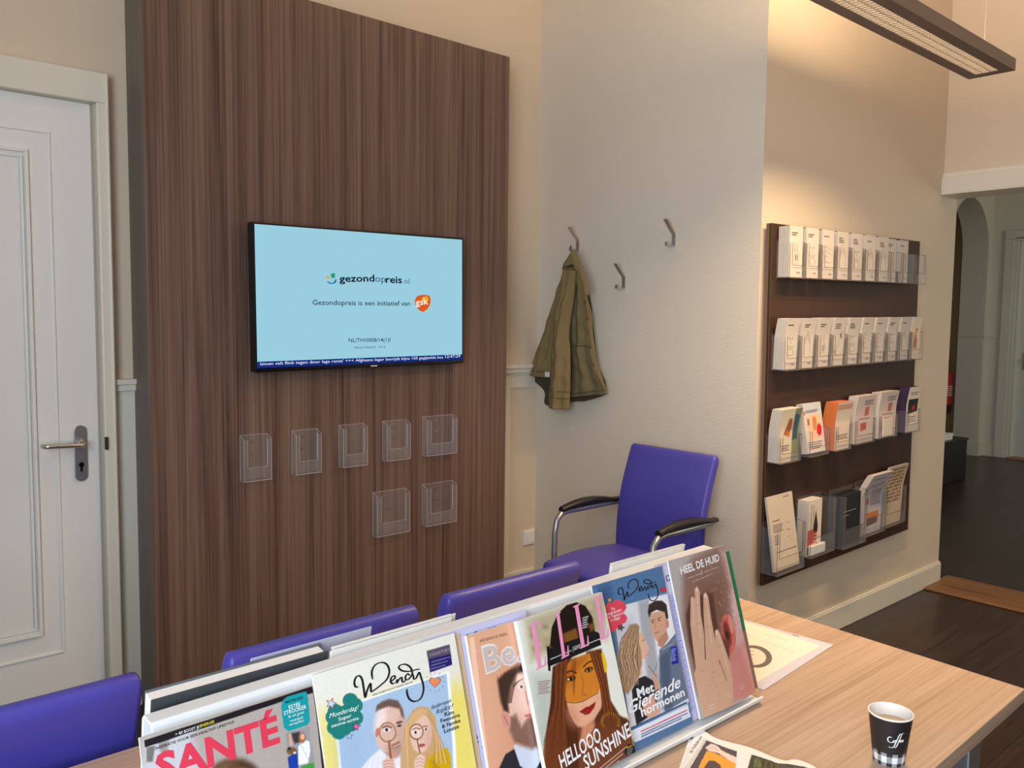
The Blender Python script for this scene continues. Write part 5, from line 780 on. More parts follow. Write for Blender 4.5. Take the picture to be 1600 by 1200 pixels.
["p",[20,20,24],[[48.5,210.4],[55.0,210.0],[47.1,173.6],[42.4,175.6]],0.5,1],
["p",[230,184,34],[[161.4,169.2],[167.5,168.7],[170.0,149.6],[165.9,138.5],[160.5,137.6]],0.8,1],
["p",[30,26,26],[[194.0,1.7],[192.4,-1.0],[189.7,-3.0],[186.2,-4.2],[182.2,-4.2],[178.1,-3.3],[174.3,-1.5],[171.2,1.1],[169.1,4.2],[168.1,7.5],[168.4,10.6],[170.0,13.4],[172.6,15.4],[176.1,16.5],[180.1,16.7],[184.2,15.8],[188.1,13.9],[191.2,11.3],[193.4,8.2],[194.4,4.9]],0.4,1],
["l",[214,170,50],[[135.7,61.2],[130.0,60.9]],0.7,0.3,1],
["l",[214,170,50],[[134.9,64.0],[129.0,64.8]],0.7,0.3,1],
["l",[214,170,50],[[135.1,66.7],[129.2,68.5]],0.7,0.3,1],
["l",[214,170,50],[[136.2,69.1],[130.7,71.8]],0.7,0.3,1],
["l",[214,170,50],[[138.2,71.1],[133.4,74.5]],0.7,0.3,1],
["l",[214,170,50],[[140.9,72.6],[137.2,76.5]],0.7,0.3,1],
["l",[214,170,50],[[144.2,73.4],[141.8,77.7]],0.7,0.3,1],
["l",[214,170,50],[[148.0,73.5],[146.9,77.9]],0.7,0.3,1],
["l",[214,170,50],[[151.9,73.0],[152.3,77.2]],0.7,0.3,1],
["l",[214,170,50],[[155.8,71.8],[157.6,75.5]],0.7,0.3,1],
["l",[214,170,50],[[159.4,70.0],[162.6,73.1]],0.7,0.3,1],
["l",[214,170,50],[[162.5,67.7],[166.9,69.9]],0.7,0.3,1],
["l",[214,170,50],[[164.9,65.1],[170.2,66.3]],0.7,0.3,1],
["l",[214,170,50],[[166.5,62.3],[172.4,62.4]],0.7,0.3,1],
["l",[214,170,50],[[167.1,59.4],[173.3,58.5]],0.7,0.3,1],
["l",[214,170,50],[[166.8,56.7],[172.8,54.7]],0.7,0.3,1],
["l",[214,170,50],[[165.5,54.3],[171.0,51.4]],0.7,0.3,1],
["l",[214,170,50],[[163.4,52.4],[168.1,48.8]],0.7,0.3,1],
["v",[238,152,188],[[18.9,183.1],[40.8,184.2],[42.9,198.0],[40.8,197.9],[36.7,186.7],[31.0,186.4],[32.5,216.5],[36.0,216.8],[37.2,211.3],[38.6,211.4],[39.4,226.6],[38.0,226.5],[36.2,219.5],[32.6,219.3],[34.1,249.6],[39.1,250.0],[41.5,240.5],[43.7,240.7],[43.6,253.1],[22.2,251.4],[22.1,249.3],[25.6,248.9],[22.5,186.0],[19.0,185.2]],"title"],
["v",[238,152,188],[[73.2,184.3],[91.2,185.5],[93.7,200.8],[91.9,200.7],[87.9,188.0],[83.3,187.7],[88.5,251.7],[91.5,252.7],[91.7,254.8],[78.7,253.6],[78.6,251.5],[81.4,251.0],[76.3,187.2],[73.3,186.4]],"title"],
["v",[238,152,188],[[117.3,188.2],[138.6,188.8],[140.9,203.7],[138.8,203.6],[134.6,191.4],[129.1,191.2],[132.6,253.6],[136.1,254.5],[136.2,256.6],[121.0,255.7],[120.9,253.7],[124.3,253.2],[120.8,191.0],[117.4,190.2]],"title"],
["v",[238,152,188],[[164.4,188.6],[187.5,189.4],[190.2,203.2],[187.9,203.1],[183.2,192.0],[177.3,191.7],[179.7,222.0],[183.5,222.2],[184.5,216.8],[186.0,216.8],[187.3,232.1],[185.8,232.0],[183.7,225.0],[180.0,224.8],[182.5,255.3],[187.8,255.7],[190.0,246.1],[192.3,246.3],[192.5,258.8],[170.0,257.3],[169.8,255.2],[173.5,254.7],[168.3,191.4],[164.6,190.6]],"title"],
["l",[40,22,14],[[54.8,177.8],[41.9,140.0],[24.0,109.2],[3.3,75.7]],0.5,0.3,0.7],
["l",[40,22,14],[[57.7,177.7],[43.0,136.9],[27.5,108.1],[9.1,73.7]],0.5,0.3,0.7],
["l",[40,22,14],[[60.6,177.6],[44.1,133.8],[31.0,106.9],[14.8,71.7]],0.5,0.3,0.7],
["l",[40,22,14],[[63.6,177.4],[45.2,130.7],[34.6,105.8],[20.6,69.7]],0.5,0.3,0.7],
["l",[40,22,14],[[66.5,177.3],[46.2,127.6],[38.1,104.6],[26.5,67.7]],0.5,0.3,0.7],
["l",[40,22,14],[[69.5,177.1],[47.3,124.5],[41.7,103.4],[32.3,65.7]],0.5,0.3,0.7],
["l",[40,22,14],[[72.4,177.0],[48.4,121.4],[45.3,102.3],[38.2,63.7]],0.5,0.3,0.7],
["l",[40,22,14],[[75.4,176.9],[49.5,118.3],[48.8,101.1],[44.1,61.6]],0.5,0.3,0.7],
["l",[40,22,14],[[78.4,176.7],[50.6,115.2],[52.4,99.9],[50.1,59.6]],0.5,0.3,0.7],
["l",[40,22,14],[[81.4,176.6],[51.7,112.1],[56.1,98.8],[56.1,57.5]],0.5,0.3,0.7],
["t","J\u2019ADIOR",[100.4,189.5],[119.2,190.1],6.0,[225,225,225],0,0.3,"lettering"],
["p",[150,110,110],[[18.0,166.0],[43.0,161.3],[42.5,159.6],[17.6,164.4]],0.4,0.75],
["p",[150,110,110],[[17.2,162.9],[39.0,158.7],[38.5,157.0],[16.7,161.2]],0.4,0.75],
["p",[150,110,110],[[16.3,159.7],[34.9,156.2],[34.5,154.5],[15.9,158.0]],0.4,0.75],
["p",[150,110,110],[[15.5,156.6],[38.8,152.1],[38.3,150.4],[15.0,154.9]],0.4,0.75],
["p",[150,110,110],[[14.6,153.4],[34.7,149.5],[34.3,147.8],[14.1,151.8]],0.4,0.75],
["p",[150,110,110],[[13.7,150.3],[38.6,145.4],[38.1,143.7],[13.3,148.6]],0.4,0.75],
["t","HELLOOO",[29.5,30.8],[124.1,42.6],22.0,[244,244,244],1.5,0.1,"headline"],
["t","SUNSHINE",[77.5,12.0],[192.0,28.2],21.7,[244,244,244],1.5,0.1,"headline"],
["p",[210,190,170],[[94.2,3.7],[176.8,15.9],[176.1,13.7],[93.5,1.6]],0.4,0.75],
["p",[210,190,170],[[92.5,-1.7],[164.3,8.7],[163.6,6.6],[91.9,-3.8]],0.4,0.75],
["p",[210,190,170],[[90.9,-7.1],[152.0,1.6],[151.3,-0.5],[90.3,-9.2]],0.4,0.75],
["t","MEEST",[175.3,11.1],[189.2,10.2],3.0,[230,190,60],0.2,0,"lettering"],
["p",[200,200,200],[[173.9,9.2],[189.2,7.8],[188.8,6.7],[173.6,8.1]],0.4,0.75],
["p",[200,200,200],[[172.9,6.2],[186.3,4.9],[185.9,3.8],[172.6,5.1]],0.4,0.75],
["p",[200,200,200],[[172.0,3.2],[183.4,2.1],[183.0,1.0],[171.6,2.1]],0.4,0.75],
["p",[230,230,230],[[136.6,233.5],[150.8,233.1],[150.1,231.0],[136.0,231.4]],0.4,0.75],
["p",[230,230,230],[[135.5,229.8],[147.9,229.5],[147.3,227.4],[134.9,227.8]],0.4,0.75],
["p",[230,230,230],[[134.4,226.2],[145.0,225.9],[144.4,223.8],[133.8,224.1]],0.4,0.75],
["p",[230,230,230],[[133.4,222.5],[146.6,222.1],[146.0,220.1],[132.8,220.5]],0.4,0.75],
["p",[230,230,230],[[132.3,218.9],[143.7,218.5],[143.1,216.5],[131.7,216.9]],0.4,0.75]]},"denim":{"x0":1.024,"v0":0,"rot":0,"w":0.186,"h":0.278,"ops":[["p",[84,118,158],[[-22.9,297.3],[390.2,303.7],[255.3,-198.0],[-89.0,-71.2]],0.8,1],
["p",[60,90,130],[[13.3,275.7],[49.6,275.9],[21.7,2.7],[-11.0,13.1]],6,0.6],
["l",[62,92,132],[[18.6,282.0],[32.9,281.7]],0.5,0.4,0.5],
["l",[110,142,178],[[42.1,271.5],[56.8,271.1]],0.5,0.4,0.5],
["l",[62,92,132],[[66.1,260.9],[81.1,260.4]],0.5,0.4,0.5],
["l",[110,142,178],[[90.6,250.0],[105.9,249.4]],0.5,0.4,0.5],
["l",[62,92,132],[[115.6,238.9],[131.1,238.2]],0.5,0.4,0.5],
["l",[110,142,178],[[151.5,261.5],[167.6,261.0]],0.5,0.4,0.5],
["l",[62,92,132],[[177.8,250.2],[194.2,249.6]],0.5,0.4,0.5],
["l",[110,142,178],[[38.4,260.9],[53.0,260.4]],0.5,0.4,0.5],
["l",[62,92,132],[[62.3,250.2],[77.2,249.6]],0.5,0.4,0.5],
["l",[110,142,178],[[86.7,239.2],[101.8,238.6]],0.5,0.4,0.5],
["l",[62,92,132],[[121.6,261.6],[137.3,261.1]],0.5,0.4,0.5],
["l",[110,142,178],[[147.3,250.4],[163.3,249.8]],0.5,0.4,0.5],
["l",[62,92,132],[[173.5,239.0],[189.8,238.4]],0.5,0.4,0.5],
["l",[110,142,178],[[34.7,250.4],[49.2,249.8]],0.5,0.4,0.5],
["l",[62,92,132],[[68.0,272.4],[82.9,272.0]],0.5,0.4,0.5],
["l",[110,142,178],[[92.5,261.6],[107.8,261.1]],0.5,0.4,0.5],
["l",[62,92,132],[[117.5,250.6],[133.1,250.0]],0.5,0.4,0.5],
["l",[110,142,178],[[143.1,239.4],[159.0,238.7]],0.5,0.4,0.5],
["l",[62,92,132],[[169.1,227.9],[185.4,227.2]],0.5,0.4,0.5],
["l",[110,142,178],[[40.1,272.3],[54.8,271.9]],0.5,0.4,0.5],
["l",[62,92,132],[[64.1,261.6],[79.0,261.1]],0.5,0.4,0.5],
["l",[110,142,178],[[88.5,250.8],[103.8,250.2]],0.5,0.4,0.5],
["l",[62,92,132],[[113.5,239.7],[129.0,239.0]],0.5,0.4,0.5],
["l",[110,142,178],[[149.3,262.3],[165.4,261.8]],0.5,0.4,0.5],
["l",[62,92,132],[[175.6,251.0],[192.0,250.4]],0.5,0.4,0.5],
["l",[110,142,178],[[36.4,261.7],[51.0,261.2]],0.5,0.4,0.5],
["l",[62,92,132],[[60.3,250.9],[75.1,250.4]],0.5,0.4,0.5],
["l",[110,142,178],[[84.6,240.0],[99.8,239.4]],0.5,0.4,0.5],
["l",[62,92,132],[[119.5,262.3],[135.1,261.8]],0.5,0.4,0.5],
["l",[110,142,178],[[145.1,251.2],[161.1,250.6]],0.5,0.4,0.5],
["l",[62,92,132],[[171.2,239.8],[187.6,239.2]],0.5,0.4,0.5],
["l",[110,142,178],[[32.7,251.1],[47.2,250.6]],0.5,0.4,0.5],
["l",[62,92,132],[[65.9,273.1],[80.9,272.7]],0.5,0.4,0.5],
["l",[110,142,178],[[90.4,262.4],[105.7,261.9]],0.5,0.4,0.5],
["l",[62,92,132],[[115.4,251.4],[131.0,250.8]],0.5,0.4,0.5],
["l",[110,142,178],[[140.9,240.2],[156.8,239.5]],0.5,0.4,0.5],
["l",[62,92,132],[[166.9,228.7],[183.2,228.0]],0.5,0.4,0.5],
["l",[110,142,178],[[38.2,273.0],[52.7,272.6]],0.5,0.4,0.5],
["l",[62,92,132],[[62.1,262.4],[77.0,261.9]],0.5,0.4,0.5],
["l",[110,142,178],[[86.5,251.5],[101.7,251.0]],0.5,0.4,0.5],
["p",[212,212,218],[[40.4,233.0],[188.8,227.2],[190.6,39.3],[179.1,32.5],[27.0,35.5]],0.5,1],
["p",[150,150,156],[[104.4,230.3],[134.8,229.5],[118.1,45.0],[85.3,40.0]],6,0.7],
["p",[232,232,238],[[134.8,229.5],[185.8,227.0],[192.9,125.5],[129.2,131.2]],5,0.8],
["p",[176,176,184],[[34.0,208.1],[82.1,207.1],[60.5,133.8],[32.5,126.6]],16,0.6],
["p",[106,120,142],[[135.8,139.6],[157.5,144.4],[185.9,155.6],[191.7,141.3],[192.9,99.9],[188.7,42.4],[119.6,37.2],[119.9,88.8]],1.2,1],
["p",[70,80,98],[[132.2,127.9],[162.1,133.1],[140.0,38.7],[116.6,40.5]],6,0.6],
["l",[150,164,184],[[143.3,137.7],[172.8,140.7],[185.5,147.9]],1.6,0.8,1],
["p",[208,160,136],[[128.7,204.3],[175.3,200.6],[174.2,181.5],[160.1,159.0],[147.3,150.7],[134.2,153.8],[127.1,165.6],[125.2,184.9]],1.2,1],
["p",[186,136,114],[[137.2,156.9],[164.3,165.7],[166.2,152.5],[144.0,140.1],[134.3,147.5]],2,1],
["p",[196,140,120],[[174.2,175.0],[173.4,173.1],[172.2,171.5],[170.7,170.4],[169.2,169.8],[167.6,169.8],[166.3,170.5],[165.3,171.6],[164.7,173.2],[164.6,175.1],[165.0,177.1],[165.9,179.0],[167.1,180.6],[168.5,181.7],[170.1,182.3],[171.6,182.3],[172.9,181.7],[173.9,180.5],[174.5,178.9],[174.6,177.0]],0.8,1],
["p",[54,44,40],[[125.0,207.7],[131.6,219.0],[149.5,222.3],[168.6,218.3],[178.0,209.1],[175.8,186.3],[169.6,185.1],[169.6,198.0],[148.6,206.4],[132.8,204.7],[125.8,197.4]],1.2,1],
["l",[96,80,68],[[132.0,211.2],[140.9,220.6]],0.7,0.4,0.7],
["l",[96,80,68],[[137.5,210.8],[145.4,219.6]],0.7,0.4,0.7],
["l",[96,80,68],[[143.0,210.4],[150.0,218.6]],0.7,0.4,0.7],
["l",[96,80,68],[[148.5,210.0],[154.5,217.7]],0.7,0.4,0.7],
["l",[96,80,68],[[154.0,209.6],[159.1,216.7]],0.7,0.4,0.7],
["l",[96,80,68],[[159.6,209.1],[163.7,215.7]],0.7,0.4,0.7],
["l",[96,80,68],[[165.2,208.7],[168.3,214.8]],0.7,0.4,0.7],
["l",[96,80,68],[[170.8,208.3],[172.9,213.8]],0.7,0.4,0.7],
["l",[60,44,38],[[128.7,191.2],[138.3,191.5]],1.2,0.5,1],
["l",[60,44,38],[[146.2,190.8],[156.9,191.5]],1.2,0.5,1],
["p",[50,40,38],[[135.0,187.2],[134.8,187.0],[134.3,186.8],[133.7,186.7],[132.9,186.7],[132.1,186.9],[131.3,187.1],[130.6,187.4],[130.1,187.7],[129.8,188.1],[129.8,188.4],[130.0,188.7],[130.5,188.8],[131.1,188.9],[131.9,188.9],[132.7,188.8],[133.5,188.5],[134.2,188.2],[134.7,187.9],[135.0,187.5]],0.8,1],
["p",[50,40,38],[[153.3,186.7],[153.1,186.4],[152.7,186.2],[152.0,186.1],[151.2,186.2],[150.4,186.3],[149.6,186.5],[148.9,186.8],[148.4,187.2],[148.1,187.5],[148.1,187.8],[148.3,188.1],[148.7,188.3],[149.4,188.4],[150.2,188.3],[151.0,188.2],[151.8,188.0],[152.5,187.7],[153.0,187.3],[153.3,187.0]],0.8,1],
["l",[170,118,100],[[141.1,190.2],[134.8,177.6],[139.2,176.1]],1,0.8,1],
["l",[160,90,84],[[132.1,168.7],[143.4,169.1]],1.4,0.6,1],
["p",[220,176,152],[[90.2,182.9],[100.4,178.1],[104.1,164.8],[111.3,147.6],[105.0,144.7],[105.0,137.2],[94.9,134.3],[84.7,136.4],[80.3,111.6],[68.4,109.9],[71.5,145.6]],1.2,1],
["l",[80,60,50],[[96.2,164.2],[102.5,164.6]],1,0.5,1],
["l",[170,90,84],[[99.3,138.7],[104.7,138.8]],1.2,0.5,1],
["p",[40,40,46],[[47.9,93.8],[67.7,107.7],[86.7,107.5],[102.5,95.9],[113.8,75.7],[102.8,59.2],[78.2,42.0],[43.2,38.1],[43.5,64.1]],1.2,1],
["p",[212,164,140],[[67.5,69.2],[96.3,75.6],[103.6,49.2],[108.7,40.4],[77.2,38.7],[65.6,50.5]],1.5,1],
["p",[208,158,134],[[106.7,107.1],[115.4,106.1],[117.1,79.7],[104.1,75.9]],1,1],
["l",[60,60,66],[[100.4,120.6],[114.8,97.6]],1.2,0.4,1],
["l",[100,110,130],[[111.1,108.5],[130.7,125.8]],1,0.4,1],
["p",[168,134,104],[[71.6,197.1],[90.3,195.8],[96.7,188.9],[86.8,171.4],[89.1,151.1],[85.1,127.5],[69.1,112.2],[50.6,97.9],[36.4,89.8],[28.2,99.2],[25.2,119.0],[31.5,150.8],[47.5,175.8]],2,1],
["l",[224,198,166],[[75.2,196.3],[40.6,177.5],[29.4,153.7],[28.4,127.7],[17.4,106.9]],1.1,0.5,0.8],
["l",[86,62,46],[[75.6,196.2],[40.6,173.4],[36.6,151.9],[29.5,127.4],[22.4,105.7]],1.1,0.5,0.8],
["l",[186,150,116],[[76.0,196.1],[41.6,172.8],[26.4,154.5],[30.6,127.1],[23.8,105.4]],1.1,0.5,0.8],
["l",[120,92,70],[[76.4,196.0],[43.7,176.1],[30.7,153.4],[31.6,126.8],[21.3,106.2]],1.1,0.5,0.8],
["l",[224,198,166],[[76.8,195.9],[45.9,179.9],[40.4,151.0],[32.7,126.6],[18.2,107.1]],1.1,0.5,0.8],
["l",[86,62,46],[[77.2,195.8],[47.3,180.5],[31.1,153.3],[33.8,126.3],[18.3,107.2]],1.1,0.5,0.8],
["l",[186,150,116],[[77.6,195.7],[47.5,177.2],[32.2,153.0],[34.9,126.0],[22.6,106.2]],1.1,0.5,0.8],
["l",[120,92,70],[[78.0,195.6],[47.4,172.7],[43.7,150.1],[35.9,125.7],[28.1,104.8]],1.1,0.5,0.8],
["l",[224,198,166],[[78.5,195.6],[48.0,170.9],[36.0,152.1],[37.0,125.4],[30.8,104.2]],1.1,0.5,0.8],
["l",[86,62,46],[[78.9,195.5],[49.9,173.3],[34.0,152.6],[38.1,125.2],[29.1,104.7]],1.1,0.5,0.8],
["l",[186,150,116],[[79.3,195.4],[52.2,177.3],[46.4,149.5],[39.2,124.9],[25.7,105.8]],1.1,0.5,0.8],
["l",[120,92,70],[[79.7,195.3],[53.9,179.2],[41.2,150.8],[40.2,124.6],[24.7,106.1]],1.1,0.5,0.8],
["l",[224,198,166],[[80.1,195.2],[54.4,176.8],[36.1,152.0],[41.3,124.3],[27.9,105.4]],1.1,0.5,0.8],
["l",[86,62,46],[[80.5,195.1],[54.2,172.2],[48.7,148.9],[42.4,124.0],[33.6,103.9]],1.1,0.5,0.8],
["l",[186,150,116],[[80.9,195.0],[54.6,169.3],[46.4,149.5],[43.5,123.7],[37.4,103.0]],1.1,0.5,0.8],
["l",[120,92,70],[[81.4,194.9],[56.1,170.6],[38.8,151.4],[44.6,123.5],[36.9,103.3]],1.1,0.5,0.8],
["l",[224,198,166],[[81.8,194.8],[58.5,174.6],[50.5,148.4],[45.7,123.2],[33.5,104.3]],1.1,0.5,0.8],
["l",[86,62,46],[[82.2,194.7],[60.5,177.4],[51.4,148.2],[46.7,122.9],[31.4,105.0]],1.1,0.5,0.8],
["l",[186,150,116],[[82.6,194.6],[61.3,176.2],[42.0,150.6],[47.8,122.6],[33.5,104.5]],1.1,0.5,0.8],
["l",[120,92,70],[[83.0,194.5],[61.2,171.8],[52.0,148.1],[48.9,122.3],[38.9,103.2]],1.1,0.5,0.8],
["l",[224,198,166],[[83.4,194.4],[61.3,168.1],[56.2,147.0],[50.0,122.0],[43.7,102.0]],1.1,0.5,0.8],
["l",[86,62,46],[[83.9,194.3],[62.5,168.1],[45.8,149.6],[51.1,121.7],[44.4,101.9]],1.1,0.5,0.8],
["l",[186,150,116],[[84.3,194.2],[64.8,171.7],[53.3,147.7],[52.2,121.5],[41.5,102.8]],1.1,0.5,0.8],
["l",[120,92,70],[[84.7,194.1],[67.0,175.3],[60.6,145.9],[53.3,121.2],[38.6,103.7]],1.1,0.5,0.8],
["l",[224,198,166],[[85.1,194.0],[68.2,175.3],[50.1,148.5],[54.4,120.9],[39.4,103.6]],1.1,0.5,0.8],
["l",[86,62,46],[[85.5,193.9],[68.3,171.5],[54.7,147.4],[55.5,120.6],[44.2,102.4]],1.1,0.5,0.8],
["l",[186,150,116],[[85.9,193.9],[68.2,167.1],[64.5,144.9],[56.6,120.3],[49.6,101.0]],1.1,0.5,0.8],
["l",[120,92,70],[[86.3,193.8],[69.0,166.0],[54.8,147.3],[57.7,120.0],[51.7,100.6]],1.1,0.5,0.8],
["l",[224,198,166],[[86.8,193.7],[71.0,168.9],[56.2,147.0],[58.8,119.7],[49.5,101.3]],1.1,0.5,0.8],
["l",[86,62,46],[[87.2,193.6],[73.4,172.9],[67.9,144.1],[59.9,119.4],[46.1,102.3]],1.1,0.5,0.8],
["l",[186,150,116],[[87.6,193.5],[75.0,174.1],[59.9,146.1],[61.0,119.2],[45.7,102.5]],1.1,0.5,0.8],
["l",[120,92,70],[[88.0,193.4],[75.3,171.2],[58.0,146.6],[62.1,118.9],[49.6,101.6]],1.1,0.5,0.8],
["l",[224,198,166],[[88.4,193.3],[75.1,166.5],[70.7,143.4],[63.2,118.6],[55.3,100.1]],1.1,0.5,0.8],
["l",[86,62,46],[[88.8,193.2],[75.6,164.2],[65.2,144.8],[64.3,118.3],[58.6,99.4]],1.1,0.5,0.8],
["l",[186,150,116],[[89.3,193.1],[77.4,166.1],[60.2,146.0],[65.4,118.0],[57.5,99.8]],1.1,0.5,0.8],
["l",[120,92,70],[[89.7,193.0],[79.8,170.2],[73.0,142.8],[66.5,117.7],[54.0,100.8]],1.1,0.5,0.8],
["l",[224,198,166],[[90.1,192.9],[81.7,172.5],[70.4,143.4],[67.6,117.4],[52.4,101.4]],1.1,0.5,0.8],
["l",[86,62,46],[[90.5,192.8],[82.4,170.7],[62.9,145.3],[68.7,117.1],[55.2,100.7]],1.1,0.5,0.8],
["l",[186,150,116],[[90.9,192.7],[82.2,166.1],[74.9,142.3],[69.8,116.8],[60.8,99.3]],1.1,0.5,0.8],
["l",[120,92,70],[[91.4,192.6],[82.4,162.7],[75.6,142.1],[70.9,116.5],[65.2,98.2]],1.1,0.5,0.8],
["l",[224,198,166],[[91.8,192.5],[83.8,163.5],[66.1,144.5],[72.0,116.2],[65.3,98.3]],1.1,0.5,0.8],
["l",[86,62,46],[[92.2,192.4],[86.2,167.3],[76.4,141.9],[73.1,116.0],[62.0,99.3]],1.1,0.5,0.8],
["l",[186,150,116],[[92.6,192.3],[88.4,170.6],[80.5,140.9],[74.2,115.7],[59.5,100.1]],1.1,0.5,0.8],
["l",[120,92,70],[[93.0,192.2],[89.4,169.9],[70.0,143.6],[75.3,115.4],[61.0,99.8]],1.1,0.5,0.8],
["p",[34,44,152],[[164.8,136.3],[183.4,135.1],[179.6,105.3],[160.4,107.2]],0.4,1],
["p",[120,30,40],[[178.5,237.9],[178.7,238.2],[179.7,239.0],[181.7,239.5],[184.1,239.2],[186.1,238.2],[187.1,236.6],[186.6,235.0],[184.8,233.8],[182.0,232.8],[179.3,232.0],[177.3,231.3],[176.3,230.6],[176.1,230.3],[176.1,230.7],[175.6,231.6],[174.2,233.1],[172.3,234.8],[170.5,236.6],[169.6,238.4],[170.1,240.0],[171.9,241.0],[174.3,241.2],[176.6,240.5],[178.0,239.3],[178.5,238.3]],0.4,1],
["p",[214,50,66],[[178.4,237.7],[178.6,238.0],[179.5,238.7],[181.3,239.1],[183.4,238.9],[185.3,237.9],[186.2,236.5],[185.7,235.1],[184.0,234.0],[181.6,233.2],[179.2,232.5],[177.4,231.8],[176.5,231.2],[176.3,231.0],[176.2,231.2],[175.8,232.1],[174.6,233.4],[172.9,234.9],[171.3,236.6],[170.5,238.2],[170.9,239.6],[172.5,240.5],[174.7,240.7],[176.7,240.1],[178.0,239.0],[178.4,238.1]],0.4,1],
["p",[216,78,94],[[65.6,233.0],[64.2,230.6],[61.7,228.6],[58.4,227.4],[54.5,227.0],[50.5,227.4],[46.8,228.6],[43.6,230.6],[41.4,233.0],[40.3,235.7],[40.4,238.4],[41.8,240.8],[44.2,242.8],[47.5,244.0],[51.3,244.5],[55.3,244.1],[59.1,242.9],[62.3,240.9],[64.6,238.5],[65.7,235.8]],0.4,1],
["p",[216,78,94],[[73.4,227.6],[72.0,225.2],[69.5,223.2],[66.2,222.0],[62.3,221.6],[58.3,222.0],[54.5,223.3],[51.3,225.2],[49.1,227.7],[48.0,230.4],[48.1,233.1],[49.5,235.5],[51.9,237.5],[55.2,238.7],[59.1,239.2],[63.1,238.8],[66.9,237.5],[70.1,235.6],[72.4,233.1],[73.5,230.4]],0.4,1],
["p",[216,78,94],[[46.7,232.1],[45.4,229.7],[43.0,227.8],[39.7,226.5],[35.9,226.1],[32.0,226.6],[28.3,227.8],[25.2,229.7],[23.0,232.1],[21.9,234.8],[22.0,237.5],[23.3,239.9],[25.7,241.8],[28.9,243.1],[32.7,243.5],[36.7,243.1],[40.4,241.9],[43.5,240.0],[45.7,237.5],[46.9,234.8]],0.4,1],
["p",[216,78,94],[[41.0,224.8],[39.6,222.4],[37.2,220.5],[34.0,219.3],[30.2,218.9],[26.3,219.3],[22.6,220.6],[19.6,222.5],[17.4,224.9],[16.3,227.5],[16.4,230.2],[17.7,232.6],[20.1,234.5],[23.3,235.8],[27.0,236.2],[30.9,235.8],[34.6,234.6],[37.8,232.6],[40.0,230.2],[41.1,227.5]],0.4,1],
["p",[216,78,94],[[65.0,218.3],[63.7,215.9],[61.2,214.0],[57.9,212.7],[54.0,212.3],[50.0,212.8],[46.3,214.1],[43.2,216.0],[40.9,218.4],[39.8,221.1],[39.9,223.8],[41.3,226.3],[43.7,228.2],[47.0,229.4],[50.8,229.8],[54.8,229.4],[58.6,228.2],[61.8,226.2],[64.0,223.8],[65.2,221.0]],0.4,1],
["p",[216,78,94],[[69.7,208.6],[68.3,206.2],[65.9,204.3],[62.5,203.1],[58.7,202.7],[54.7,203.2],[50.9,204.5],[47.8,206.4],[45.5,208.9],[44.4,211.6],[44.6,214.3],[45.9,216.7],[48.3,218.6],[51.6,219.8],[55.5,220.2],[59.5,219.8],[63.3,218.5],[66.5,216.6],[68.7,214.1],[69.9,211.4]],0.4,1],
["p",[216,78,94],[[40.8,211.4],[39.5,209.0],[37.1,207.1],[33.8,205.9],[30.1,205.6],[26.2,206.0],[22.5,207.3],[19.4,209.2],[17.2,211.6],[16.2,214.3],[16.3,217.0],[17.6,219.3],[19.9,221.2],[23.1,222.5],[26.9,222.9],[30.8,222.4],[34.5,221.2],[37.6,219.3],[39.8,216.8],[40.9,214.1]],0.4,1],
["p",[216,78,94],[[41.6,201.5],[40.3,199.1],[37.9,197.2],[34.6,196.1],[30.9,195.7],[27.0,196.2],[23.3,197.5],[20.3,199.4],[18.1,201.8],[17.0,204.5],[17.1,207.1],[18.4,209.5],[20.8,211.4],[24.0,212.6],[27.7,213.0],[31.6,212.5],[35.3,211.3],[38.4,209.3],[40.7,206.9],[41.8,204.2]],0.4,1],
["p",[216,78,94],[[53.3,203.7],[52.0,201.3],[49.6,199.4],[46.3,198.2],[42.5,197.9],[38.5,198.3],[34.8,199.6],[31.7,201.6],[29.5,204.0],[28.4,206.7],[28.5,209.4],[29.9,211.7],[32.3,213.6],[35.5,214.9],[39.3,215.3],[43.2,214.8],[47.0,213.5],[50.1,211.6],[52.4,209.1],[53.5,206.4]],0.4,1],
["p",[70,60,50],[[38.0,252.9],[39.2,248.7],[45.0,247.2],[39.8,245.5],[40.1,241.4],[35.6,244.5],[30.0,243.5],[32.4,247.1],[28.7,250.6],[34.6,249.7]],0.3,1],
["p",[214,170,110],[[37.5,251.3],[38.4,248.3],[42.6,247.1],[38.8,246.0],[39.0,243.0],[35.8,245.2],[31.7,244.5],[33.5,247.1],[30.8,249.6],[35.1,249.0]],0.3,1],
["p",[50,40,44],[[54.7,203.7],[54.3,198.7],[60.6,195.6],[53.5,195.0],[52.0,190.4],[48.0,194.9],[40.8,195.2],[45.4,198.5],[42.5,203.4],[49.3,200.9]],0.3,1],
["p",[90,80,84],[[53.4,202.0],[53.1,198.4],[57.7,196.2],[52.6,195.8],[51.4,192.4],[48.6,195.7],[43.4,195.9],[46.7,198.3],[44.6,201.8],[49.5,200.0]],0.3,1],
["p",[222,226,234],[[25.7,33.6],[182.3,32.1],[181.4,16.8],[27.7,20.6]],0.6,1],
["p",[60,96,140],[[25.1,38.9],[180.8,37.6],[180.5,34.1],[25.4,35.1]],0.4,1],
["p",[216,222,232],[[27.7,20.6],[183.3,17.5],[183.6,10.6],[32.2,13.4]],0.6,1],
["s",[12,12,20],[[65.6,251.5],[61.0,252.3],[60.4,256.7],[64.1,260.9],[69.3,261.6],[72.3,257.5],[72.2,248.6],[71.8,240.0],[76.5,245.8],[83.3,251.8],[82.1,244.9],[83.9,243.9],[96.4,247.2],[109.0,252.0],[114.6,259.0],[112.7,266.0],[105.0,269.1],[95.0,267.9],[88.5,262.5],[87.6,255.0]],2.1,"title"],
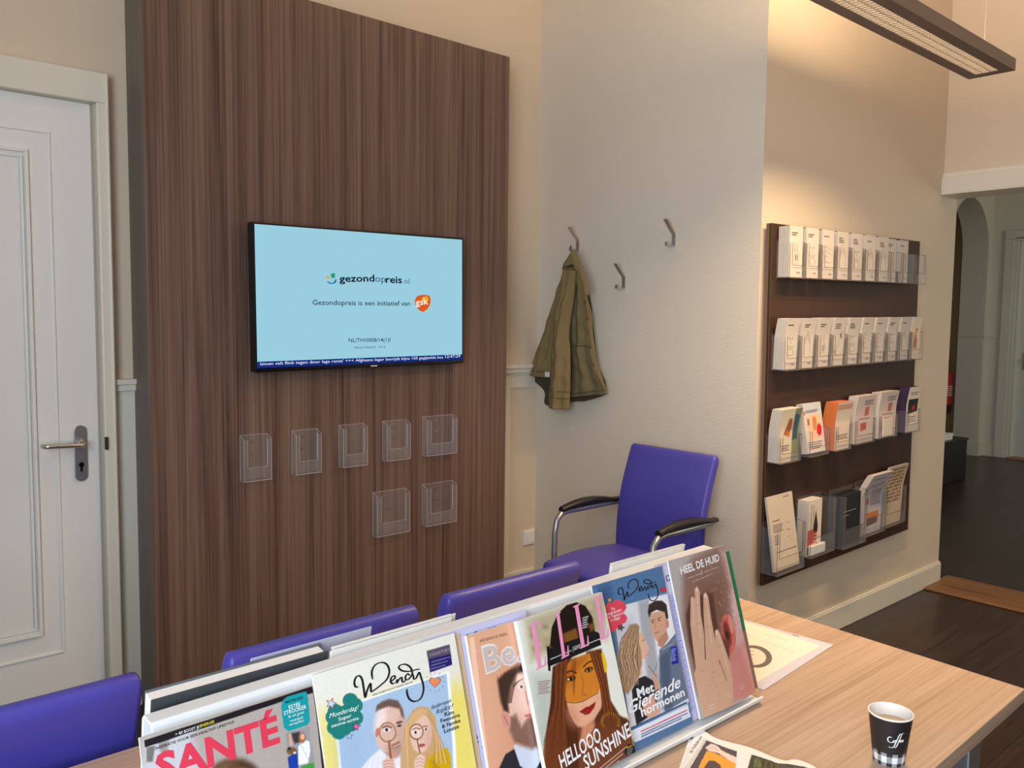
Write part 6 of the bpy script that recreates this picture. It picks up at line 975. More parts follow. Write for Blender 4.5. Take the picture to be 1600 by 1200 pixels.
["s",[12,12,20],[[111.4,248.6],[116.9,249.3],[121.5,251.5],[119.8,253.3],[115.5,252.1],[113.6,248.5],[115.9,246.1],[120.4,246.5]],2.1,"title"],
["s",[12,12,20],[[123.5,249.6],[122.4,245.9],[127.3,249.0],[131.1,249.8],[130.9,246.5],[132.7,245.0],[136.1,246.2]],2.1,"title"],
["s",[12,12,20],[[144.3,249.6],[141.4,251.8],[137.2,249.7],[137.2,246.6],[141.6,246.7],[147.5,249.7],[149.1,253.4],[146.9,258.0],[141.3,261.5],[133.5,262.1],[129.7,259.9],[134.3,256.1],[144.3,253.9],[155.5,253.8],[161.7,253.4]],2.1,"title"],
["s",[12,12,20],[[149.9,250.4],[149.3,245.4],[153.5,245.9],[159.4,250.3],[160.9,245.1],[162.0,237.0],[159.9,230.3],[153.1,224.4],[143.4,223.5],[136.6,227.2],[134.8,233.1],[135.9,237.5]],2.1,"title"],
["t","Met",[58.4,78.9],[102.4,77.8],14.4,[242,244,248],2.2,0,"headline"],
["t","Gierende",[30.4,59.4],[173.6,66.3],19.1,[246,246,248],1.3,0.35,"headline"],
["t","hormonen",[59.3,47.1],[178.8,49.2],13.8,[242,244,248],2.2,0,"headline"],
["p",[190,60,80],[[50.8,26.4],[176.7,25.2],[175.9,22.9],[50.2,24.2]],0.4,0.75],
["p",[60,80,130],[[50.2,21.9],[177.1,20.0],[176.4,18.0],[49.6,19.9]],0.4,0.75],
["p",[60,80,130],[[49.1,18.2],[159.2,16.4],[158.5,14.4],[48.5,16.2]],0.4,0.75],
["t","De",[35.8,229.6],[44.6,229.7],4.8,[250,240,240],0.1,0,"lettering"],
["t","mannen",[21.7,223.5],[59.1,223.6],5.7,[250,240,240],0.3,0.2,"lettering"],
["t","van Temptation",[20.4,218.9],[64.2,218.0],4.1,[250,240,240],0.2,0,"lettering"],
["t","Cruijff",[28.0,212.4],[52.7,211.7],4.2,[250,240,240],0.2,0,"lettering"],
["p",[200,210,240],[[166.1,132.6],[180.6,131.6],[180.1,130.0],[165.5,131.0]],0.4,0.75],
["p",[200,210,240],[[164.9,129.1],[177.7,128.2],[177.1,126.5],[164.4,127.5]],0.4,0.75],
["p",[200,210,240],[[163.8,125.6],[174.7,124.8],[174.2,123.1],[163.3,123.9]],0.4,0.75],
["p",[200,210,240],[[162.7,122.0],[176.3,121.0],[175.7,119.4],[162.2,120.4]],0.4,0.75],
["p",[200,210,240],[[161.6,118.5],[173.3,117.6],[172.8,116.0],[161.0,116.9]],0.4,0.75],
["p",[200,210,240],[[160.4,115.0],[174.9,113.9],[174.4,112.2],[159.9,113.4]],0.4,0.75]]},"lavender_right":{"x0":1.195,"v0":0,"rot":0,"w":0.2,"h":0.281,"ops":[["p",[190,186,218],[[-40.0,319.3],[430.4,301.1],[254.6,-260.8],[-134.2,-117.5]],0.8,1],
["p",[206,200,214],[[14.7,272.9],[53.0,273.8],[43.7,225.0],[12.5,226.2]],3,0.7],
["t","DE",[26.0,247.6],[50.8,247.0],10.4,[40,44,110],0.6,0,"title"],
["l",[70,80,170],[[25.4,220.9],[32.0,220.5]],1.1,0.3,0.85],
["l",[70,80,170],[[25.3,216.8],[33.9,216.1]],1.1,0.3,0.85],
["l",[70,80,170],[[25.2,212.8],[35.8,211.6]],1.1,0.3,0.85],
["l",[70,80,170],[[25.1,208.7],[31.8,208.4]],1.1,0.3,0.85],
["l",[70,80,170],[[25.0,204.7],[33.6,203.9]],1.1,0.3,0.85],
["l",[70,80,170],[[24.9,200.7],[35.5,199.5]],1.1,0.3,0.85],
["l",[70,80,170],[[24.9,196.7],[31.5,196.3]],1.1,0.3,0.85],
["l",[70,80,170],[[24.8,192.6],[33.4,191.8]],1.1,0.3,0.85],
["l",[70,80,170],[[24.7,188.6],[35.3,187.3]],1.1,0.3,0.85],
["l",[70,80,170],[[24.6,184.6],[31.2,184.2]],1.1,0.3,0.85],
["l",[70,80,170],[[24.5,180.6],[33.1,179.7]],1.1,0.3,0.85],
["l",[70,80,170],[[24.4,176.6],[35.0,175.2]],1.1,0.3,0.85],
["l",[70,80,170],[[24.3,172.6],[30.9,172.1]],1.1,0.3,0.85],
["l",[70,80,170],[[24.2,168.5],[32.8,167.6]],1.1,0.3,0.85],
["l",[70,80,170],[[24.1,164.5],[34.7,163.2]],1.1,0.3,0.85],
["l",[70,80,170],[[24.0,160.5],[30.6,160.1]],1.1,0.3,0.85],
["l",[70,80,170],[[24.0,156.5],[32.5,155.6]],1.1,0.3,0.85],
["l",[70,80,170],[[23.9,152.6],[34.4,151.1]],1.1,0.3,0.85],
["l",[70,80,170],[[23.8,148.6],[30.4,148.0]],1.1,0.3,0.85],
["l",[70,80,170],[[23.7,144.6],[32.2,143.6]],1.1,0.3,0.85],
["l",[70,80,170],[[23.6,140.6],[34.1,139.1]],1.1,0.3,0.85],
["l",[70,80,170],[[23.5,136.6],[30.1,136.1]],1.1,0.3,0.85],
["l",[70,80,170],[[23.4,132.6],[32.0,131.6]],1.1,0.3,0.85],
["l",[70,80,170],[[23.3,128.7],[33.8,127.1]],1.1,0.3,0.85],
["l",[70,80,170],[[23.2,124.7],[29.8,124.1]],1.1,0.3,0.85],
["l",[70,80,170],[[23.1,120.7],[31.7,119.6]],1.1,0.3,0.85],
["l",[70,80,170],[[23.1,116.8],[33.6,115.2]],1.1,0.3,0.85],
["l",[70,80,170],[[23.0,112.8],[29.5,112.2]],1.1,0.3,0.85],
["l",[70,80,170],[[22.9,108.8],[31.4,107.7]],1.1,0.3,0.85],
["l",[70,80,170],[[22.8,104.9],[33.3,103.3]],1.1,0.3,0.85],
["l",[70,80,170],[[22.7,100.9],[29.3,100.3]],1.1,0.3,0.85],
["l",[70,80,170],[[22.6,97.0],[31.1,95.8]],1.1,0.3,0.85],
["l",[70,80,170],[[22.5,93.0],[33.0,91.4]],1.1,0.3,0.85],
["l",[70,80,170],[[22.4,89.1],[29.0,88.4]],1.1,0.3,0.85],
["l",[70,80,170],[[22.3,85.2],[30.8,83.9]],1.1,0.3,0.85],
["l",[70,80,170],[[22.3,81.2],[32.7,79.5]],1.1,0.3,0.85],
["l",[70,80,170],[[22.2,77.3],[28.7,76.6]],1.1,0.3,0.85],
["l",[70,80,170],[[22.1,73.4],[30.6,72.1]],1.1,0.3,0.85],
["l",[70,80,170],[[22.0,69.4],[32.4,67.6]],1.1,0.3,0.85],
["l",[70,80,170],[[21.9,65.5],[28.4,64.8]],1.1,0.3,0.85],
["l",[70,80,170],[[21.8,61.6],[30.3,60.3]],1.1,0.3,0.85],
["l",[70,80,170],[[21.7,57.7],[32.2,55.8]],1.1,0.3,0.85],
["l",[70,80,170],[[21.6,53.7],[28.2,53.0]],1.1,0.3,0.85],
["l",[70,80,170],[[21.6,49.8],[30.0,48.5]],1.1,0.3,0.85],
["l",[70,80,170],[[21.5,45.9],[31.9,44.0]],1.1,0.3,0.85],
["l",[70,80,170],[[21.4,42.0],[27.9,41.2]],1.1,0.3,0.85],
["l",[70,80,170],[[21.3,38.1],[29.7,36.7]],1.1,0.3,0.85],
["l",[70,80,170],[[21.2,34.2],[31.6,32.3]],1.1,0.3,0.85],
["l",[70,80,170],[[21.1,30.3],[27.6,29.5]],1.1,0.3,0.85],
["l",[70,80,170],[[21.0,26.4],[29.5,25.0]],1.1,0.3,0.85],
["l",[70,80,170],[[20.9,22.5],[31.3,20.6]],1.1,0.3,0.85],
["l",[70,80,170],[[20.8,18.6],[27.3,17.8]],1.1,0.3,0.85]]},"green_back":{"x0":1.2255,"v0":0,"rot":0,"w":0.205,"h":0.268,"ops":[["p",[36,128,86],[[17.8,354.2],[807.4,351.0],[709.0,-6.5],[-44.5,157.2]],0.8,1],
["p",[150,116,104],[[-43.3,161.0],[715.6,6.4],[591.5,-383.0],[-132.0,-119.6]],0.6,1]]},"skin_book":{"x0":1.229,"v0":0,"rot":0,"w":0.177,"h":0.283,"ops":[["p",[178,168,164],[[1.2,312.8],[375.7,333.0],[232.7,-166.4],[-113.9,-51.4]],0.8,1],
["p",[136,104,92],[[33.3,255.2],[73.8,276.9],[151.0,284.5],[202.5,282.0],[200.0,202.1],[153.7,133.3],[92.9,49.1],[5.2,44.8],[1.1,156.8]],14,0.95],
["p",[206,164,164],[[158.7,277.1],[246.4,268.3],[196.2,-8.0],[92.6,20.6],[153.7,133.3],[167.3,199.4]],14,0.9],
["p",[122,86,72],[[76.1,226.6],[144.4,222.1],[125.3,139.8],[96.3,128.9],[73.0,174.8]],18,0.8],
["p",[220,180,184],[[204.7,157.3],[202.0,145.7],[197.2,135.5],[190.6,127.9],[183.0,123.6],[175.1,122.8],[167.6,125.8],[161.4,132.1],[156.9,141.1],[154.6,152.1],[154.7,163.9],[157.2,175.3],[161.9,185.5],[168.3,193.2],[175.9,197.8],[183.9,198.8],[191.4,196.0],[197.9,189.7],[202.5,180.5],[204.8,169.3]],14,0.8],
["l",[228,196,198],[[199.0,180.9],[203.0,174.5]],0.8,0.35,0.8],
["l",[130,84,84],[[184.2,226.4],[189.2,222.9]],0.8,0.35,0.8],
["l",[130,84,84],[[193.9,226.9],[197.0,219.6]],0.8,0.35,0.8],
["l",[228,196,198],[[85.3,154.1],[86.7,147.6]],0.8,0.35,0.8],
["l",[130,84,84],[[165.6,147.4],[167.3,144.3]],0.8,0.35,0.8],
["l",[228,196,198],[[175.7,234.1],[179.2,229.3]],0.8,0.35,0.8],
["l",[130,84,84],[[135.4,145.2],[138.4,141.7]],0.8,0.35,0.8],
["l",[130,84,84],[[147.6,180.1],[149.3,174.6]],0.8,0.35,0.8],
["l",[228,196,198],[[134.8,184.5],[138.5,180.6]],0.8,0.35,0.8],
["l",[228,196,198],[[181.3,222.1],[183.8,216.5]],0.8,0.35,0.8],
["l",[130,84,84],[[199.3,204.5],[202.8,200.6]],0.8,0.35,0.8],
["l",[130,84,84],[[198.8,195.8],[202.7,190.7]],0.8,0.35,0.8],
["l",[228,196,198],[[198.5,199.3],[200.1,194.1]],0.8,0.35,0.8],
["l",[130,84,84],[[172.2,146.6],[175.5,143.1]],0.8,0.35,0.8],
["l",[228,196,198],[[172.0,224.9],[174.7,218.1]],0.8,0.35,0.8],
["l",[130,84,84],[[148.0,184.3],[148.6,179.5]],0.8,0.35,0.8],
["l",[228,196,198],[[119.7,251.9],[122.7,246.8]],0.8,0.35,0.8],
["l",[130,84,84],[[143.9,155.0],[145.7,148.9]],0.8,0.35,0.8],
["l",[228,196,198],[[134.0,146.9],[137.5,143.1]],0.8,0.35,0.8],
["l",[130,84,84],[[121.5,157.2],[123.6,153.6]],0.8,0.35,0.8],
["l",[130,84,84],[[166.1,201.7],[167.7,197.2]],0.8,0.35,0.8],
["l",[228,196,198],[[125.6,151.8],[129.5,146.0]],0.8,0.35,0.8],
["l",[228,196,198],[[155.9,154.6],[158.3,151.5]],0.8,0.35,0.8],
["l",[130,84,84],[[178.9,239.2],[181.8,232.8]],0.8,0.35,0.8],
["l",[228,196,198],[[122.8,147.3],[123.3,140.9]],0.8,0.35,0.8],
["l",[130,84,84],[[136.2,166.8],[138.8,159.8]],0.8,0.35,0.8],
["l",[228,196,198],[[222.5,242.1],[222.9,237.2]],0.8,0.35,0.8],
["l",[228,196,198],[[147.4,176.5],[149.9,172.4]],0.8,0.35,0.8],
["l",[130,84,84],[[189.2,159.8],[190.2,156.7]],0.8,0.35,0.8],
["l",[228,196,198],[[173.9,219.1],[175.5,213.0]],0.8,0.35,0.8],
["l",[228,196,198],[[172.1,185.8],[173.3,181.4]],0.8,0.35,0.8],
["l",[130,84,84],[[157.9,133.5],[159.1,130.3]],0.8,0.35,0.8],
["l",[228,196,198],[[162.1,152.3],[162.4,146.3]],0.8,0.35,0.8],
["l",[130,84,84],[[173.3,168.3],[175.1,163.6]],0.8,0.35,0.8],
["l",[228,196,198],[[179.3,137.6],[183.1,130.9]],0.8,0.35,0.8],
["l",[228,196,198],[[141.9,153.9],[145.4,148.1]],0.8,0.35,0.8],
["l",[130,84,84],[[215.4,228.8],[217.0,224.6]],0.8,0.35,0.8],
["l",[228,196,198],[[100.4,202.3],[104.4,197.3]],0.8,0.35,0.8],
["l",[130,84,84],[[159.2,180.9],[162.9,174.6]],0.8,0.35,0.8],
["l",[228,196,198],[[192.8,209.3],[197.3,205.2]],0.8,0.35,0.8],
["l",[130,84,84],[[131.2,171.1],[132.4,164.8]],0.8,0.35,0.8],
["l",[228,196,198],[[204.3,229.2],[206.3,226.1]],0.8,0.35,0.8],
["l",[130,84,84],[[196.3,208.2],[198.7,204.1]],0.8,0.35,0.8],
["l",[228,196,198],[[113.3,209.7],[114.5,204.8]],0.8,0.35,0.8],
["l",[228,196,198],[[204.8,202.3],[209.7,198.6]],0.8,0.35,0.8],
["l",[130,84,84],[[151.7,184.0],[155.2,177.0]],0.8,0.35,0.8],
["l",[228,196,198],[[141.0,166.2],[144.9,159.9]],0.8,0.35,0.8],
["l",[130,84,84],[[180.5,134.9],[182.6,129.3]],0.8,0.35,0.8],
["l",[228,196,198],[[119.9,210.9],[123.5,205.4]],0.8,0.35,0.8],
["l",[130,84,84],[[127.7,216.0],[127.8,210.1]],0.8,0.35,0.8],
["l",[130,84,84],[[181.1,237.7],[182.4,234.3]],0.8,0.35,0.8],
["l",[228,196,198],[[221.0,234.0],[222.6,227.4]],0.8,0.35,0.8],
["l",[130,84,84],[[180.5,252.6],[184.6,247.8]],0.8,0.35,0.8],
["l",[130,84,84],[[180.7,250.0],[183.5,244.4]],0.8,0.35,0.8],
["l",[228,196,198],[[162.0,201.4],[166.1,197.3]],0.8,0.35,0.8],
["l",[130,84,84],[[137.5,178.5],[138.4,174.4]],0.8,0.35,0.8],
["l",[228,196,198],[[181.6,223.1],[183.4,217.9]],0.8,0.35,0.8],
["l",[130,84,84],[[125.6,154.9],[128.8,148.4]],0.8,0.35,0.8],
["l",[130,84,84],[[168.6,202.3],[170.8,196.6]],0.8,0.35,0.8],
["l",[228,196,198],[[184.6,150.6],[184.9,144.3]],0.8,0.35,0.8],
["l",[130,84,84],[[177.4,214.4],[180.8,209.3]],0.8,0.35,0.8],
["l",[228,196,198],[[154.2,187.0],[155.4,182.8]],0.8,0.35,0.8],
["l",[130,84,84],[[162.7,250.7],[166.2,246.2]],0.8,0.35,0.8],
["l",[228,196,198],[[129.7,145.2],[133.7,140.8]],0.8,0.35,0.8],
["l",[228,196,198],[[99.2,170.7],[101.4,167.4]],0.8,0.35,0.8],
["l",[130,84,84],[[172.2,190.5],[172.7,185.6]],0.8,0.35,0.8],
["l",[228,196,198],[[199.6,247.4],[203.0,243.2]],0.8,0.35,0.8],
["l",[130,84,84],[[162.1,248.9],[163.9,242.2]],0.8,0.35,0.8],
["l",[130,84,84],[[168.8,136.5],[170.5,129.9]],0.8,0.35,0.8],
["l",[228,196,198],[[184.5,160.0],[188.6,156.0]],0.8,0.35,0.8],
["l",[130,84,84],[[191.5,199.3],[193.0,194.1]],0.8,0.35,0.8],
["l",[228,196,198],[[192.1,196.9],[193.1,193.1]],0.8,0.35,0.8],
["l",[130,84,84],[[120.2,178.4],[124.1,173.0]],0.8,0.35,0.8],
["l",[228,196,198],[[172.0,208.3],[174.8,205.0]],0.8,0.35,0.8],
["l",[130,84,84],[[144.2,184.8],[149.0,181.3]],0.8,0.35,0.8],
["l",[228,196,198],[[153.1,198.0],[155.4,191.5]],0.8,0.35,0.8],
["l",[130,84,84],[[147.5,188.3],[149.4,182.1]],0.8,0.35,0.8],
["l",[228,196,198],[[202.4,209.1],[205.5,203.2]],0.8,0.35,0.8],
["l",[228,196,198],[[171.9,193.5],[173.9,186.6]],0.8,0.35,0.8],
["l",[130,84,84],[[159.9,177.8],[161.4,171.8]],0.8,0.35,0.8],
["l",[228,196,198],[[199.2,211.5],[200.6,205.8]],0.8,0.35,0.8],
["l",[130,84,84],[[146.1,250.7],[147.3,245.1]],0.8,0.35,0.8],
["l",[228,196,198],[[147.7,187.3],[150.5,182.1]],0.8,0.35,0.8],
["l",[130,84,84],[[186.8,149.8],[190.8,143.6]],0.8,0.35,0.8],
["l",[228,196,198],[[172.2,160.5],[176.5,155.7]],0.8,0.35,0.8],
["l",[130,84,84],[[164.2,242.2],[165.0,237.4]],0.8,0.35,0.8],
["l",[228,196,198],[[152.7,154.3],[155.5,149.9]],0.8,0.35,0.8],
["l",[130,84,84],[[185.7,229.7],[188.0,226.3]],0.8,0.35,0.8],
["l",[228,196,198],[[168.3,188.2],[170.8,184.2]],0.8,0.35,0.8],
["l",[130,84,84],[[192.2,201.6],[196.6,197.1]],0.8,0.35,0.8],
["l",[228,196,198],[[155.3,165.9],[156.8,162.4]],0.8,0.35,0.8],
["l",[130,84,84],[[197.1,240.3],[200.0,236.9]],0.8,0.35,0.8],
["l",[228,196,198],[[186.0,146.9],[186.9,140.7]],0.8,0.35,0.8],
["l",[130,84,84],[[194.3,238.4],[195.6,232.9]],0.8,0.35,0.8],
["l",[228,196,198],[[179.6,210.9],[180.6,206.1]],0.8,0.35,0.8],
["l",[130,84,84],[[178.1,188.5],[179.5,184.5]],0.8,0.35,0.8],
["l",[228,196,198],[[180.0,195.8],[183.9,191.9]],0.8,0.35,0.8],
["l",[130,84,84],[[157.7,157.6],[161.8,153.0]],0.8,0.35,0.8],
["l",[228,196,198],[[191.3,177.5],[193.6,174.5]],0.8,0.35,0.8],
["l",[130,84,84],[[149.2,140.6],[152.1,136.4]],0.8,0.35,0.8],
["l",[228,196,198],[[133.3,201.5],[137.5,196.4]],0.8,0.35,0.8],
["l",[130,84,84],[[167.0,143.8],[168.9,138.9]],0.8,0.35,0.8],
["l",[228,196,198],[[184.8,162.6],[186.4,155.8]],0.8,0.35,0.8],
["l",[130,84,84],[[193.8,192.8],[194.5,186.6]],0.8,0.35,0.8],
["l",[228,196,198],[[186.0,167.6],[190.3,164.2]],0.8,0.35,0.8],
["l",[130,84,84],[[150.6,158.2],[152.6,154.7]],0.8,0.35,0.8],
["l",[228,196,198],[[180.4,154.8],[182.1,149.6]],0.8,0.35,0.8],
["l",[130,84,84],[[129.2,222.3],[131.9,216.2]],0.8,0.35,0.8],
["l",[228,196,198],[[184.6,169.6],[188.6,165.5]],0.8,0.35,0.8],
["l",[130,84,84],[[153.7,135.7],[157.2,129.3]],0.8,0.35,0.8],
["l",[228,196,198],[[195.0,193.5],[196.5,188.1]],0.8,0.35,0.8],
["l",[130,84,84],[[179.6,249.8],[181.0,244.6]],0.8,0.35,0.8],
["l",[130,84,84],[[153.7,244.2],[155.4,238.6]],0.8,0.35,0.8],
["l",[130,84,84],[[208.0,217.3],[208.5,212.9]],0.8,0.35,0.8],
["l",[228,196,198],[[169.6,138.0],[171.2,135.0]],0.8,0.35,0.8],
["l",[130,84,84],[[171.8,148.8],[175.3,142.3]],0.8,0.35,0.8],
["l",[228,196,198],[[173.1,151.9],[174.1,148.5]],0.8,0.35,0.8],
["l",[130,84,84],[[123.7,264.9],[127.1,257.7]],0.8,0.35,0.8],
["l",[228,196,198],[[171.7,237.5],[172.1,231.1]],0.8,0.35,0.8],
["l",[130,84,84],[[192.0,177.5],[195.1,171.9]],0.8,0.35,0.8],
["l",[228,196,198],[[153.1,136.2],[155.8,132.8]],0.8,0.35,0.8],
["l",[130,84,84],[[172.9,136.8],[174.2,133.1]],0.8,0.35,0.8],
["l",[228,196,198],[[185.3,136.3],[188.2,131.2]],0.8,0.35,0.8],
["l",[130,84,84],[[182.3,191.9],[186.2,185.4]],0.8,0.35,0.8],
["l",[228,196,198],[[182.1,240.1],[185.9,236.5]],0.8,0.35,0.8],
["l",[228,196,198],[[155.9,187.8],[158.5,181.2]],0.8,0.35,0.8],
["l",[130,84,84],[[218.4,239.6],[219.6,236.6]],0.8,0.35,0.8],
["l",[228,196,198],[[200.8,182.2],[202.6,176.8]],0.8,0.35,0.8],
["l",[228,196,198],[[122.2,180.8],[122.6,174.3]],0.8,0.35,0.8],
["l",[130,84,84],[[117.8,180.2],[120.9,175.6]],0.8,0.35,0.8],
["l",[228,196,198],[[148.2,219.6],[149.5,216.6]],0.8,0.35,0.8],
["l",[130,84,84],[[131.9,143.8],[135.4,139.9]],0.8,0.35,0.8],
["l",[130,84,84],[[119.1,241.1],[119.9,236.6]],0.8,0.35,0.8],
["l",[228,196,198],[[140.3,153.4],[141.4,150.2]],0.8,0.35,0.8],
["l",[228,196,198],[[110.2,144.4],[111.4,138.0]],0.8,0.35,0.8],
["l",[130,84,84],[[213.3,211.0],[213.8,204.7]],0.8,0.35,0.8],
["l",[130,84,84],[[138.7,259.4],[142.2,256.3]],0.8,0.35,0.8],
["l",[130,84,84],[[185.5,238.3],[187.7,232.3]],0.8,0.35,0.8],
["l",[228,196,198],[[105.1,210.6],[107.5,207.5]],0.8,0.35,0.8],
["l",[130,84,84],[[177.6,245.5],[180.7,240.3]],0.8,0.35,0.8],
["l",[228,196,198],[[190.8,191.4],[194.8,186.6]],0.8,0.35,0.8],
["l",[130,84,84],[[144.1,185.3],[147.5,180.9]],0.8,0.35,0.8],
["l",[130,84,84],[[162.2,146.6],[164.6,140.3]],0.8,0.35,0.8],
["l",[228,196,198],[[124.0,221.8],[126.1,217.6]],0.8,0.35,0.8],
["l",[228,196,198],[[185.5,186.4],[188.7,180.8]],0.8,0.35,0.8],
["l",[130,84,84],[[168.4,180.5],[168.8,174.4]],0.8,0.35,0.8],
["l",[130,84,84],[[146.9,175.2],[151.4,171.2]],0.8,0.35,0.8],
["l",[228,196,198],[[99.4,193.2],[101.6,187.4]],0.8,0.35,0.8],
["l",[130,84,84],[[134.1,252.1],[134.5,246.8]],0.8,0.35,0.8],
["l",[228,196,198],[[205.8,195.9],[207.1,191.9]],0.8,0.35,0.8],
["l",[228,196,198],[[159.0,181.0],[163.5,176.5]],0.8,0.35,0.8],
["l",[130,84,84],[[168.6,206.3],[172.1,201.7]],0.8,0.35,0.8],
["l",[228,196,198],[[195.8,216.3],[199.4,212.3]],0.8,0.35,0.8],
["l",[130,84,84],[[177.9,188.9],[178.8,183.1]],0.8,0.35,0.8],
["l",[130,84,84],[[177.5,186.6],[179.6,180.5]],0.8,0.35,0.8],
["l",[228,196,198],[[176.1,246.1],[176.1,239.5]],0.8,0.35,0.8],
["l",[130,84,84],[[143.2,177.7],[145.2,173.4]],0.8,0.35,0.8],
["l",[228,196,198],[[178.7,215.3],[179.7,211.2]],0.8,0.35,0.8],
["l",[130,84,84],[[92.0,150.3],[95.3,144.6]],0.8,0.35,0.8],
["l",[130,84,84],[[188.1,174.4],[190.2,169.9]],0.8,0.35,0.8],
["l",[228,196,198],[[137.4,262.2],[139.7,256.6]],0.8,0.35,0.8],
["l",[130,84,84],[[140.4,157.6],[143.2,152.9]],0.8,0.35,0.8],
["l",[130,84,84],[[154.0,172.6],[156.1,168.9]],0.8,0.35,0.8],
["l",[228,196,198],[[197.6,240.0],[199.5,234.5]],0.8,0.35,0.8],
["l",[130,84,84],[[164.5,231.4],[168.5,227.9]],0.8,0.35,0.8],
["l",[228,196,198],[[123.9,154.6],[128.2,150.0]],0.8,0.35,0.8],
["l",[228,196,198],[[190.6,243.7],[195.3,239.1]],0.8,0.35,0.8],
["l",[130,84,84],[[190.8,160.0],[193.1,155.7]],0.8,0.35,0.8],
["l",[228,196,198],[[150.7,142.7],[151.9,137.3]],0.8,0.35,0.8],
["l",[130,84,84],[[163.3,253.0],[164.6,250.1]],0.8,0.35,0.8],
["l",[130,84,84],[[163.5,138.1],[165.1,132.1]],0.8,0.35,0.8],
["l",[228,196,198],[[203.2,217.5],[205.4,210.5]],0.8,0.35,0.8],
["l",[130,84,84],[[149.4,169.0],[150.4,164.7]],0.8,0.35,0.8],
["l",[130,84,84],[[102.2,173.7],[104.5,168.2]],0.8,0.35,0.8],
["l",[228,196,198],[[185.6,155.6],[188.4,151.4]],0.8,0.35,0.8],
["l",[228,196,198],[[119.5,184.6],[120.7,178.0]],0.8,0.35,0.8],
["l",[130,84,84],[[135.8,151.3],[138.9,144.1]],0.8,0.35,0.8],
["l",[228,196,198],[[173.5,175.8],[175.2,169.3]],0.8,0.35,0.8],
["l",[130,84,84],[[131.0,145.3],[134.1,139.9]],0.8,0.35,0.8],
["l",[228,196,198],[[133.3,221.8],[133.9,216.0]],0.8,0.35,0.8],
["l",[130,84,84],[[158.3,164.5],[159.8,157.8]],0.8,0.35,0.8],
["l",[130,84,84],[[165.5,252.2],[169.0,247.9]],0.8,0.35,0.8],
["l",[130,84,84],[[209.5,245.7],[212.2,240.8]],0.8,0.35,0.8],
["l",[228,196,198],[[209.3,203.1],[209.4,196.4]],0.8,0.35,0.8],
["l",[228,196,198],[[164.1,225.4],[166.7,219.4]],0.8,0.35,0.8],
["l",[130,84,84],[[158.4,184.1],[160.2,178.6]],0.8,0.35,0.8],
["l",[228,196,198],[[179.6,136.0],[182.7,130.7]],0.8,0.35,0.8],
["l",[130,84,84],[[192.3,222.6],[194.1,218.3]],0.8,0.35,0.8],
["p",[196,130,124],[[112.6,90.1],[139.8,95.1],[180.2,91.3],[190.5,5.4],[167.1,0.0],[87.1,5.2]],8,0.9],
["p",[214,160,158],[[154.1,91.7],[188.0,83.4],[193.6,13.4],[172.1,13.3]],12,0.7],
["p",[196,98,88],[[150.9,120.4],[148.6,110.1],[144.4,101.3],[138.6,94.6],[132.0,90.9],[125.0,90.3],[118.4,93.0],[112.9,98.7],[108.9,106.8],[106.8,116.5],[106.8,126.9],[109.0,137.0],[113.1,145.9],[118.7,152.7],[125.3,156.6],[132.3,157.3],[139.0,154.8],[144.7,149.1],[148.8,140.9],[150.9,131.0]],1.5,1],
["p",[196,98,88],[[115.9,141.9],[149.7,122.3],[129.8,88.8],[112.0,81.6],[108.1,105.8]],2,1],
["p",[222,190,164],[[49.7,145.9],[48.2,138.3],[46.4,131.6],[44.4,126.4],[42.3,123.2],[40.5,122.3],[39.0,123.8],[38.1,127.5],[37.8,133.1],[38.1,140.0],[39.0,147.7],[40.4,155.2],[42.3,161.9],[44.3,167.2],[46.3,170.5],[48.2,171.5],[49.7,170.0],[50.6,166.2],[51.0,160.6],[50.6,153.5]],6,0.5],
["p",[222,190,164],[[69.2,129.9],[67.7,122.3],[65.8,115.5],[63.8,110.3],[61.7,107.1],[59.8,106.2],[58.3,107.7],[57.4,111.4],[57.1,117.1],[57.4,124.1],[58.3,131.7],[59.8,139.3],[61.7,146.1],[63.8,151.4],[65.8,154.6],[67.7,155.6],[69.2,154.1],[70.2,150.3],[70.5,144.6],[70.2,137.6]],6,0.5],
["p",[222,190,164],[[88.8,90.6],[87.3,83.1],[85.3,76.3],[83.2,71.1],[81.1,68.0],[79.2,67.1],[77.7,68.6],[76.8,72.4],[76.5,78.0],[76.8,85.0],[77.8,92.7],[79.3,100.2],[81.2,107.0],[83.3,112.3],[85.4,115.5],[87.3,116.4],[88.8,114.9],[89.8,111.1],[90.1,105.4],[89.8,98.3]],6,0.5],
["p",[150,108,86],[[62.6,154.3],[61.2,144.9],[59.7,136.5],[58.1,129.9],[56.7,125.7],[55.5,124.4],[54.7,126.1],[54.4,130.5],[54.6,137.3],[55.2,145.8],[56.3,155.2],[57.6,164.6],[59.2,173.0],[60.8,179.7],[62.2,183.9],[63.4,185.3],[64.2,183.7],[64.5,179.2],[64.3,172.3],[63.7,163.7]],5,0.6],
["p",[150,108,86],[[77.6,110.5],[76.2,101.2],[74.6,92.8],[73.0,86.3],[71.6,82.2],[70.4,80.9],[69.6,82.5],[69.3,86.9],[69.5,93.7],[70.1,102.2],[71.2,111.6],[72.6,120.9],[74.2,129.3],[75.8,136.0],[77.2,140.2],[78.4,141.5],[79.2,139.9],[79.5,135.4],[79.4,128.5],[78.7,119.9]],5,0.6],
["p",[150,108,86],[[32.5,135.6],[31.2,126.4],[29.7,118.1],[28.2,111.7],[26.8,107.6],[25.7,106.3],[24.9,107.9],[24.6,112.3],[24.7,119.0],[25.3,127.3],[26.3,136.6],[27.6,145.8],[29.1,154.1],[30.6,160.7],[32.1,164.8],[33.2,166.2],[34.0,164.5],[34.3,160.1],[34.1,153.3],[33.5,144.9]],5,0.6],
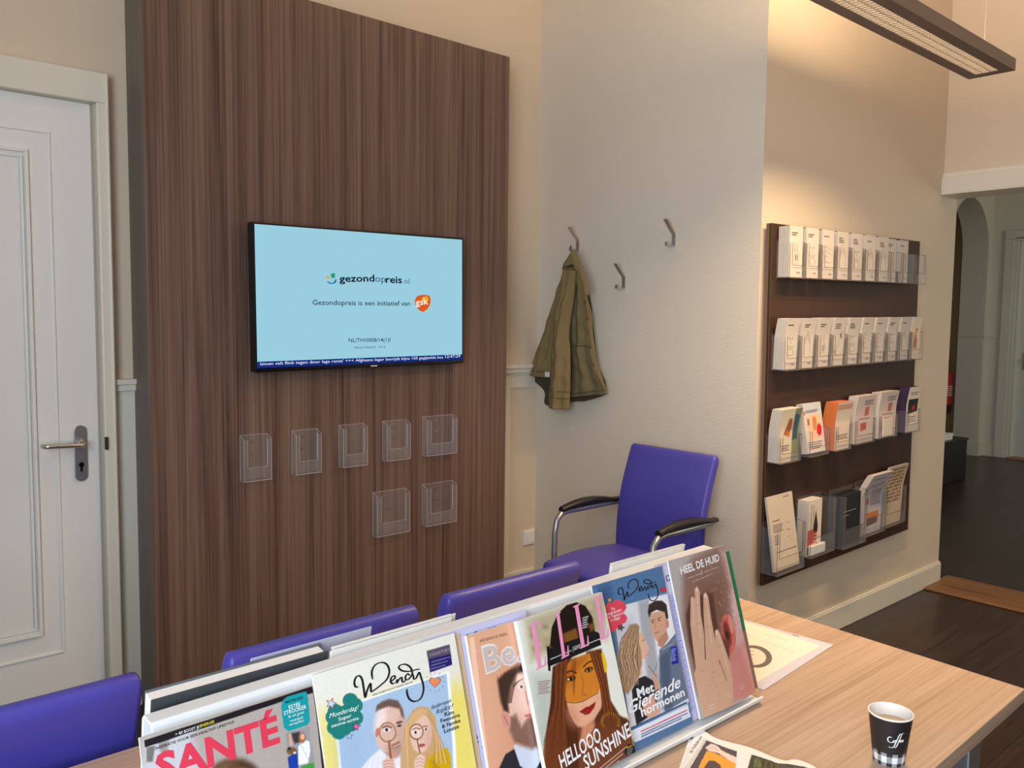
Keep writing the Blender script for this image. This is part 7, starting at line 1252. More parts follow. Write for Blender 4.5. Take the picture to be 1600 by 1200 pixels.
["p",[230,150,140],[[148.6,135.1],[147.7,129.8],[146.2,125.1],[144.2,121.6],[142.1,119.4],[139.9,118.9],[137.9,120.0],[136.3,122.7],[135.2,126.7],[134.8,131.6],[135.0,137.0],[135.9,142.2],[137.4,146.9],[139.3,150.5],[141.5,152.7],[143.7,153.2],[145.7,152.1],[147.3,149.4],[148.4,145.4],[148.8,140.4]],3,0.8],
["p",[118,50,42],[[133.7,121.3],[132.9,114.3],[131.0,108.1],[128.4,103.3],[125.3,100.5],[122.0,99.8],[118.9,101.4],[116.1,105.0],[114.1,110.3],[112.9,116.9],[112.7,123.9],[113.6,130.9],[115.4,137.1],[117.9,141.9],[121.0,144.8],[124.3,145.5],[127.5,144.0],[130.3,140.4],[132.4,135.0],[133.6,128.4]],5,0.95],
["p",[60,24,22],[[128.0,119.2],[127.5,116.6],[126.6,114.3],[125.2,112.5],[123.6,111.5],[121.8,111.4],[120.0,112.0],[118.5,113.4],[117.4,115.5],[116.7,118.0],[116.5,120.6],[116.9,123.2],[117.8,125.5],[119.2,127.3],[120.9,128.3],[122.6,128.5],[124.4,127.8],[125.9,126.4],[127.1,124.4],[127.8,121.9]],3,1],
["l",[224,140,128],[[125.4,151.5],[140.6,154.1],[149.9,134.2],[143.8,111.9],[128.5,92.1]],1.6,1,1],
["p",[88,56,46],[[17.4,181.2],[42.0,210.2],[107.2,202.7],[98.2,134.3],[121.1,99.7],[89.2,38.7],[12.9,81.4],[11.3,132.0]],4,0.9],
["p",[200,162,136],[[40.0,207.2],[47.6,210.2],[51.7,202.5],[40.0,159.2],[32.8,121.2],[23.6,78.6],[13.8,84.0],[19.0,124.5],[24.3,162.7]],1,1],
["p",[200,162,136],[[56.6,220.0],[65.4,223.4],[69.7,213.2],[58.6,172.2],[55.8,138.4],[36.2,75.3],[19.3,79.7],[34.7,137.7],[41.8,175.9]],1,1],
["p",[200,162,136],[[77.6,205.2],[85.5,208.3],[91.5,200.0],[85.6,160.4],[82.6,126.3],[79.6,81.1],[40.5,79.8],[55.8,132.7],[65.8,170.6]],1,1],
["p",[200,162,136],[[87.8,135.5],[95.5,137.8],[101.9,127.6],[106.2,97.5],[110.4,64.6],[103.7,37.6],[73.8,37.1],[79.6,81.1],[79.8,115.5]],1,1],
["p",[200,162,136],[[14.6,86.5],[45.8,95.4],[76.9,87.5],[81.2,57.9],[107.5,45.2],[93.4,9.0],[63.8,-5.0],[8.6,0.0],[6.1,30.9],[7.0,77.4]],1,1],
["l",[222,188,162],[[64.3,220.2],[53.3,179.1],[43.4,135.6]],3.4,2.5,0.7],
["l",[222,188,162],[[85.1,204.3],[77.5,162.2],[70.8,117.7]],3.4,2.5,0.7],
["l",[222,188,162],[[94.5,132.2],[97.0,99.8],[98.5,64.8]],3.4,2.5,0.7],
["l",[222,188,162],[[45.5,203.8],[33.9,160.6]],3.4,2.5,0.7],
["l",[166,122,100],[[40.0,159.2],[51.9,157.9]],0.9,0.7,0.8],
["l",[166,122,100],[[63.4,146.7],[75.5,145.3]],0.9,0.7,0.8],
["l",[166,122,100],[[49.9,191.3],[61.9,190.2]],0.9,0.7,0.8],
["l",[166,122,100],[[71.3,181.0],[83.5,179.8]],0.9,0.7,0.8],
["l",[166,122,100],[[87.9,107.8],[100.3,106.2]],0.9,0.7,0.8],
["l",[166,122,100],[[24.1,78.5],[35.7,76.9]],0.9,0.7,0.8],
["l",[166,122,100],[[50.1,68.9],[62.0,67.2]],0.9,0.7,0.8],
["p",[226,196,178],[[66.2,217.1],[65.7,215.7],[65.0,214.6],[64.0,213.7],[62.8,213.2],[61.7,213.2],[60.6,213.5],[59.7,214.3],[59.1,215.4],[58.8,216.7],[58.9,218.1],[59.3,219.5],[60.1,220.7],[61.0,221.5],[62.2,222.0],[63.3,222.1],[64.4,221.7],[65.3,220.9],[65.9,219.8],[66.2,218.5]],0.6,1],
["p",[226,196,178],[[87.3,202.2],[86.9,200.9],[86.1,199.7],[85.1,198.8],[83.9,198.4],[82.8,198.3],[81.7,198.7],[80.8,199.5],[80.1,200.6],[79.8,202.0],[79.9,203.4],[80.4,204.7],[81.1,205.9],[82.1,206.8],[83.3,207.2],[84.5,207.3],[85.6,206.9],[86.5,206.1],[87.1,205.0],[87.4,203.7]],0.6,1],
["p",[226,196,178],[[96.2,131.5],[95.8,130.1],[95.0,129.0],[94.0,128.1],[92.9,127.7],[91.7,127.7],[90.6,128.1],[89.7,128.9],[89.0,130.1],[88.7,131.4],[88.8,132.8],[89.3,134.1],[90.0,135.2],[91.0,136.1],[92.2,136.5],[93.4,136.5],[94.5,136.1],[95.4,135.3],[96.0,134.2],[96.3,132.9]],0.6,1],
["l",[170,112,96],[[31.9,16.8],[33.9,13.9]],0.6,0.5,0.5],
["l",[170,112,96],[[48.5,55.5],[47.0,53.2]],0.6,0.5,0.5],
["l",[170,112,96],[[55.2,27.2],[56.4,23.9]],0.6,0.5,0.5],
["l",[170,112,96],[[41.8,17.1],[42.7,13.7]],0.6,0.5,0.5],
["l",[170,112,96],[[48.8,9.9],[50.8,7.9]],0.6,0.5,0.5],
["l",[170,112,96],[[51.6,59.8],[54.1,56.8]],0.6,0.5,0.5],
["l",[170,112,96],[[24.3,51.2],[26.2,47.7]],0.6,0.5,0.5],
["l",[170,112,96],[[56.6,25.6],[58.3,23.6]],0.6,0.5,0.5],
["l",[170,112,96],[[40.9,61.7],[41.4,59.2]],0.6,0.5,0.5],
["l",[170,112,96],[[25.0,29.8],[27.5,27.4]],0.6,0.5,0.5],
["l",[170,112,96],[[60.5,45.1],[62.6,41.9]],0.6,0.5,0.5],
["l",[170,112,96],[[43.3,40.8],[45.8,37.5]],0.6,0.5,0.5],
["l",[170,112,96],[[44.6,8.3],[41.9,7.2]],0.6,0.5,0.5],
["l",[170,112,96],[[53.4,54.0],[50.0,51.6]],0.6,0.5,0.5],
["l",[170,112,96],[[50.2,11.8],[47.9,10.0]],0.6,0.5,0.5],
["l",[170,112,96],[[50.0,63.9],[46.2,63.1]],0.6,0.5,0.5],
["l",[170,112,96],[[43.7,57.2],[39.9,56.0]],0.6,0.5,0.5],
["l",[170,112,96],[[61.9,61.0],[62.5,58.7]],0.6,0.5,0.5],
["l",[170,112,96],[[56.3,18.7],[58.9,15.0]],0.6,0.5,0.5],
["l",[170,112,96],[[55.8,60.6],[55.2,59.2]],0.6,0.5,0.5],
["l",[170,112,96],[[57.7,26.4],[55.0,25.2]],0.6,0.5,0.5],
["l",[170,112,96],[[32.2,31.3],[29.9,28.8]],0.6,0.5,0.5],
["l",[170,112,96],[[25.4,19.9],[25.7,18.2]],0.6,0.5,0.5],
["l",[170,112,96],[[39.0,50.2],[42.5,47.0]],0.6,0.5,0.5],
["l",[170,112,96],[[49.9,44.6],[52.3,41.6]],0.6,0.5,0.5],
["l",[170,112,96],[[35.1,16.8],[32.7,15.3]],0.6,0.5,0.5],
["l",[170,112,96],[[46.7,28.9],[47.5,25.4]],0.6,0.5,0.5],
["l",[170,112,96],[[35.7,52.3],[38.1,49.3]],0.6,0.5,0.5],
["l",[170,112,96],[[13.7,21.2],[16.5,18.3]],0.6,0.5,0.5],
["l",[170,112,96],[[27.9,13.0],[26.5,11.8]],0.6,0.5,0.5],
["l",[170,112,96],[[53.3,49.0],[50.3,47.1]],0.6,0.5,0.5],
["l",[170,112,96],[[14.7,15.2],[12.5,13.7]],0.6,0.5,0.5],
["l",[170,112,96],[[57.2,25.8],[52.7,23.8]],0.6,0.5,0.5],
["l",[170,112,96],[[41.3,59.7],[39.1,57.8]],0.6,0.5,0.5],
["l",[170,112,96],[[51.4,32.2],[50.8,29.5]],0.6,0.5,0.5],
["l",[170,112,96],[[59.6,33.2],[56.3,32.4]],0.6,0.5,0.5],
["l",[170,112,96],[[50.8,8.1],[52.3,5.1]],0.6,0.5,0.5],
["l",[170,112,96],[[51.4,17.2],[52.8,14.4]],0.6,0.5,0.5],
["l",[170,112,96],[[53.5,43.1],[55.8,39.5]],0.6,0.5,0.5],
["l",[170,112,96],[[51.9,61.8],[50.9,59.7]],0.6,0.5,0.5],
["l",[110,74,60],[[80.5,83.8],[83.9,62.9],[87.4,44.8]],1.6,0.8,1],
["t","HEEL DE HUID",[27.9,252.8],[151.4,256.4],13.7,[244,240,236],2.4,0,"title"],
["l",[220,210,204],[[41.0,242.7],[145.2,246.1]],0.6,0.3,1],
["l",[220,210,204],[[56.9,233.8],[119.2,237.1]],0.6,0.3,1],
["l",[235,230,225],[[88.0,250.1],[86.1,241.6]],0.9,0.3,1],
["l",[225,214,206],[[121.6,24.1],[137.7,23.2]],0.8,0.3,0.85],
["l",[225,214,206],[[121.5,19.8],[137.6,18.9]],0.8,0.3,0.85],
["l",[225,214,206],[[74.5,22.3],[89.9,21.4]],0.8,0.3,0.85],
["l",[225,214,206],[[74.6,17.1],[90.0,16.2]],0.8,0.3,0.85],
["l",[225,214,206],[[25.6,15.7],[40.4,14.8]],0.8,0.3,0.85],
["l",[225,214,206],[[25.2,10.3],[40.0,9.3]],0.8,0.3,0.85]]},"newspaper":{"x0":1.2254113983367625,"v0":0.8743857331185281,"rot":-80.77602570256,"w":0.29,"h":0.4,"ops":[["outline",None,[[-0.0,0.0],[38.6,-18.7],[58.3,-19.4],[98.4,-11.8],[134.8,-16.1],[165.2,-17.6],[181.1,2.8],[209.2,-0.0],[226.9,-15.3]]],
["p",[92,80,82],[[39.0,-39.4],[94.9,-37.7],[115.7,-90.6],[169.9,-212.6],[118.1,-256.8],[59.4,-138.8]],0.4,1],
["p",[236,164,62],[[55.5,-71.5],[65.8,-68.3],[81.7,-68.6],[117.0,-78.9],[150.9,-113.8],[124.8,-136.1],[91.2,-96.6],[79.1,-91.4],[72.2,-97.2],[76.1,-124.5],[69.4,-130.2]],0.5,1],
["p",[232,206,196],[[48.8,-64.0],[49.9,-43.8],[59.5,-42.8],[73.8,-52.0],[103.3,-57.0],[127.7,-60.9],[128.5,-79.6],[104.5,-76.3],[73.6,-64.0],[58.7,-69.7]],0.7,1],
["l",[170,130,120],[[51.3,-62.8],[58.5,-53.2],[68.2,-56.8]],0.8,0.5,1],
["p",[238,232,226],[[94.6,-38.0],[117.8,-33.0],[131.2,-77.3],[182.7,-201.7],[169.3,-213.2],[115.7,-90.6]],0.4,1],
["p",[70,72,52],[[118.5,-33.4],[163.4,-31.3],[175.6,-20.8],[199.5,-12.7],[217.9,-14.4],[261.0,-135.0],[182.7,-201.7],[131.2,-77.3]],0.5,1],
["p",[120,134,80],[[128.9,-46.4],[131.5,-35.1],[148.7,-62.3],[139.3,-70.4]],3,0.8],
["p",[90,88,96],[[163.1,-35.1],[200.2,-14.4],[248.7,-145.4],[218.1,-171.5]],5,0.8],
["l",[140,120,70],[[129.5,-39.1],[139.3,-70.4],[150.9,-113.8]],1,0.5,0.8],
["l",[50,46,34],[[132.4,-38.9],[141.7,-68.3],[153.5,-111.6]],1,0.5,0.8],
["l",[96,110,60],[[135.3,-38.7],[144.1,-66.3],[156.1,-109.3]],1,0.5,0.8],
["l",[140,120,70],[[138.2,-38.4],[146.6,-64.2],[158.7,-107.1]],1,0.5,0.8],
["l",[50,46,34],[[141.1,-38.2],[149.0,-62.1],[161.3,-104.9]],1,0.5,0.8],
["l",[96,110,60],[[144.0,-38.0],[151.4,-60.0],[164.0,-102.6]],1,0.5,0.8],
["l",[140,120,70],[[146.9,-37.8],[153.8,-58.0],[166.6,-100.4]],1,0.5,0.8],
["l",[50,46,34],[[149.8,-37.6],[156.2,-55.9],[169.2,-98.2]],1,0.5,0.8],
["l",[96,110,60],[[152.6,-37.4],[158.7,-53.8],[171.8,-95.9]],1,0.5,0.8],
["l",[140,120,70],[[155.5,-37.1],[161.1,-51.7],[174.4,-93.7]],1,0.5,0.8],
["l",[50,46,34],[[158.3,-36.9],[163.5,-49.7],[177.0,-91.5]],1,0.5,0.8],
["l",[96,110,60],[[161.2,-36.7],[165.9,-47.6],[179.6,-89.2]],1,0.5,0.8],
["l",[140,120,70],[[164.0,-36.5],[168.4,-45.5],[182.3,-87.0]],1,0.5,0.8],
["l",[50,46,34],[[166.8,-36.3],[170.8,-43.4],[184.9,-84.8]],1,0.5,0.8],
["l",[70,62,62],[[37.6,-38.6],[56.7,-141.1],[82.5,-280.0]],0.7,0.2,1],
["l",[70,62,62],[[34.6,-38.2],[54.0,-143.4],[80.0,-282.0]],0.5,0.2,1],
["t","de Volkskrant",[40.8,-96.7],[28.8,-33.2],6.5,[36,32,36],0.15,0.1,"masthead"],
["p",[150,140,140],[[44.7,-127.6],[41.7,-102.9],[42.2,-103.9],[45.2,-128.5]],0.4,0.75]]},"laminated":{"x0":1.4550044074674306,"v0":0.8804893576765701,"rot":4.789107405814281,"w":0.33,"h":0.235,"ops":[["p",[206,200,208],[[341.6,538.6],[780.4,112.4],[-282.1,-302.7],[-517.0,-66.9]],0.8,1],
["p",[232,222,208],[[79.8,283.3],[320.2,211.4],[303.9,19.0],[10.2,28.2],[-291.8,37.3]],0.6,1],
["p",[112,104,94],[[153.0,60.1],[134.6,54.0],[117.0,51.8],[101.8,53.6],[90.3,59.2],[83.6,68.1],[82.2,79.5],[86.3,92.3],[95.6,105.5],[109.5,117.9],[126.7,128.1],[145.5,135.1],[164.1,138.1],[180.6,136.6],[193.0,130.9],[200.2,121.3],[201.2,109.1],[196.0,95.4],[185.4,81.8],[170.6,69.7]],0.5,1],
["p",[224,214,198],[[147.2,70.9],[133.3,66.2],[119.9,64.5],[108.4,65.8],[99.6,70.1],[94.5,76.8],[93.5,85.5],[96.6,95.3],[103.8,105.4],[114.3,114.7],[127.2,122.3],[141.4,127.5],[155.3,129.7],[167.6,128.6],[176.9,124.2],[182.2,117.1],[183.0,107.9],[179.3,97.6],[171.5,87.4],[160.4,78.2]],0.5,1],
["l",[112,104,94],[[154.2,125.0],[164.5,110.9]],2.6,0.5,1],
["l",[112,104,94],[[134.9,114.6],[145.1,100.6]],2.6,0.5,1],
["l",[112,104,94],[[116.1,104.4],[126.1,90.6]],2.6,0.5,1],
["l",[112,104,94],[[97.6,94.4],[107.6,80.7]],2.6,0.5,1],
["l",[160,148,136],[[277.8,141.6],[276.6,115.4],[278.0,84.9]],1.5,0.5,0.7],
["l",[160,148,136],[[234.0,131.7],[234.5,102.7],[223.5,44.6]],1.5,0.5,0.7],
["l",[160,148,136],[[240.0,173.6],[239.2,155.8],[238.4,138.3]],1.5,0.5,0.7],
["l",[110,100,110],[[329.5,150.6],[326.1,123.0],[322.8,96.0]],1.6,0.4,0.8],
["l",[50,46,56],[[320.9,91.9],[322.3,80.1]],4,0.4,1]]},"tv":{"ops":[["t","gezond",[361.6,353.0],[526.7,360.9],27.8,[12,26,48],1.8,0,"lettering"],
["t","op",[529.7,360.4],[580.9,359.2],27.5,[40,70,110],-0.2,0,"lettering"],
["t","reis",[580.9,357.9],[662.4,358.3],29.0,[12,26,48],1.8,0,"lettering"],
["t",".nl",[667.0,357.8],[699.7,357.1],23.1,[60,90,130],-0.1,0,"lettering"],
["t","Gezondopreis is een initiatief van",[241.0,259.0],[703.1,264.0],20.2,[24,44,66],0.7,0,"lettering"],
["t","gsk",[733.2,265.8],[799.1,272.3],27.4,[250,245,240],0.7,0,"lettering"],
["t","NL/TH/0008/14(1)f",[400.3,110.8],[603.7,111.3],16.0,[22,44,72],0.6,0,"lettering"],
["t","PROD.MAART  2016",[427.8,83.2],[575.7,84.8],9.3,[50,90,130],0.1,0,"lettering"],
["t","isioen valt flink tegen door lage rente\u2019 +++ Afghaans leger bevrijdt bijna 150 gegijzelde bus",[17.7,27.5],[878.2,34.5],11.5,[230,235,250],0.1,0,"lettering"],
["t","12:47:29",[890.0,35.6],[975.7,37.1],13.5,[230,235,250],0.1,0,"lettering"],
["m","gsk",[[727.5,285.2],[739.4,305.1],[771.4,312.5],[803.8,309.4],[812.0,290.4],[802.4,260.5],[775.7,240.3],[755.6,243.3],[735.6,259.3]]],
["m","band",[[15.4,44.2],[979.0,54.2],[977.5,27.4],[15.1,18.4]]],
["m","screen",[[16.8,548.8],[980.5,557.7],[977.5,27.4],[15.1,18.4]]],
["m","sun",[[311.2,369.7],[320.0,370.0]]],
["m","leaf",[[324.1,383.4],[342.5,387.8],[342.4,368.5],[326.1,366.7]]],
["m","smile",[[307.0,352.7],[323.9,345.6],[341.0,350.4],[346.5,362.7]]],
["m","logo",[[484.6,11.9],[516.1,11.0]]]]}}
COAT = {"lining":[3.035,[[3.0482,1.742],[3.0721,1.6678],[3.1111,1.5701],[3.1739,1.4087],[3.2501,1.2501],[3.2953,1.1805],[3.1787,1.1052],[3.1751,1.0429],[3.1322,1.0309],[2.9919,1.0657]],[[2.9774,1.7689],[2.9034,1.6783],[2.8603,1.5682],[2.8429,1.4737],[2.8253,1.3721],[2.8025,1.2565],[2.7566,1.1864],[2.7455,1.1365],[2.7594,1.1137],[2.8881,1.0741]]],"back_panel":[3.0,[[3.0128,1.7279],[3.0367,1.6656],[3.0752,1.569],[3.1378,1.4324],[3.1916,1.3312],[3.2354,1.2439],[3.2619,1.1836]],[[2.9525,1.7331],[2.9715,1.664],[3.0113,1.576],[3.0461,1.4714],[3.0757,1.3502],[3.0899,1.2509],[3.1047,1.1774]]],"front_panel":[2.995,[[2.9373,1.7323],[2.9536,1.6414],[2.9615,1.5386],[2.9592,1.4427],[2.9481,1.3246],[2.9373,1.2212],[2.9476,1.1313],[2.9487,1.0901]],[[2.906,1.7021],[2.8694,1.6469],[2.8524,1.5673],[2.84,1.4734],[2.8257,1.3797],[2.8157,1.3004],[2.7745,1.2301],[2.7197,1.1724],[2.706,1.1234]]],"placket":[2.985,[[2.8702,1.661],[2.8508,1.567],[2.8355,1.4734],[2.8172,1.416],[2.8193,1.3438],[2.7955,1.2654],[2.7451,1.2034],[2.7104,1.1628]],[[2.8388,1.6029],[2.8248,1.5597],[2.7994,1.488],[2.7936,1.4165],[2.778,1.3452],[2.7563,1.2601],[2.7207,1.1906],[2.7001,1.135]]],"sleeve":[2.955,[[2.9436,1.7161],[2.9724,1.6185],[3.0051,1.538],[3.0209,1.4417],[3.0396,1.3219],[3.0448,1.2167],[3.0515,1.1258],[3.0548,1.0309]],[[2.8826,1.714],[2.89,1.6027],[2.9051,1.516],[2.9211,1.414],[2.9138,1.3265],[2.9083,1.2241],[2.9099,1.1211],[2.912,1.036]]],"collar_left":[2.915,[[2.8727,1.8041],[2.9002,1.7734],[2.928,1.746],[2.9396,1.7163]],[[2.8459,1.8063],[2.8401,1.7707],[2.8594,1.7468],[2.8772,1.7404]]],"collar_right":[2.905,[[2.859,1.8077],[2.8621,1.7712],[2.8544,1.739],[2.8187,1.6955],[2.7878,1.635],[2.7624,1.5891]],[[2.8363,1.8094],[2.8206,1.7728],[2.8,1.7299],[2.7745,1.6836],[2.754,1.6343],[2.75,1.591]]]}
HOOKS = [[2.379, 1.837], [2.667, 1.654], [2.974, 1.845]]


# ================================================ THE ROOM
X0, XB, XD, YA, YC, YBK, ZC = -1.3, 3.057, 4.81, 3.257, 1.938, -2.6, 3.7
b = MB(); b.box(X0-.2, 10.6, YBK-.2, 6.0, -.1, 0); struct('floor', b, M['floor'])
b = MB(); b.box(X0-.2, 5.0, YBK-.2, YA+.2, ZC, ZC+.1); struct('ceiling', b, M['ceil'])
b = MB(); b.box(X0-.2, XB+.02, YA, YA+.2, 0, ZC); struct('wall_back', b, M['wall'])
b = MB(); b.box(XB, XB+.06, YC+.0015, YA+.0, 0, ZC); struct('wall_coat_side', b, M['wall_tex'])
b = MB(); b.box(XB+.0605, 5.0, YC, YC+.3, 0, ZC); b.box(XB+.0, XB+.0605, YC, YC+.0014, 0, ZC); struct('wall_brochure_side', b, M['wall'])
OY = -.3
b = MB(); b.box(XD, 5.0, OY, YC, 2.174, ZC); b.box(XD, 5.0, YBK, OY, 0, ZC); struct('wall_right', b, M['wall'])
# windows behind and left of the camera
b = MB(); b.box(X0-.2, X0, YBK, YA, 0, .8); b.box(X0-.2, X0, YBK, YA, 2.7, ZC); b.box(X0-.2, X0, YBK, -1.6, .8, 2.7); b.box(X0-.2, X0, .5, YA, .8, 2.7); struct('wall_left', b, M['wall'])
b = MB(); b.box(X0, XD, YBK-.2, YBK, 0, ZC); struct('wall_rear', b, M['rear'])
b = MB()
for y0, y1 in ((-1.6, -1.53), (-.59, -.51), (.43, .5)): b.box(X0-.14, X0-.07, y0, y1, .8, 2.7)
for z0, z1 in ((.8, .87), (2.1, 2.16), (2.63, 2.7)): b.box(X0-.14, X0-.07, -1.6, .5, z0, z1)
struct('window_1', b, M['white'])
b = MB(); b.box(X0-.11, X0-.105, -1.55, .45, .85, 2.65); struct('window_1_glass', b, M['acrylic'])
# header moulding over the opening, threshold
b = MB(); b.box(XD-.03, XD, OY, YC, 2.174, 2.262); b.box(XD-.018, XD, OY, YC, 2.262, 2.285); b.box(XD-.03, 5.0, OY, YC-.001, 2.168, 2.176); struct('trim_1', b, M['trim'], bevel=.004)
b = MB(); b.box(XD-.03, 5.13, OY, YC-.002, 0, .012); b.build('t', M['sill'], bevel=.004); o = bpy.data.objects['t']; o.name = 'trim_2'; tag(o, kind='structure')
# baseboards
b = MB(); b.box(XB, 5.0, YC-.016, YC, 0, .112); b.box(XB, 5.0, YC-.011, YC, .112, .12); struct('baseboard_brochure', b, M['trim'], bevel=.003)
b = MB(); b.box(XB-.016, XB, YC, YA, 0, .12); struct('baseboard_coat', b, M['trim'], bevel=.003)
b = MB(); b.box(2.70, XB-.016, YA-.018, YA, 0, .15); b.box(X0, -.2, YA-.018, YA, 0, .15); struct('baseboard_back', b, M['trim'], bevel=.003)
# chair rail and wainscot on the back wall
b = MB()
for xa, xb in ((.93, 1.016), (2.69, XB-.001), (X0, -.2)):
    b.box(xa, xb, YA-.038, YA, 1.222, 1.242); b.box(xa, xb, YA-.028, YA, 1.198, 1.222); b.box(xa, xb, YA-.016, YA, 1.185, 1.198)
struct('trim_3', b, M['trim'], bevel=.003)
b = MB(); b.box(2.69, 2.862, YA-.012, YA, .15, 1.186); b.box(2.86, XB, YA-.008, YA, 1.12, 1.186); b.box(.93, 1.016, YA-.014, YA, 0, 1.19); struct('trim_4', b, M['trim'], bevel=.003)
# door in the back wall
root = empty('door_1', (.883, YA-.02, 0)); root['kind'] = 'structure'
b = MB()
b.box(-1.0, 0, -.0, .03, .005, 2.205)
b.build('door_leaf', M['white'], root, bevel=.002)
def ring(b, x0, x1, z0, z1, w, y0, y1):
    b.box(x0, x1, y0, y1, z0, z0+w); b.box(x0, x1, y0, y1, z1-w, z1); b.box(x0, x0+w, y0, y1, z0+w, z1-w); b.box(x1-w, x1, y0, y1, z0+w, z1-w)
b = MB(); ring(b, -.87, -.130, .277, 2.093, .008, -.006, .0); ring(b, -.80, -.20, .356, 2.023, .010, -.014, .0); ring(b, -.78, -.216, .376, 2.003, .008, -.009, .0); b.box(-.77, -.226, -.003, 0, .386, 1.99)
b.build('panel_moulding', M['white'], root, bevel=.0025)
b = MB(); b.box(.0005, .0045, .002, .02, .0, 2.207); b.box(.0045, .0115, -.012, .02, 0, 2.209); b.box(-1.02, .0108, .002, .02, 2.205, 2.209)
b.build('door_jamb', mat('jamb_paint', (190, 182, 168), .6), root)
b = MB(); b.box(.0116, .05, -.035, .02, 0, 2.209); b.box(-1.08, .05, -.035, .02, 2.209, 2.312); b.box(-1.08, -1.03, -.045, .02, 0, 2.212); b.box(.0395, .05, -.042, -.034, 0, 2.312)
b.build('door_casing', M['trim'], root, bevel=.004)
hb = MB()
pts = []
for i in range(9): t = PI*i/8; pts.append((-.062+.021*math.cos(t), 1.064+.021*math.sin(t)))
for i in range(9): t = PI+PI*i/8; pts.append((-.062+.021*math.cos(t), .906+.021*math.sin(t)))
hb.frame((0, 0, 0), (1, 0, 0), (0, 0, 1), (0, -1, 0), pts, .009); plate = hb.build('door_handle', M['steel'], root, bevel=.001)
hb = MB(); hb.tube([(-.062, -.005, 1.022), (-.062, -.05, 1.022), (-.064, -.06, 1.022), (-.072, -.066, 1.022), (-.13, -.066, 1.024), (-.175, -.066, 1.026), (-.184, -.064, 1.026), (-.189, -.056, 1.026), (-.19, -.045, 1.026)], .0085, 12)
hb.tube([(-.062, -.005, 1.022), (-.062, -.018, 1.022)], .017, 18); hb.build('lever', M['chrome'], plate, smooth=True)
hb = MB(); hb.tube([(-.062, -.008, .945), (-.062, -.0115, .945)], .009, 16); hb.box(-.066, -.058, -.0115, -.008, .92, .945); hb.build('keyhole', M['black'], plate)
hb = MB()
for z in (1.072, .897): hb.tube([(-.062, -.008, z), (-.062, -.0105, z)], .003, 10)
hb.build('screw', M['chrome'], plate)
hb = MB(); hb.box(.0105, .018, -.0475, -.03, .995, 1.04); hb.build('strike_plate', mat('dark_strike', (60, 58, 56), .5, .6), root)

# hall behind the opening
b = MB(); b.box(5.0, 10.6, -1.7, 5.2, 3.4, 3.5); struct('ceiling.001', b, M['hallw'])
XE = 10.25
b = MB(); b.box(XE, XE+.2, 3.30, 5.0, 0, 3.4); b.box(XE, XE+.2, -1.7, 3.30, 2.44, 3.4); b.box(XE, XE+.2, -1.7, 2.35, 0, 2.44); struct('wall_hall_end', b, M['hallw'])
b = MB(); b.box(5.0, 10.4, -1.7, -1.5, 0, 3.4); struct('wall_hall_side', b, M['hallw'])
YG = 3.575; ax, ar, az = 9.625, .516, 2.296; dep = .27
b = MB()
arch = [(ax+ar, 0)]+[(ax+ar*math.cos(t), az+ar*math.sin(t)) for t in [PI*i/24 for i in range(25)]]+[(ax-ar, 0)]
n = len(arch)
for y in (YG, YG+dep):
    k = len(b.v); vs = [(p[0], y, p[1]) for p in arch]+[(XE, y, 0)]+[(XE if p[0] >= ax else 9.0, y, max(p[1], 0) if 0 < i < n-1 else 0) for i, p in enumerate(arch)]
# simple ring of wall cells around the arch
def cell(b, x0, z0, x1, z1, x2, z2, x3, z3): b.frame((0, YG, 0), (1, 0, 0), (0, 0, 1), (0, 1, 0), [(x0, z0), (x1, z1), (x2, z2), (x3, z3)], dep)
cell(b, ax+ar, 0, XE+.02, 0, XE+.02, az, ax+ar, az); cell(b, 5.0, 0, ax-ar, 0, ax-ar, az, 5.0, az)
for i in range(24):
    t0, t1 = PI*i/24, PI*(i+1)/24; xa, za, xb_, zb = ax+ar*math.cos(t0), az+ar*math.sin(t0), ax+ar*math.cos(t1), az+ar*math.sin(t1)
    cell(b, xa, za, xa, 3.4, xb_, 3.4, xb_, zb)
cell(b, ax+ar, az, XE+.02, az, XE+.02, 3.4, ax+ar, 3.4); cell(b, 5.0, az, ax-ar, az, ax-ar, 3.4, 5.0, 3.4)
struct('wall_arch', b, M['hallw'])
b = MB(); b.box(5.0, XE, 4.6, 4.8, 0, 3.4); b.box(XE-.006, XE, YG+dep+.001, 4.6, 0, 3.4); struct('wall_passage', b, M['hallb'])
b = MB(); b.box(ax+ar-.012, ax+ar, YG+.002, YG+dep, 1.33, 1.352); b.box(ax+ar-.012, XE, YG-.012, YG, 1.33, 1.352); b.box(XE-.012, XE, 3.44, YG-.012, 1.33, 1.352); struct('trim_5', b, M['hallw'])
b = MB(); b.box(ax+ar-.014, ax+ar, YG+.002, YG+dep, 0, .15); b.box(ax+ar-.014, XE, YG-.014, YG, 0, .15); b.box(XE-.014, XE, 3.44, YG-.014, 0, .15); b.box(5.0, ax-ar, YG-.014, YG, 0, .15); struct('baseboard_hall', b, M['hallw'])
d2 = empty('door_2', (XE, 3.3, 0)); d2['kind'] = 'structure'
b = MB(); b.box(.06, .1, -.9, -.02, .02, 2.40); b.build('door_leaf', mat('hall_door_paint', (196, 198, 190), .5), d2, bevel=.003)
b = MB(); b.box(-.03, .0, -1.08, .14, 2.40, 2.50); b.box(-.03, .0, .04, .14, 0, 2.40); b.box(-.018, .06, .0, .04, 0, 2.40); b.box(.0, .09, -.03, .0, 0, 2.40); b.box(-.03, .09, -.95, .04, 2.38, 2.42); b.build('door_casing', M['hallw'], d2, bevel=.006)
b = MB(); b.box(.048, .06, -.12, -.075, .98, 1.17); hp = b.build('door_handle', M['steel'], d2, bevel=.005)
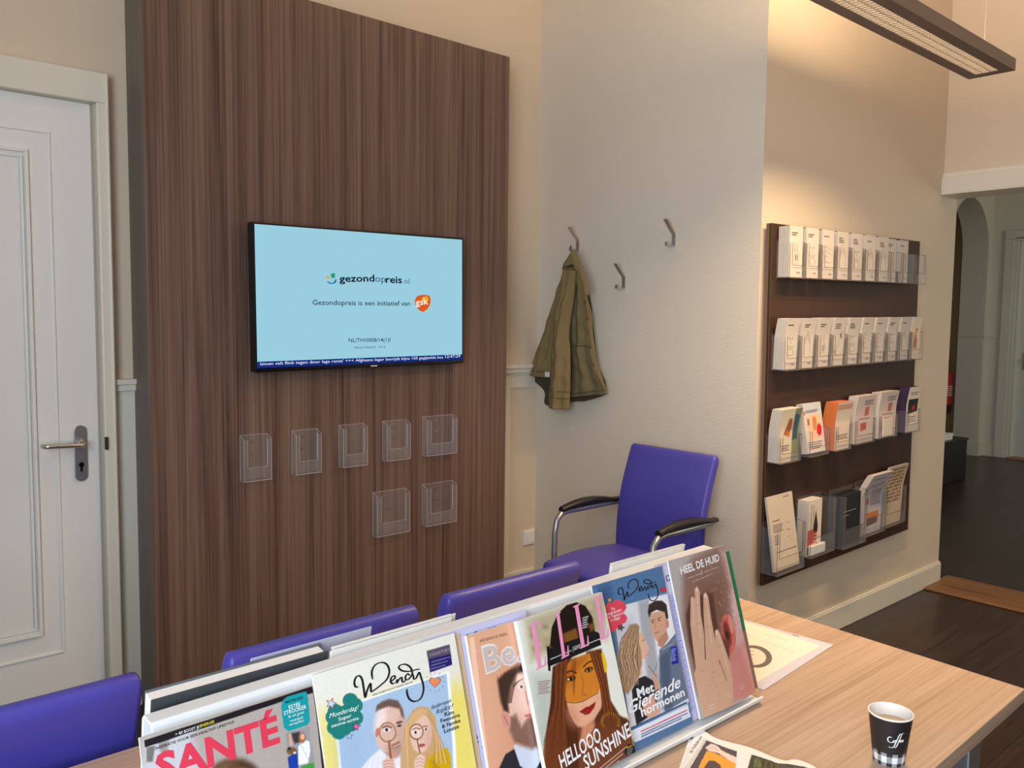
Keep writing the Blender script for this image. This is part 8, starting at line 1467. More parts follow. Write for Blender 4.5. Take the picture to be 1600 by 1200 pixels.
b = MB(); b.tube([(.05, -.1, 1.09), (.0, -.1, 1.09), (-.005, -.105, 1.09), (-.005, -.22, 1.09)], .009, 8); b.build('lever', M['chrome'], hp, smooth=True)
b = MB(); b.box(-.03, .1, -.93, .0, 0, .02); b.build('door_sill', M['brass'], d2)

# ================================================ WOOD PANEL AND SCREEN
YP = YA-.17
t = thing('wall_panel', (1.012, YP, .0), 'tall dark walnut laminate panel standing against the wall behind the screen', 'panel')
b = MB(); b.box(.0012, 1.6775, 0, .1695, .02, 2.7086); b.build('panel_front', M['walnut'], t, bevel=.001)
b = MB(); b.box(0, .0012, .0005, .1695, .02, 2.706); b.box(1.6775, 1.6787, .0005, .1695, .02, 2.706); b.build('edge_band', M['walnut_edge'], t)['label'] = 'grey brown edge of the panel'
YS = YP-.07
t = thing('television', (1.377, YS, 1.264), 'flat black television showing a pale blue screen on the walnut panel', 'television', rot=(0, -.0095, 0))
b = MB(); b.box(0, .996, 0, .045, 0, .563); b.build('housing', M['screen_black'], t, bevel=.004)
b = MB(); b.box(.3, .7, .045, .069, .15, .42); b.build('wall_mount', M['black'], t)
b = MB(); b.add([(.0085, -.0006, .0165), (.9865, -.0006, .0165), (.9865, -.0006, .554), (.0085, -.0006, .554)], [(0, 1, 2, 3)]); scr = b.build('screen', M['screen'], t)
b = MB(); b.add([(.0085, -.0010, .0165), (.9865, -.0010, .0165), (.9865, -.0010, .041), (.0085, -.0010, .041)], [(0, 1, 2, 3)]); b.build('news_ticker', M['band'], scr)
surf = lambda x, y, h: (x, -.001-h, y)
SCALE = {}
for op in ART['tv']['ops']:
    if op[0] == 't': op[4] = max(op[4], 1)
art_vectors(ART['tv']['ops'], lambda x, y, h: (x*.998+.001, -.0012-h, y-.0095*x), scr, h=.0004, em=.9)
mk = {op[1]: [np.array((p[0]/1000, p[1]/1000-.0095*p[0]/1000)) for p in op[2]] for op in ART['tv']['ops'] if op[0] == 'm'}
g = mk['gsk']; c = sum(g)/len(g)
b = MB(); P = smooth_pts(list(g)+[g[0]], 4)[:-1]; b.add([(p[0], -.0012, p[1]) for p in P], [tuple(range(len(P)))]); b.build('orange_logo', cmat((222, 92, 34), .5, .85), scr)
b = MB(); P2 = [c+(np.array([p[0], p[1]])-c)*np.array([.42, .42])+np.array([.0125, .0125]) for p in P]; b.add([(p[0], -.00135, p[1]) for p in P2], [tuple(range(len(P2)))]); b.build('logo_highlight', cmat((232, 168, 40), .5, .85), scr)
s0, s1 = mk['sun']; r = .0058
b = MB(); k = 18; b.add([(s0[0]+r*math.cos(2*PI*i/k), -.0013, s0[1]+r*math.sin(2*PI*i/k)) for i in range(k)], [tuple(range(k))])
for i in range(7):
    a = PI*.15+i*PI*.22; u = np.array([math.cos(a), math.sin(a)]); v = np.array([-u[1], u[0]])*.0009; p, q = s0+u*.0085, s0+u*.0125
    b.add([(z[0], -.0013, z[1]) for z in (p-v, p+v, q+v, q-v)], [(0, 1, 2, 3)])
b.build('sun_mark', cmat((206, 178, 48), .5, .8), scr)
b = MB(); L = mk['leaf']; b.add([(p[0], -.0013, p[1]) for p in L], [tuple(range(len(L)))]); b.build('leaf_mark', cmat((40, 160, 116), .5, .8), scr)
b = MB(); put_stroke(b, [p*1000 for p in mk['smile']], 6.5, lambda x, y, h: (x, -.0013, y), 0); b.build('smile_mark', cmat((24, 120, 190), .5, .8), scr)
b = MB(); b.box(.505, .535, -.003, .002, .004, .0085); b.build('maker_badge', cmat((230, 232, 235), .3), t)

# ================================================ CLEAR LEAFLET HOLDERS ON THE PANEL
def holder(w_, h_, d_, label, loc, group, n_screw=2, rot=None, rz=0):
    """open fronted acrylic pocket, back on y=0, opening upward"""
    t = thing('leaflet_holder', loc, label, 'leaflet holder', group, rz, rot); e = .0022; k = .0032
    b = MB(); b.box(0, w_, -e, 0, 0, h_); b.box(0, e, -d_, -e, 0, h_-.012); b.box(w_-e, w_, -d_, -e, 0, h_-.012); b.box(e, w_-e, -d_, -e, 0, e); b.build('pocket', M['acrylic'], t)
    x0, x1, z0 = w_*.14, w_*.86, h_*.3
    b = MB(); b.frame((0, -d_, 0), (1, 0, 0), (0, 0, 1), (0, 1, 0), [(0, 0), (w_, 0), (w_, h_-.014), (x1, h_-.014), (x1, z0), (x0, z0), (x0, h_-.014), (0, h_-.014)], e); b.build('front_plate', M['acrylic_full'], t)
    b = MB()
    def bar(p, q, r=.0011): b.tube([p, q], r, 5)
    for x in (0, w_): bar((x, -d_, 0), (x, -d_, h_-.014)); bar((x, 0, 0), (x, 0, h_)); bar((x, 0, h_), (x, -d_, h_-.014), .0009); bar((x, 0, 0), (x, -d_, 0), .0009)
    bar((0, 0, h_), (w_, 0, h_)); bar((0, -d_, 0), (w_, -d_, 0), .0013); bar((x0, -d_, z0), (x1-.006, -d_, z0), .0007); bar((x1, -d_, z0+.006), (x1, -d_, h_-.014), .0013); bar((x1-.006, -d_, z0), (x1, -d_, z0+.006), .0009); bar((x0, -d_, z0), (x0, -d_, h_-.014), .0007)
    b.build('rim', M['acrylic_edge'], t)
    for i in range(n_screw):
        s = MB(); s.tube([(w_*.42, -.0005, h_*(.86-.27*i)), (w_*.42, -.006, h_*(.86-.27*i))], .0042, 12); s.build('screw', M['chrome'], t, smooth=False)
    return t
HL = [(1.338, 1.46, 1.016, .845, 'empty clear leaflet holder, leftmost of the upper row below the screen'), (1.553, 1.676, 1.018, .848, 'second empty clear leaflet holder from the left in the upper row'),
      (1.765, 1.894, 1.024, .855, 'empty clear leaflet holder in the middle of the upper row'), (1.979, 2.112, 1.025, .859, 'fourth empty clear leaflet holder from the left in the upper row'),
      (2.19, 2.37, 1.03, .86, 'wide empty clear holder at the right end of the upper row'), (1.929, 2.109, .719, .534, 'left one of the two wide clear holders in the lower row'), (2.189, 2.37, .722, .54, 'right one of the two wide clear holders in the lower row')]
for x0, x1, z1, z0, lb in HL: holder(x1-x0-.012, z1-z0+.004, .036, lb, (x0+.006, YP-.0005, z0), 'empty acrylic holders on the walnut panel')

# ================================================ HOOKS AND COAT
HLB = ['steel coat hook on the wall, topmost and farthest right, nothing hanging', 'steel coat hook on the wall, lowest of three, nothing hanging', 'steel coat hook on the wall carrying the khaki jacket']
for (y, z), lb in zip(HOOKS, HLB):
    t = thing('coat_hook', (XB, y, z), lb, 'coat hook', 'steel wall hooks')
    b = MB(); prof = [(0, -.026), (0, .028), (-.03, .055), (-.062, .088), (-.066, .086), (-.034, .052), (-.004, .024), (-.004, -.026)]
    b.frame((0, -.010, 0), (1, 0, 0), (0, 0, 1), (0, 1, 0), prof, .020); b.build('upper_arm', M['chrome'], t)
    b = MB(); b.box(-.05, 0, -.008, .008, -.03, -.026); b.box(-.054, -.05, -.008, .008, -.03, -.012); b.build('lower_peg', M['chrome'], t)
ct = thing('jacket', (XB-.06, 2.97, 1.82), 'khaki green canvas jacket hanging by its collar on a wall hook', 'jacket')
def cloth(name, key, bulge, m, folds, seed, edge=.0, par=None):
    X, Lp, Rp = COAT[key]; Lp = smooth_pts(Lp, 6); Rp = smooth_pts(Rp, 6)
    rs = np.random.RandomState(seed); ph = rs.uniform(0, 6, 6)
    def at(P, t):
        d = [0]
        for i in range(1, len(P)): d.append(d[-1]+np.linalg.norm(P[i]-P[i-1]))
        s = t*d[-1]; i = min(np.searchsorted(d, s, 'right')-1, len(P)-2); f = (s-d[i])/max(d[i+1]-d[i], 1e-9); return P[i]*(1-f)+P[i+1]*f
    def fn(u, v):
        a, c_ = at(Lp, v), at(Rp, v); p = a*(1-u)+c_*u; w_ = np.linalg.norm(c_-a)
        d = math.sin(PI*min(max(u, 0), 1))**.6*bulge*min(1, w_/.06+.2)
        amp = folds*math.sin(PI*u)**.4
        d += amp*(.5*math.sin(u*9+ph[0]+2.2*math.sin(v*3+ph[1]))+.32*math.sin(u*17+v*4+ph[2])+.22*math.sin(v*23+u*5+ph[3])+.16*math.sin(v*41-u*9+ph[4]))
        return (X-d-(XB-.06), p[0]-2.97, p[1]-1.82)
    b = MB(); b.grid(fn, 36, 90); return b.build(name, m, par or ct, smooth=True, solid=.0025)
KH, KI = M['khaki'], M['khaki_in']
cloth('lining', 'lining', .006, KI, .004, 1)
o = cloth('back_panel', 'back_panel', .022, KH, .013, 2)
o = cloth('front_panel', 'front_panel', .016, mat('khaki_canvas_grey', (118, 106, 72), .92, bump=(600, .5)), .013, 3)
cloth('button_placket', 'placket', .007, KH, .003, 4, par=o)
sl = cloth('sleeve', 'sleeve', .040, KH, .013, 5)
cl = cloth('collar', 'collar_left', .014, KH, .003, 6); cloth('collar', 'collar_right', .018, KH, .004, 7)
b = MB()
for i, f in enumerate((.2, .42, .62, .82)):
    X, Lp, Rp = COAT['placket']; i0 = f*(len(Rp)-1); q = (np.array(Rp[int(i0)])+np.array(Lp[int(i0)]))/2
    s = MB(); s.tube([(X-.012-(XB-.06), q[0]-2.97, q[1]-1.82), (X-.018-(XB-.06), q[0]-2.97, q[1]-1.82)], .006, 10); s.build('button', M['metalbtn'], ct)
def seam(key, v, off, w_=.0016):
    b = MB()
    X, Lp, Rp = COAT[key]; Lp = smooth_pts(Lp, 6); Rp = smooth_pts(Rp, 6); a, c_ = Lp[int(v*(len(Lp)-1))], Rp[int(v*(len(Rp)-1))]
    pts = []
    for i in range(9):
        u = i/8; p = a*(1-u)+c_*u; pts.append((X-off*math.sin(PI*u)**.6-.008-(XB-.06), p[0]-2.97, p[1]-1.82))
    b.tube(pts, w_, 5); b.build('seam', KI, ct)
seam('sleeve', .88, .034); seam('sleeve', .91, .034); seam('front_panel', .94, .018); seam('front_panel', .55, .02); seam('back_panel', .92, .024)
b = MB(); X = COAT['lining'][0]; q = COAT['sleeve'][1][-2]; b.box(2.960-(XB-.06), 2.962-(XB-.06), q[0]+.012-2.97, q[0]+.045-2.97, q[1]+.06-1.82, q[1]+.085-1.82); b.build('care_label', M['paper'], ct)
b = MB(); b.tube([(-.0, -.0, .0), (.008, .003, .022), (.016, .006, .0), (.008, .0, -.02)], .0022, 6); b.build('hanging_loop', KI, ct)

# ================================================ CHAIRS
def pad(b, path, thick, x0, x1, r=.02, n=8, crown=.0):
    """padded slab: profile path in y,z swept across x with rounded rim"""
    P = smooth_pts(path, 5); nrm = []
    for i in range(len(P)):
        d = P[min(i+1, len(P)-1)]-P[max(i-1, 0)]; d = d/np.linalg.norm(d); nrm.append(np.array([-d[1], d[0]]))
    loop = []
    for p, q in zip(P, nrm): loop.append(p+q*thick/2)
    d = P[-1]-P[-2]; d = d/np.linalg.norm(d)
    for i in range(1, 6): t = PI*i/6; loop.append(P[-1]+nrm[-1]*thick/2*math.cos(t)+d*thick/2*math.sin(t))
    for p, q in zip(P[::-1], nrm[::-1]): loop.append(p-q*thick/2)
    d = P[0]-P[1]; d = d/np.linalg.norm(d)
    for i in range(1, 6): t = PI*i/6; loop.append(P[0]-nrm[0]*thick/2*math.cos(t)+d*thick/2*math.sin(t))
    loop = np.array(loop); cen = loop.mean(0); K = len(loop); xs = []; sc = []
    mid = np.array([P[np.argmin([np.linalg.norm(p-l) for p in P])] for l in loop])
    for i in range(6): t = PI/2*i/5; xs.append(x0+r*(1-math.sin(t))); sc.append((1-math.cos(t)))
    cols = [(x0+r*(1-math.cos(PI/2*i/5)), math.sin(PI/2*i/5)) for i in range(6)]+[(x0+r+(x1-x0-2*r)*i/8, 1) for i in range(1, 8)]+[(x1-r*(1-math.cos(PI/2*i/5)), math.sin(PI/2*i/5)) for i in range(5, -1, -1)]
    vs = []
    for x, s_ in cols:
        s_ = max(s_, .04); sx = (x-x0)/(x1-x0)
        for l, m_ in zip(loop, mid):
            p = m_+(l-m_)*s_; p = p+(cen-p)*(1-s_)*.06; vs.append((x, p[0], p[1]-crown*(2*sx-1)**2))
    nC = len(cols); fs = [(i*K+k, i*K+(k+1) % K, (i+1)*K+(k+1) % K, (i+1)*K+k) for i in range(nC-1) for k in range(K)]
    fs += [tuple(range(K))[::-1], tuple((nC-1)*K+k for k in range(K))]; b.add(vs, fs)
def make_chair(arms=True):
    """faces -y, origin on the floor below the seat centre"""
    t = empty('armchair' if arms else 'dining_chair', (0, 0, 0))
    b = MB(); pad(b, [(-.255, .445), (-.1, .458), (.08, .452), (.205, .44)], .055, -.235, .235, .03, crown=.004); b.build('seat', M['vinyl'], t, smooth=True)
    b = MB(); pad(b, [(.198, .40), (.197, .50), (.205, .62), (.232, .74), (.285, .890)], .042, -.232, .232, .014); b.build('backrest', M['vinyl'], t, smooth=True)
    for s in (-1, 1):
        x = s*.262
        if not arms:
            x = s*.205
            b = MB(); b.tube([(x, -.185, .0), (x, -.172, .405)], .0125, 12); b.build('leg', M['steel'], t, smooth=True)
            b = MB(); b.tube([(x, .25, .0), (x, .205, .405)], .0125, 12); b.build('leg', M['steel'], t, smooth=True); continue
        b = MB(); b.tube([(x, -.185, .0), (x, -.175, .3), (x, -.170, .56), (x, -.160, .612), (x, -.135, .638), (x, -.095, .645), (x, .205, .645), (x*.97, .228, .645), (x*.85, .236, .645)], .0125, 12); b.build('leg', M['steel'], t, smooth=True)
        b = MB(); b.tube([(x*.93, .30, .0), (x*.88, .25, .3), (x*.82, .215, .42), (x*.74, .215, .50)], .0125, 12); b.build('leg', M['steel'], t, smooth=True)
        b = MB(); n = 12; vs = []
        for i in range(n+1):
            u = i/n; y = -.135+.375*u; z = .652+.018*math.sin(PI*min(u*1.1, 1))+.004; hw = .022*(.75+.3*math.sin(PI*u)); hh = .013*(.7+.5*math.sin(PI*min(1, u+.15)))
            for (a, c_) in ((-1, -.7), (-1, .3), (-.6, 1), (.6, 1), (1, .3), (1, -.7)): vs.append((x+a*hw, y, z+c_*hh))
        b.add(vs, [(i*6+k, i*6+(k+1) % 6, (i+1)*6+(k+1) % 6, (i+1)*6+k) for i in range(n) for k in range(6)]+[(0, 1, 2, 3, 4, 5)[::-1], tuple(n*6+k for k in range(6))]); b.build('armrest', M['armpad'], t, bevel=.003)
    if not arms:
        b = MB(); b.tube([(-.205, -.172, .405), (.205, -.172, .405), (.205, .205, .405), (-.205, .205, .405), (-.205, -.172, .405)], .010, 8); b.build('seat_frame', M['steel'], t, smooth=True)
        
        for x in (-.17, .17): b = MB(); b.tube([(x, .19, .405), (x, .215, .5)], .009, 8); b.build('back_bracket', M['steel'], t, smooth=True)
        return t
    b = MB(); b.tube([(-.262, -.172, .405), (.262, -.172, .405)], .010, 8); b.tube([(-.258, .205, .405), (.258, .205, .405)], .010, 8); b.tube([(-.2, -.172, .405), (-.2, .205, .405)], .009, 8); b.tube([(.2, -.172, .405), (.2, .205, .405)], .009, 8); b.build('seat_frame', M['steel'], t, smooth=True)
    return t
ch = make_chair(); tag(ch, 'purple blue armchair facing left against the wall under the coat hooks', 'chair')
ch.location = (2.655, 2.262, .01); ch.rotation_euler = (0, 0, -PI/2)
CL = [(.245, 'purple blue chair nearest the white door, back against the table', .955, .03), (.815, 'middle purple blue chair behind the magazine stand', .95, 0), (1.31, 'purple blue chair between the middle chair and the corner, behind the magazine stand', .955, 0)]
pc = make_chair(False)
for i, (x, lb, s, dz) in enumerate(CL):
    c = pc if i == 0 else copy_tree(pc); tag(c, lb, 'chair', 'purple blue chairs with backs to the table'); c.location = (x, 1.735+dz*.3, 0); c.rotation_euler = (0, 0, PI); c.scale = (s*.97, s, s)

# ================================================ TABLE
t = thing('waiting_table', (.6, 1.0, 0), 'long light oak laminate table in the foreground carrying the magazine stand', 'table')
b = MB(); b.frame((-.6, -1.0, .722), (1, 0, 0), (0, 1, 0), (0, 0, 1), [(-.55, .50), (1.868, .545), (1.912, 1.449), (-.55, 1.449)], .028); b.build('tabletop', M['oak'], t, bevel=.0015)
for x, y in ((-1.0, -.38), (1.15, -.38), (-1.0, .36), (1.15, .36)):
    b = MB(); b.box(x-.03, x+.03, y-.03, y+.03, 0, .722); b.build('leg', M['steel'], t, bevel=.004)
b = MB(); b.box(-1.0, 1.15, -.39, -.37, .66, .722); b.box(-1.0, 1.15, .35, .37, .66, .722); b.build('apron', M['steel'], t)

# ================================================ MAGAZINE STAND
SA = math.radians(73.5); SV = (math.cos(SA), math.sin(SA)); SN = (-SV[1], SV[0])  # up the slope, outward (y,z)
def slope(x, v, h): return (x, .884+SV[0]*v+SN[0]*h, .762+SV[1]*v+SN[1]*h)
SX0, SX1 = .312, 1.403
t = thing('magazine_stand', (SX0, .9, .75), 'long white tilted display stand full of magazines on the oak table', 'magazine stand')
def off(p): return (p[0]-SX0, p[1]-.9, p[2]-.75)
def sheet(pts, h, name, m=M['standw']):
    """bent sheet: y,z polyline swept along the stand"""
    b = MB(); P = [np.array(p) for p in pts]; n = len(P); nr = []
    for i in range(n):
        d = P[min(i+1, n-1)]-P[max(i-1, 0)]; d /= np.linalg.norm(d); nr.append(np.array([-d[1], d[0]]))
    loop = [p+q*h/2 for p, q in zip(P, nr)]+[p-q*h/2 for p, q in zip(P[::-1], nr[::-1])]
    k = len(loop); dn_ = lambda z: z-.016*max(0, z-.775)/.262
    b.add([(0, l[0]-.9, dn_(l[1])-.75) for l in loop]+[(SX1-SX0, l[0]-.9, l[1]-.75) for l in loop], [tuple(range(k))[::-1], tuple(range(k, 2*k))]+[(i, (i+1) % k, k+(i+1) % k, k+i) for i in range(k)]); return b.build(name, m, t, bevel=.0012)
top = slope(0, .277, -.008)
sheet([slope(0, -.002, -.008)[1:], (top[1], top[2]-.004), (top[1]+.003, top[2]), (top[1]+.026, top[2]+.001), (top[1]+.030, top[2]-.004), (1.012, .93), (1.034, .80), (1.042, .756)], .004, 'back_sheet')
sheet([slope(0, .004, -.008)[1:], (.884, .757), (.856, .7535), (.852, .758), (.8505, .7645)], .004, 'front_ledge')
sheet([(1.042, .757), (1.075, .756), (1.112, .756), (1.118, .765)], .004, 'rear_ledge')

def magazine(key, name, label, lift, thick, bow=0., step=.85, lean=0):
    A = ART[key]; t = thing(name, slope(A['x0'], A['v0'], lift), label, 'magazine', 'magazines on the stand'); W, H = A['w'], A['h']
    base = Vector(slope(A['x0'], A['v0'], lift)); rt = math.radians(A['rot'])
    def surf(x, v, h):
        xx, vv = x*math.cos(rt)-v*math.sin(rt), x*math.sin(rt)+v*math.cos(rt)
        u = x/W; hh = h+bow*(math.sin(PI*min(max(u, 0), 1))*.6*(1-.5*v/H))
        if lean: hh += lean*max(0, 1-v/H)**2*(.3+math.sin(PI*min(max(u, 0), 1)))
        p = slope(A['x0']+xx, A['v0']+vv, lift+hh); return (p[0]-base.x, p[1]-base.y, p[2]-base.z)
    b = MB(); nu, nv = 14, 10
    fr = [surf(W*i/nu, H*j/nv, -.0003) for j in range(nv+1) for i in range(nu+1)]; bk = [surf(W*i/nu, H*j/nv, -thick) for j in range(nv+1) for i in range(nu+1)]
    N = len(fr); fs = []
    for j in range(nv):
        for i in range(nu):
            a = j*(nu+1)+i; fs += [(a, a+1, a+nu+2, a+nu+1), (N+a, N+a+nu+1, N+a+nu+2, N+a+1)]
    for i in range(nu): a = i; c_ = nv*(nu+1)+i; fs += [(a, N+a, N+a+1, a+1), (c_, c_+1, N+c_+1, N+c_)]
    for j in range(nv): a = j*(nu+1); c_ = a+nu; fs += [(a, a+nu+1, N+a+nu+1, N+a), (c_, N+c_, N+c_+nu+1, c_+nu+1)]
    b.add(fr+bk, fs); b.build('pages', M['pages'], t)
    cv = printed_sheet('cover', A['ops'], 0, 0, W*1000, H*1000, step, surf, M['print'], t)
    art_vectors(A['ops'], surf, t); return t
magazine('green_back', 'magazine', 'green edged magazine hidden behind the skin book at the right end', .005, .003)
magazine('tan_back', 'magazine', 'tan edged magazine showing only a strip right of the magnifying glass cover', .0042, .002)
magazine('lavender_left', 'magazine', 'pale lavender magazine behind the bearded man cover', .002, .002)
magazine('lavender_right', 'magazine', 'lavender text page sticking out left of the skin cover', .0085, .003)
magazine('sante', 'magazine', 'grey health magazine with big red title, leftmost on the stand', .0065, .004)
magazine('portrait_be', 'magazine', 'peach magazine showing a bearded man looking up', .011, .006)
magazine('wendy_yellow', 'magazine', 'yellow and blue magazine with couple holding magnifying glasses', .0085, .004)
magazine('denim', 'magazine', 'denim blue magazine with a curly haired girl and a boy', .0135, .004)
magazine('pink_letter', 'magazine', 'magazine with pink letters over a woman in a yellow visor', .0235, .009)
magazine('skin_book', 'magazine', 'curved magazine with hand over face and ear, rightmost cover', .0145, .004, bow=.005, lean=.006)

# things stacked in the rear pocket of the stand
def rear(x0, x1, y0, y1, z1, name, m, label, cat, parts=None):
    t = thing(name, ((x0+x1)/2, (y0+y1)/2+.018, .764), label, cat, rot=(.165, 0, 0)); W = (x1-x0)/2; D = (y1-y0)/2; Z = (z1-.764)/.9864
    for (nm, a0, a1, mm, dz, dx) in parts or [('cover', 0, 1, m, 0, 0)]:
        b = MB(); b.box(-W, W-dx, -D+2*D*a0, -D+2*D*a1, 0, Z-dz); b.build(nm, mm, t, bevel=.0008)
    return t
rear(.325, .560, 1.032, 1.056, 1.024, 'ring_binder', None, 'thick dark grey binder standing behind the white stand, left end', 'binder', [('front_cover', 0, .13, M['felt'], .0, 0), ('pages', .13, .87, M['paper'], .001, .004), ('back_cover', .87, 1, M['grey'], -.001, 0)])
rear(.46, .645, 1.058, 1.060, 1.030, 'plastic_sleeve', M['sleeve'], 'clear plastic sleeve poking up beside the dark binder', 'sleeve', [('sheet', 0, 1, M['sleeve'], 0, 0)])
rear(.564, .772, 1.030, 1.036, 1.0225, 'magazine', None, 'cream paged magazine standing behind the stand next to the binder', 'magazine', [('cover', 0, .25, M['paper'], 0, 0), ('pages', .25, 1, M['cream'], .003, .004)])
rear(.572, .785, 1.038, 1.046, 1.0235, 'magazine', None, 'white magazine standing behind the cream paged one', 'magazine', [('cover', 0, .2, M['paper'], 0, 0), ('pages', .2, 1, M['pages'], .003, .004)])
for i, (x0, x1, y, z, lb) in enumerate(((1.135, 1.345, 1.030, 1.034, 'white brochure behind the right end of the stand, nearest the rim'), (1.142, 1.36, 1.037, 1.0345, 'white brochure with grey text line, middle one behind the stand'), (1.150, 1.365, 1.044, 1.0335, 'white brochure farthest back behind the right end of the stand'))):
    rear(x0, x1, y, y+.005, z, 'brochure', None, lb, 'brochure', [('cover', 0, .2, M['paper'], 0, 0), ('pages', .2, 1, M['pages'], .002, .003)])

# ================================================ FLAT THINGS ON THE TABLE
def flat(key, name, label, cat, m, outline, thick, step, wave=0, under=None):
    A = ART[key]; rt = math.radians(A['rot']); t = thing(name, (A['x0'], A['v0'], .7502), label, cat, rz=rt)
    surf = lambda x, y, h: (x, y, thick+h+wave*(.5+.5*math.sin(x*38+y*11)))
    return A, t, surf
A, t, surf = flat('laminated', 'laminated_sheet', 'laminated notice with a round grey emblem lying right of the stand', 'notice', None, None, .0012, 1)
b = MB(); b.box(0, A['w'], 0, A['h'], 0, .001); b.build('sleeve', mat('laminate_film', (206, 200, 208), .25), t, bevel=.0003)
printed_sheet('printed_page', A['ops'], 0, 0, A['w']*1000, A['h']*1000, 1.2, surf, M['newsprint'], t)
A, t, surf = flat('newspaper', 'newspaper', 'folded newspaper with dark picture page at the bottom edge of the photo', 'newspaper', None, None, .003, 1)
ol = [op for op in A['ops'] if op[0] == 'outline'][0][2]
topn = smooth_pts(ol, 3); ang = math.radians(-69.7)
def top_y(x):
    for p, q in zip(topn[:-1], topn[1:]):
        if p[0] <= x <= q[0] and q[0] > p[0]: return p[1]+(q[1]-p[1])*(x-p[0])/(q[0]-p[0])
    return topn[-1][1] if x > topn[-1][0] else topn[0][1]
xs_max = topn[-1][0]
def nsurf(x, y, h): return (x, y, .0032+h+.0016*(.5+.5*math.sin(x*60+y*9)))
# printed top sheet: rows follow the slanted left edge
xs, ys, img = paint([['p', [240, 232, 226], [[-400, 100], [700, 100], [700, -700], [-400, -700]], .5, 1]]+A['ops'], -20, -330, 500, 360, 1.0)
NU, NV = 230, 220; L_ = 300; vs = []; cs = []
for j in range(NV+1):
    for i in range(NU+1):
        s_ = xs_max*i/NU; d_ = L_*j/NV; x = s_+d_*math.cos(ang); y = top_y(s_)+d_*math.sin(ang); vs.append(nsurf(x/1000, y/1000, 0))
        ii = int(min(max(round(x+20), 0), img.shape[1]-1)); jj = int(min(max(round(y+330), 0), img.shape[0]-1)); cs.append(tuple(img[jj, ii])+(1,))
b = MB(); b.add(vs, [(j*(NU+1)+i, (j+1)*(NU+1)+i, (j+1)*(NU+1)+i+1, j*(NU+1)+i+1) for j in range(NV) for i in range(NU)]); o = b.build('top_page', M['newsprint'], t, smooth=True)
at = o.data.color_attributes.new('print', 'FLOAT_COLOR', 'POINT'); at.data.foreach_set('color', np.array(cs, np.float32).ravel())
art_vectors([op for op in A['ops'] if op[0] == 't'], nsurf, t, h=.0003)
b = MB(); b.frame((0, 0, .0002), (1, 0, 0), (0, 1, 0), (0, 0, 1), [(.012, -.052), (.06, -.02), (xs_max/1000, -.01), (xs_max/1000+.1, -.30), (.10, -.31)], .0026); b.build('inner_pages', M['paper'], t)
# cup
t = thing('coffee_cup', (1.380, .598, .75), 'black paper coffee cup with white checkered base standing on the table', 'cup')
n_ = 96; Hc = .083; r0, r1 = .0245, .0345; vs = []; cs = []
for j in range(61):
    v = j/60
    for i in range(n_+1):
        a = 2*PI*i/n_; r = r0+(r1-r0)*v; vs.append((r*math.cos(a), r*math.sin(a), Hc*v))
        u = (i/n_*16) % 1
        if v > .28: c = (36, 30, 30)
        else:
            k = v/.28; ww = (i/n_*10) % 1; colw = ww < .5; roww = .28 < k < .72
            edge = abs(ww-.75) < .03 or abs(ww-.6) < .02 or abs(ww-.9) < .02
            c = (232, 232, 232) if colw and roww else ((150, 148, 150) if colw or roww else ((70, 68, 70) if edge else (20, 18, 18)))
        cs.append(lin(c))
b = MB(); b.add(vs, [(j*(n_+1)+i, j*(n_+1)+i+1, (j+1)*(n_+1)+i+1, (j+1)*(n_+1)+i) for j in range(60) for i in range(n_)]); o = b.build('printed_sleeve', M['cupprint'], t, smooth=True)
at = o.data.color_attributes.new('print', 'FLOAT_COLOR', 'POINT'); at.data.foreach_set('color', np.array(cs, np.float32).ravel())
b = MB(); b.lathe([(.0005, .004), (r0-.001, .004), (r1-.0012, Hc-.002), (r1-.001, Hc)], 64); b.build('inner_wall', M['cupw'], t, smooth=True)
b = MB(); b.lathe([(r1+.0016*math.cos(a), Hc+.0016*math.sin(a)) for a in [2*PI*i/10 for i in range(11)]], 64); b.build('rim', M['cupw'], t, smooth=True)
b = MB(); b.lathe([(.0002, .064), (r0+.01*.775-.0012, .0645)], 48); b.build('coffee_foam', M['foam'], t, smooth=True)
b = MB(); ca = math.radians(-136)
def cyl(x, y, h):
    v = y/Hc; r = r0+(r1-r0)*v+.0003; a = ca+x/r; return (r*math.cos(a), r*math.sin(a), y)
CF = [[(-13, 52), (-15.5, 53), (-17.5, 50), (-16.5, 46.5), (-13, 45.5), (-10.5, 47.5)], [(-9, 49), (-11, 48), (-10, 46), (-8, 47), (-9, 49), (-7, 48.5)], [(-4, 57), (-3, 58.5), (-5, 55), (-7.5, 47), (-9.5, 41), (-12, 38.5), (-16, 39)], [(2, 58.5), (-1, 58.3), (-2, 55), (-4.5, 47), (-6.5, 41), (-9, 38.5)], [(-6.5, 48.5), (-1.5, 49.5)], [(-3, 47), (-1.2, 48), (-1.5, 49.4), (-3, 48.5), (-2.4, 46.6), (-.4, 47)], [(0, 47.2), (1.7, 48.3), (1.4, 49.6), (0, 48.6), (.4, 46.8), (2.4, 47.4)]]
for s_ in CF: put_stroke(b, [((x+7)*1.3, 48+(y-48)*1.3) for x, y in s_], 1.3, cyl, 0)
b.build('lettering', M['cupw'], t)

